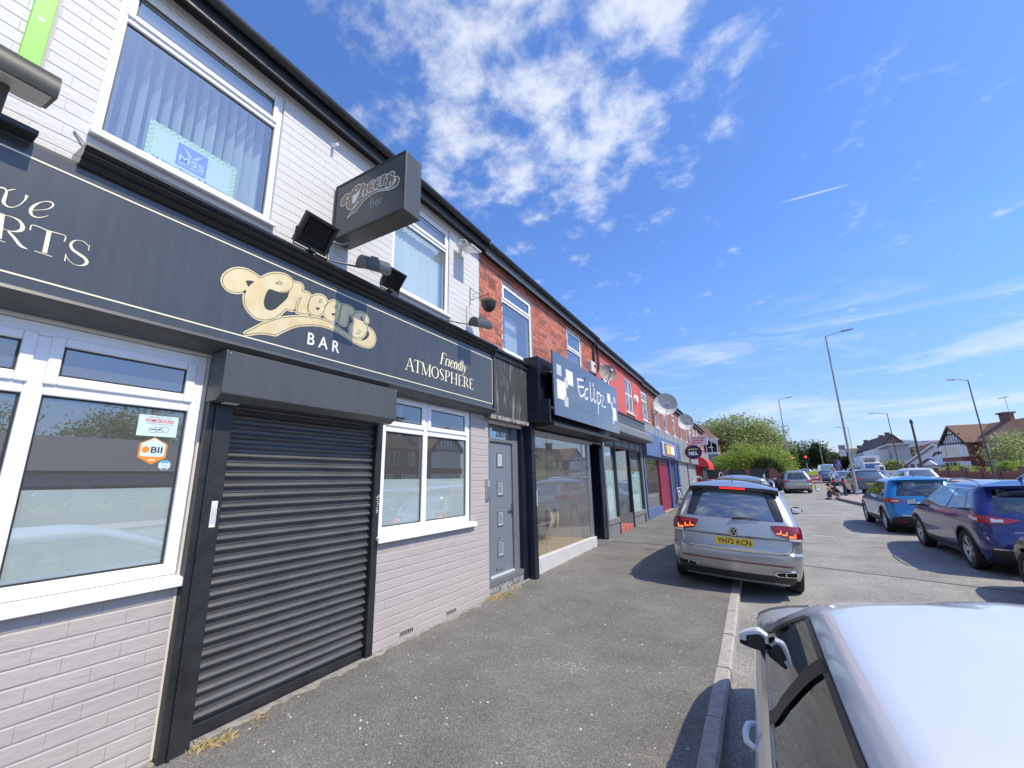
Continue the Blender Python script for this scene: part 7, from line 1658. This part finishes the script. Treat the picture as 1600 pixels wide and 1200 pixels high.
for i, (px, y, w, top, lab) in enumerate(((1237, 165, 3.6, 690, 'leftmost dark tree at the end of the road, a narrow one'), (1268, 175, 6.0, 690, 'broad dark tree behind the traffic lights'), (1255, 195, 5.0, 700, 'dark tree between two others behind the traffic lights'), (1283, 168, 1.7, 689, 'thin pointed dark tree right of the traffic lights'), (1300, 185, 5.5, 702, 'dark tree behind the purple totem sign'), (1322, 195, 5.5, 708, 'dark tree left of the island lamp post'), (1218, 180, 4.5, 705, 'dark tree behind the silver people carrier'), (1345, 210, 6, 712, 'rightmost dark tree, behind the white low building'))):
    b = on_y(px, 740, y); H = on_y(px, top, y).z-gz(y)
    tree('dark_tree', lab, b.x, y, H*.25, .3, [(0, 0, H*.62, w, w*.8, H*.36), (w*.4, 0, H*.42, w*.8, w*.7, H*.3), (-w*.45, 0, H*.45, w*.8, w*.7, H*.32)], 4500, .32, 'leaf_dark', 40+i, G3)
for i, (px, y, r, h, lab, lf) in enumerate(((1592, 72, 1.9, 5.6, 'loose green tree at the right edge of the picture', 'leaf_mid'), (1594, 62, 1.3, 1.8, 'bright bush at the right edge below the loose tree', 'leaf_bright'), (1345, 100, 1.3, 2.2, 'yellow green bush left of the box truck', 'leaf_bright'), (1362, 104, 1.6, 3.0, 'yellow green bush behind the box truck', 'leaf_bright'), (1400, 98, 1.2, 2.4, 'small olive tree before the white gabled house', 'leaf_mid'))):
    b = on_y(px, 742, y); tree('roadside_bush', lab, b.x, y, h*.3, .08, [(0, 0, h*.6, r, r, h*.38), (r*.4, 0, h*.4, r*.8, r*.8, h*.3), (-r*.5, 0, h*.45, r*.7, r*.7, h*.3)], 3500, .13 if y < 80 else .17, lf, 60+i, 'bushes and trees across the road', 'bush')

# ================================================================== LEFT BEYOND THE TERRACE
gw = thing('garden_wall', 'red brick garden wall with pillars and dark arched fence panels', 'wall', (0, 43, gr(43))); z0 = 0
MB().box(-7, 2.0, -.11, .11, -.1, 1.05).build('brick_base', 'brick_tex2', gw)
for i, x in enumerate((-6.2, -4.35, -2.35, -.55, 1.25)): MB().box(x-.19, x+.19, -.19, .19, -.1, 1.92).build('pillar', 'brick_tex2', gw); 
k = MB(); k.prism([(1.06, 1.0), (2.1, 1.0), (2.1, 1.15), (1.44, 1.93), (1.06, 1.93)], lambda a, b, t: (a, t, b), -.12, .12); k.box(1.44, 2.1, -.125, .125, -.1, 1.0); k.build('end_pier', 'brick_tex2', gw)
xs = (-6.2, -4.35, -2.35, -.55, 1.25)
for a, b in zip(xs[:-1], xs[1:]):
    a, b = a+.2, b-.2
    for j in range(6):
        zz = 1.08+j*.13; k = MB(); n_ = 10; top = lambda u: (.10*math.sin(math.pi*u) if j == 5 else 0)
        k.prism([(a+(b-a)*u/n_, zz) for u in range(n_+1)]+[(a+(b-a)*u/n_, zz+.115+top(u/n_)) for u in range(n_, -1, -1)], lambda p, q, t: (p, t, q), -.02, .02); k.build('fence_board', 'panel_dark', gw)
bn = thing('wheelie_bin', 'grey wheelie bin in front of the brick garden wall', 'bin', (1.0, 42.3, gr(42.3))); k = MB(); k.hexa([(-.22, -.25, .05), (.22, -.25, .05), (.22, .25, .05), (-.22, .25, .05)], [(-.28, -.32, .95), (.28, -.32, .95), (.28, .32, .95), (-.28, .32, .95)]); k.build('body', 'panel_dark', bn, bev=.02); MB().box(-.31, .31, -.36, .36, .95, 1.03).build('lid', 'mid_grey', bn, bev=.03)
for s in (-.2, .2): MB().cyl((s-.03, .24, .1), (s+.03, .24, .1), .1, n=10).build('wheel', 'rubber', bn)
bh = thing('bay_house', 'white bay windowed house with brown tiled roof beyond the terrace', 'building', (-6.5, 56, gr(56))); Yb = 52-56; g0 = gr(56)
MB().box(-5, 3.2, -3, 6, 0, 5.2).build('wall', 'brick_far', bh)
k = MB(); k.hexa([(-5.3, -3.4, 5.2), (3.6, -3.4, 5.2), (3.6, 6.4, 5.2), (-5.3, 6.4, 5.2)], [(-3, 1, 7.6), (1.2, 1, 7.6), (1.2, 2, 7.6), (-3, 2, 7.6)]); rf = k.build('roof', 'roof_brown', bh)
for z0_, z1_ in ((3.75, 5.15), (.9, 2.6)):
    b_ = MB().box(.9, 3.3, -4.0, -2.9, z0_-.2, z1_+.15).build('bay', 'render_white', bh)
    for i in range(4): MB().box(1.05+i*.56, 1.5+i*.56, -4.03, -4.002, z0_+.05, z1_).build('pane', 'pane_dark', b_)
    for i in range(2): MB().box(3.301, 3.33, -3.9+i*.5, -3.5+i*.5, z0_+.05, z1_).build('pane', 'pane_dark', b_)
MB().box(.8, 3.4, -4.1, -2.9, 2.76, 3.52).build('tile_hanging', 'mid_grey', bh)
k = MB(); k.prism([(1.3+.8*math.cos(math.pi*i/10), 5.1+.7*math.sin(math.pi*i/10)) for i in range(11)], lambda a, b, t: (a, t, b), -4.05, -3.6); k.build('arched_gable', 'render_white', bh)
wi = MB(); 
for i in range(7): wi.tube([(1.0+i*.35, -5.2, .2), (1.0+i*.35, -5.2, 1.1)], .02, n=5)
wi.tube([(.9, -5.2, 1.1), (3.3, -5.2, 1.1)], .02, n=5); wi.build('railing', 'white_plain', bh)

# ================================================================== ACROSS THE MAIN ROAD
def pY(px, X): return on_x(px, 742, X).y
def qZ(px, py, X): return on_x(px, py, X).z
def pX(px, Y): return on_y(px, 742, Y).x
def pZ(px, py, Y): return on_y(px, py, Y).z
def panes(parent, x0, x1, z0, z1, Y, n, fr_='upvc', d=.12):
    w = MB().box(x0, x1, Y-d, Y, z0, z1).build('window', fr_, parent); k = (x1-x0)/n
    for i in range(n): MB().box(x0+i*k+k*.12, x0+(i+1)*k-k*.12, Y-d-.02, Y-d-.004, z0+.12, z1-.12).build('pane', 'pane_dark', w)
def gable_roof(parent, x0, x1, ya, yb, ze, zr, m_, over=.4, along='x', th=.18):
    k = MB()
    if along == 'x':
        ym = (ya+yb)/2
        for a, b in ((ya-over, ym), (yb+over, ym)): k.hexa([(x0-over, a, ze-.15), (x1+over, a, ze-.15), (x1+over, b, zr), (x0-over, b, zr)], [(x0-over, a, ze-.15+th), (x1+over, a, ze-.15+th), (x1+over, b, zr+th), (x0-over, b, zr+th)])
    else:
        xm = (x0+x1)/2
        for a, b in ((x0-over, xm), (x1+over, xm)): k.hexa([(a, ya-over, ze-.15), (a, yb+over, ze-.15), (b, yb+over, zr), (b, ya-over, zr)], [(a, ya-over, ze-.15+th), (a, yb+over, ze-.15+th), (b, yb+over, zr+th), (b, ya-over, zr+th)])
    return k.build('roof', m_, parent, fix=True)
def timber_house(x, y, label, rot=0.0, aerial=False, group=None):
    """gabled front wing with half timbering, bay windows, and a brick wing"""
    t = thing('timbered_house', label, 'house', (x, y, gr(y)), rot, group)
    MB().box(0, 6.2, 0, 9, 0, 5.2).build('front_wing', 'brick_far', t); MB().box(6.2, 15, 1.2, 9, 0, 5.2).build('side_wing', 'brick_far', t)
    gable_roof(t, 0, 6.2, 0, 9, 5.2, 8.1, 'roof_brown', .45, 'y'); r_ = gable_roof(t, 3, 15, 1.2, 9, 5.2, 8.1, 'roof_brown', .4, 'x')
    k = MB(); k.prism([(0, 5.2), (6.2, 5.2), (3.1, 8.0)], lambda a, b, q: (a, q, b), -.04, .1); g = k.build('gable', 'render_white', t)
    for i in range(9):
        xx = .5+i*.65; top = 5.2+(1-abs(xx-3.1)/3.1)*2.8
        if top > 5.5: MB().box(xx-.07, xx+.07, -.08, -.042, 5.2, min(top, 6.75)).build('timber', 'timber_dark', g)
    MB().box(1.1, 5.1, -.09, -.045, 6.65, 6.85).build('timber', 'timber_dark', g); MB().box(-.3, 6.5, -.5, .0, 4.95, 5.25).build('bressumer', 'timber_dark', g)
    for s in (-1, 1):
        k = MB(); e0, e1 = (3.1, 8.12), (3.1+s*3.65, 4.95); k.prism([e0, e1, (e1[0], e1[1]-.32), (e0[0], e0[1]-.34)], lambda a, b, q: (a, q, b), -.50, -.42); k.build('bargeboard', 'timber_dark', g)
    for z0_, z1_ in ((3.2, 4.9), (.8, 2.2)):
        k = MB(); k.hexa([(.3, 0, z0_-.2), (1.0, -.8, z0_-.2), (5.2, -.8, z0_-.2), (5.9, 0, z0_-.2)], [(.3, 0, z1_+.1), (1.0, -.8, z1_+.1), (5.2, -.8, z1_+.1), (5.9, 0, z1_+.1)]); b_ = k.build('bay', 'upvc', t)
        for i in range(4): MB().box(1.15+i*1.03, 2.0+i*1.03, -.83, -.805, z0_, z1_).build('pane', 'pane_dark', b_)
    MB().box(.5, 5.7, -.7, .0, 2.35, 3.0).build('tile_band', 'brick_far', t)
    for a, b, z0_, z1_ in ((7.6, 8.7, 3.2, 4.9), (10.2, 11.8, 3.2, 4.8), (7.2, 9.6, .9, 2.3), (11, 13, .9, 2.3)):
        w = MB().box(a, b, 1.08, 1.2, z0_, z1_).build('window', 'upvc', t)
        for i in range(2): MB().box(a+.08+i*(b-a)/2, a+(b-a)/2-.06+i*(b-a)/2, 1.05, 1.075, z0_+.08, z1_-.08).build('pane', 'pane_dark', w)
    k = MB(); k.box(6.4, 7.8, 4.6, 5.6, 6.5, 9.5); ch = k.build('chimney', 'brick_brown', t); MB().box(6.2, 8.0, 4.4, 5.8, 9.3, 9.55).build('chimney_cap', 'brick_brown', ch)
    if aerial:
        k = MB(); k.cyl((8.0, 5, 8), (8.0, 5, 12), .03, n=5); k.cyl((6.6, 5, 11.8), (8.9, 5, 11.8), .025, n=5)
        for i in range(5): k.cyl((6.8+i*.35, 4.6, 11.8), (6.8+i*.35, 5.4, 11.8), .015, n=4)
        k.build('aerial', 'mid_grey', t)
    return t
R90 = math.radians(-90)                     # these all face the road; local x runs back towards the camera
th_ = timber_house(26, pY(1484, 26), 'red brick house with a half timbered gable at the far right', math.radians(-79), aerial=True); th_.scale = (.9, .9, .9)
X0 = 31; ya, yb = pY(1421, X0), pY(1519, X0); w = ya-yb; xm = ya-pY(1474, X0); zg = gr((ya+yb)/2); zt = qZ(1474, 692, X0)-zg
wg = thing('white_house', 'low white house with a broad gable and leaping brown wall shapes', 'house', (X0, ya, zg), R90)
k = MB(); k.prism([(0, 0), (w, 0), (w, 2.2), (xm, zt), (0, 2.2)], lambda p, q, t: (p, t, q), 0, 5); k.build('wall', 'render_white', wg)
for s_, e in ((-1, 0), (1, w)):
    k = MB(); k.hexa([(xm, -.4, zt+.05), (e+s_*.5, -.4, 2.0), (e+s_*.5, 5, 2.0), (xm, 5, zt+.05)], [(xm, -.4, zt+.3), (e+s_*.5, -.4, 2.25), (e+s_*.5, 5, 2.25), (xm, 5, zt+.3)]); k.build('roof', 'roof_tile', wg, fix=True)
    k = MB(); k.hexa([(xm, -.5, zt-.15), (e+s_*.6, -.5, 1.85), (e+s_*.6, -.4, 1.85), (xm, -.4, zt-.15)], [(xm, -.5, zt+.2), (e+s_*.6, -.5, 2.2), (e+s_*.6, -.4, 2.2), (xm, -.4, zt+.2)]); k.build('bargeboard', 'upvc', wg, fix=True)
L_ = lambda p, q: (ya-pY(p, X0), qZ(p, q, X0)-zg)
a0, b0 = L_(1474, 710), L_(1485, 702); panes(wg, a0[0], b0[0], a0[1], b0[1], 0, 2); fw = Frame((0, -.03, 0), (1, 0, 0), (0, 0, 1)); k = MB()
for i, pts in enumerate(([(1441, 735), (1446, 724), (1456, 718), (1467, 719)], [(1464, 713), (1468, 709), (1474, 706)])): ribbon(k, fw, [L_(*q) for q in pts], [.25, .6, .5, .08][:len(pts)], .01*i)
k.build('wall_shapes', 'roof_brown', wg)
c0, c1, c2 = L_(1470, 728), L_(1502, 728), L_(1486, 718); k = MB(); k.prism([(c0[0], 0), (c1[0], 0), c1, c2, c0], lambda p, q, t: (p, t, q), -2.5, 0); pc = k.build('porch', 'render_white', wg); MB().box(c0[0]-.3, c1[0]+.5, -2.8, 0, c0[1]-.1, c0[1]+.15).build('porch_roof', 'roof_grey', pc)
def far(name, label, px0, px1, top, X0, group=None):
    ya, yb = pY(px0, X0), pY(px1, X0); zg = gr((ya+yb)/2)
    return thing(name, label, 'building', (X0, ya, zg), R90, group), ya-yb, qZ((px0+px1)/2, top, X0)-zg
t, w, h = far('dormer_house', 'orange roofed row with white dormers behind the white gabled house', 1392, 1462, 697, 36)
MB().box(0, w, 0, 4, 0, h*.58).build('wall', 'render_white', t); gable_roof(t, 0, w, 0, 4, h*.58, h, 'roof_orange', .3, 'x'); k = MB(); k.prism([(0, h*.58), (4, h*.58), (2, h*.97)], lambda a, b, q: (q, a, b), w-.15, w); k.build('gable_end', 'render_white', t)
for i in range(3):
    a0 = w*(.12+i*.28); d = MB().box(a0, a0+1.8, -.1, 2, h*.55, h*.78).build('dormer', 'render_white', t); MB().box(a0+.3, a0+1.5, -.14, -.102, h*.59, h*.74).build('pane', 'pane_dark', d); gable_roof(t, a0, a0+1.8, -.1, 2, h*.78, h*.90, 'roof_tile', .2, 'y')
for px0, px1, top, X0, lab in ((1392, 1452, 681, 52, 'pale blue metal roofed hall behind the telegraph pole, the farther one'), (1425, 1560, 682, 44, 'wide pale metal roofed hall behind the white gabled house')):
    t, w, h = far('metal_hall', lab, px0, px1, top, X0, 'metal roofed halls')
    MB().box(0, w, 0, 8, 0, h*.78).build('wall', 'metal_roof', t); k = MB(); k.prism([(-.6, h*.78), (w+.6, h*.78), (w*.45, h)], lambda p, q, s: (p, s, q), -.3, 8); k.build('roof', 'metal_roof', t); k = MB()
    for e in (-.7, w+.7): k.hexa([(w*.45, -.4, h-.3), (e, -.4, h*.78-.3), (e, -.3, h*.78-.3), (w*.45, -.3, h-.3)], [(w*.45, -.4, h+.1), (e, -.4, h*.78+.1), (e, -.3, h*.78+.1), (w*.45, -.3, h+.1)])
    k.build('verge', 'upvc', t)
t, w, h = far('manor_house', 'large brown brick house with several chimneys behind the white low building', 1331, 1388, 684, 31)
MB().box(0, w, 0, 5, 0, h*.66).build('wall', 'brick_brown', t); k = MB(); k.prism([(0, h*.66), (5, h*.66), (2.5, h*.97)], lambda a, b, q: (q, a, b), w-.15, w); k.build('gable_end', 'brick_brown', t); gable_roof(t, w*.35, w, 0, 5, h*.66, h, 'roof_tile', .3, 'x'); gable_roof(t, 0, w*.4, -1.5, 4, h*.55, h*.82, 'roof_tile', .3, 'y'); MB().box(0, w*.4, -1.5, 2, 0, h*.55).build('wing', 'brick_brown', t)
for u, hh in ((.14, .95), (.38, 1.06), (.78, 1.06), (.92, 1.08)): MB().box(w*u-.5, w*u+.5, 2.0, 3.0, h*.5, h*hh).build('chimney', 'brick_brown', t)
for i in range(4): MB().box(w*(.04+i*.085), w*(.04+i*.085)+.7, -1.54, -1.502, h*.36, h*.48).build('window', 'pane_dark', t)
t, w, h = far('white_block', 'plain white two storey block left of the box truck', 1332, 1371, 706, 26); MB().box(0, w, 0, 3, 0, h).build('wall', 'render_grey', t); MB().box(w*.68, w+.05, -.05, 3.05, 0, h+.15).build('white_end', 'render_white', t)
for i in range(5): MB().box(w*(.05+i*.12), w*(.05+i*.12)+.6, -.04, -.002, h*.35, h*.75).build('window', 'pane_dark', t)
t, w, h = far('shop_block', 'brown shop block with a pale flat canopy roof', 1368, 1404, 697, 29); MB().box(0, w, 0, 3, 0, h).build('wall', 'render_grey', t); k = MB(); k.hexa([(-1, -1, h*.86), (w+1, -1, h*1.0), (w+1, 3.5, h*1.0), (-1, 3.5, h*.86)], [(-1, -1, h*.90), (w+1, -1, h*1.05), (w+1, 3.5, h*1.05), (-1, 3.5, h*.90)]); k.build('canopy_roof', 'light_grey', t); MB().box(w*.4, w*.9, -.06, -.002, 0.8, h*.7).build('shop_window', 'pane_dark', t)
# front garden walls and hedges along the far pavement
GW = 'garden walls across the road'
for i, (ya, yb, lab, hedge) in enumerate(((58, 70, 'brick garden wall with hedge below the half timbered house', True), (71, 84, 'brick garden wall with hedge left of the half timbered house', True), (86, 96, 'brick garden wall with tall piers before the white gabled house', False), (20, 56, 'long brick garden wall opposite the shops', True), (-30, 18, 'long brick garden wall opposite the bar', True))):
    t = thing('front_wall', lab, 'wall', (21.7, (ya+yb)/2, gz((ya+yb)/2)), 0, GW); l = yb-ya; MB().box(-.12, .12, -l/2, l/2, -.4, .75).build('brickwork', 'brick_far', t)
    n_ = max(3, int(l/4))
    for j in range(n_+1): MB().box(-.22, .22, -l/2+l*j/n_-.22, -l/2+l*j/n_+.22, -.4, 1.15 if hedge else 1.7).build('pier', 'brick_brown', t)
    if hedge:
        h_ = thing('hedge', 'clipped hedge behind the '+lab, 'hedge', (22.3, (ya+yb)/2, gz((ya+yb)/2)), 0, 'front garden hedges'); me = foliage([(0, -l/2+l*(j+.5)/max(2, int(l/1.5)), .75, .5, .85, .5) for j in range(max(2, int(l/1.5)))], int(l*190), .07, 80+i, clump=20, spread=.5); put('foliage', me, 'leaf_bright', h_)
# the side the shop windows mirror: houses and a low shop opposite
HG = 'houses opposite the shops'
timber_house(27, 46, 'half timbered brick house standing opposite the shops', math.radians(-90), group=HG)
t = thing('low_shop', 'long low shop with a hipped grey roof opposite the bar', 'building', (30, 6, gr(6))); MB().box(0, 12, -16, 16, 0, 3.0).build('wall', 'render_grey', t); k = MB(); k.hexa([(-.8, -17, 3.0), (13, -17, 3.0), (13, 17, 3.0), (-.8, 17, 3.0)], [(5, -10, 5.6), (7, -10, 5.6), (7, 10, 5.6), (5, 10, 5.6)]); k.build('roof', 'roof_grey', t); MB().box(-.3, 0, -14, 14, 2.1, 2.9).build('shop_fascia', 'light_grey', t)
for i in range(6): MB().box(-.06, -.002, -13+i*4.4, -9.5+i*4.4, .5, 2.0).build('shop_window', 'pane_dark', t)
for i, (x, y) in enumerate(((48, -8), (50, 6), (47, 18), (52, 30))):
    tree('broadleaf_tree', ('green tree behind the low shop opposite, nearest the bar end', 'green tree behind the middle of the low shop opposite', 'green tree behind the far half of the low shop opposite', 'green tree between the low shop and the half timbered house opposite')[i], x, y, 3, .3, [(0, 0, 6.5, 4, 4, 3), (2.5, 2, 5.5, 3, 3, 2.5), (-2, -3, 5.5, 3, 3.5, 2.6)], 9000, .16, 'leaf_mid', 90+i, 'trees behind the low shop')

# ================================================================== TRAFFIC ON THE MAIN ROAD
TG = 'traffic on the main road'
def mcar(label, paint_, px, py, base, facing=1, name='car', dx=0, y=None, **k):
    p = on_g(px, py) if y is None else on_y(px, py, y); L = base['L']; yy = p.y if facing > 0 else p.y+L
    return quick(name, label, paint_, (p.x+dx, yy, gr(p.y)), 0, base=base, group=TG, facing=facing, **k)
FS = dict(SUV, glass_rear='car_tint'); FH = dict(HATCH)
mcar('white SUV driving away on the main road behind the bright blue car', 'paint_white', 1449, 773, FS)
mcar('dark grey SUV on the main road beside the island lamp post', 'paint_grey', 1366, 774, FS, zl=.98)
mcar('pale blue silver saloon on the main road left of the lamp post', 'paint_pale', 1325, 759, FH)
mcar('navy blue car on the main road right of the red ramp sign', 'paint_navy', 1293, 755, FH)
mcar('red car on the main road beyond the dark grey SUV', 'paint_red', 1358, 751, FH)
mcar('dark car coming towards the camera on the far side of the main road', 'paint_grey', 1382, 757, FH, facing=-1)
mcar('dark green car on the main road left of the box truck', 'paint_black', 1341, 747, FS)
mcar('dark grey estate passing behind the roof of the dark blue crossover', 'paint_grey', 0, 0, FS) if False else quick('car', 'dark grey estate passing behind the roof of the dark blue crossover', 'paint_grey', (8.5, 18.6, gr(18.6)), 0, base=FS, group=TG)
mcar('white car waiting beyond the corner of the garden wall', 'paint_white', 1226, 752, FH); mcar('red car waiting beyond the silver people carrier', 'paint_red', 1236, 749, FH); mcar('silver car far behind the red ramp sign', 'paint_silver', 1262, 749, FS)
VAN = dict(SUV, L=5.2, W=1.95, H=2.3, zb=1.35, zt=1.95, crown=.08, tab=[(.22, .1, 5.0, .86, .12, .4), (.45, .0, 5.1, .95, .12, .45), (.9, .0, 5.1, .97, .12, .45), (1.15, .02, 4.85, .97, .12, .45), (1.35, .03, 4.3, .95, .12, .4), (1.95, .06, 3.7, .88, .12, .35), (2.15, .08, 3.55, .84, .12, .3), (2.22, .12, 3.45, .78, .12, .3)], axles=(1.0, 4.1), sidewin=((.72, .94),))
mcar('pale blue van far along the main road above the navy car', 'paint_pale', 1296, 748, VAN, name='van')
p = on_g(1368, 747); t = thing('box_truck', 'white box truck coming along the far side of the main road', 'truck', (p.x, p.y, gr(p.y)), 0, TG)
MB().box(-1.15, 1.15, 1.3, 6.5, .75, 3.35).build('box_body', 'render_white', t, bev=.04); k = MB(); k.prism([(-.25, .5), (1.25, .5), (1.25, 2.35), (.3, 2.3), (-.1, 1.45)], lambda a, b, s: (s, a, b), -1.05, 1.05); cbn = k.build('cab', 'render_white', t, bev=.04); k = MB(); k.hexa([(-.95, -.135, 1.45), (.95, -.135, 1.45), (.95, -.12, 1.45), (-.95, -.12, 1.45)], [(-.92, .25, 2.22), (.92, .25, 2.22), (.92, .27, 2.22), (-.92, .27, 2.22)]); k.build('windscreen', 'pane_dark', cbn); MB().box(-.6, .6, .9, 1.3, 2.45, 3.0).build('fridge_unit', 'mid_grey', t, bev=.03); MB().box(-.9, .9, .2, 6.2, .45, .75).build('chassis', 'black_satin', t)
for y in (.55, 4.9):
    for s in (-1, 1): MB().cyl((s*.75, y, .42), (s*1.03, y, .42), .42, n=18).build('wheel', 'rubber', t, bev=.02)
for s in (-1, 1): MB().box(s*.65-.15, s*.65+.15, -.27, -.252, .75, .95).build('headlamp', 'lamp_white', cbn)
p = on_g(1405, 749); t = thing('trailer', 'low white trailer parked across the road beside the street lamp', 'trailer', (p.x, p.y, gr(p.y))); MB().box(-1.9, 1.9, 0, 1.8, .55, 1.15).build('bed', 'render_white', t, bev=.03); MB().box(-1.95, -1.2, 0, 1.7, .55, 1.9).build('cab', 'render_white', t, bev=.1); MB().box(-1.7, -1.3, -.02, -.002, 1.25, 1.7).build('pane', 'pane_dark', t)
for x in (-1.2, 1.2): MB().cyl((x, -.02, .35), (x, .25, .35), .35, n=16).build('wheel', 'rubber', t)
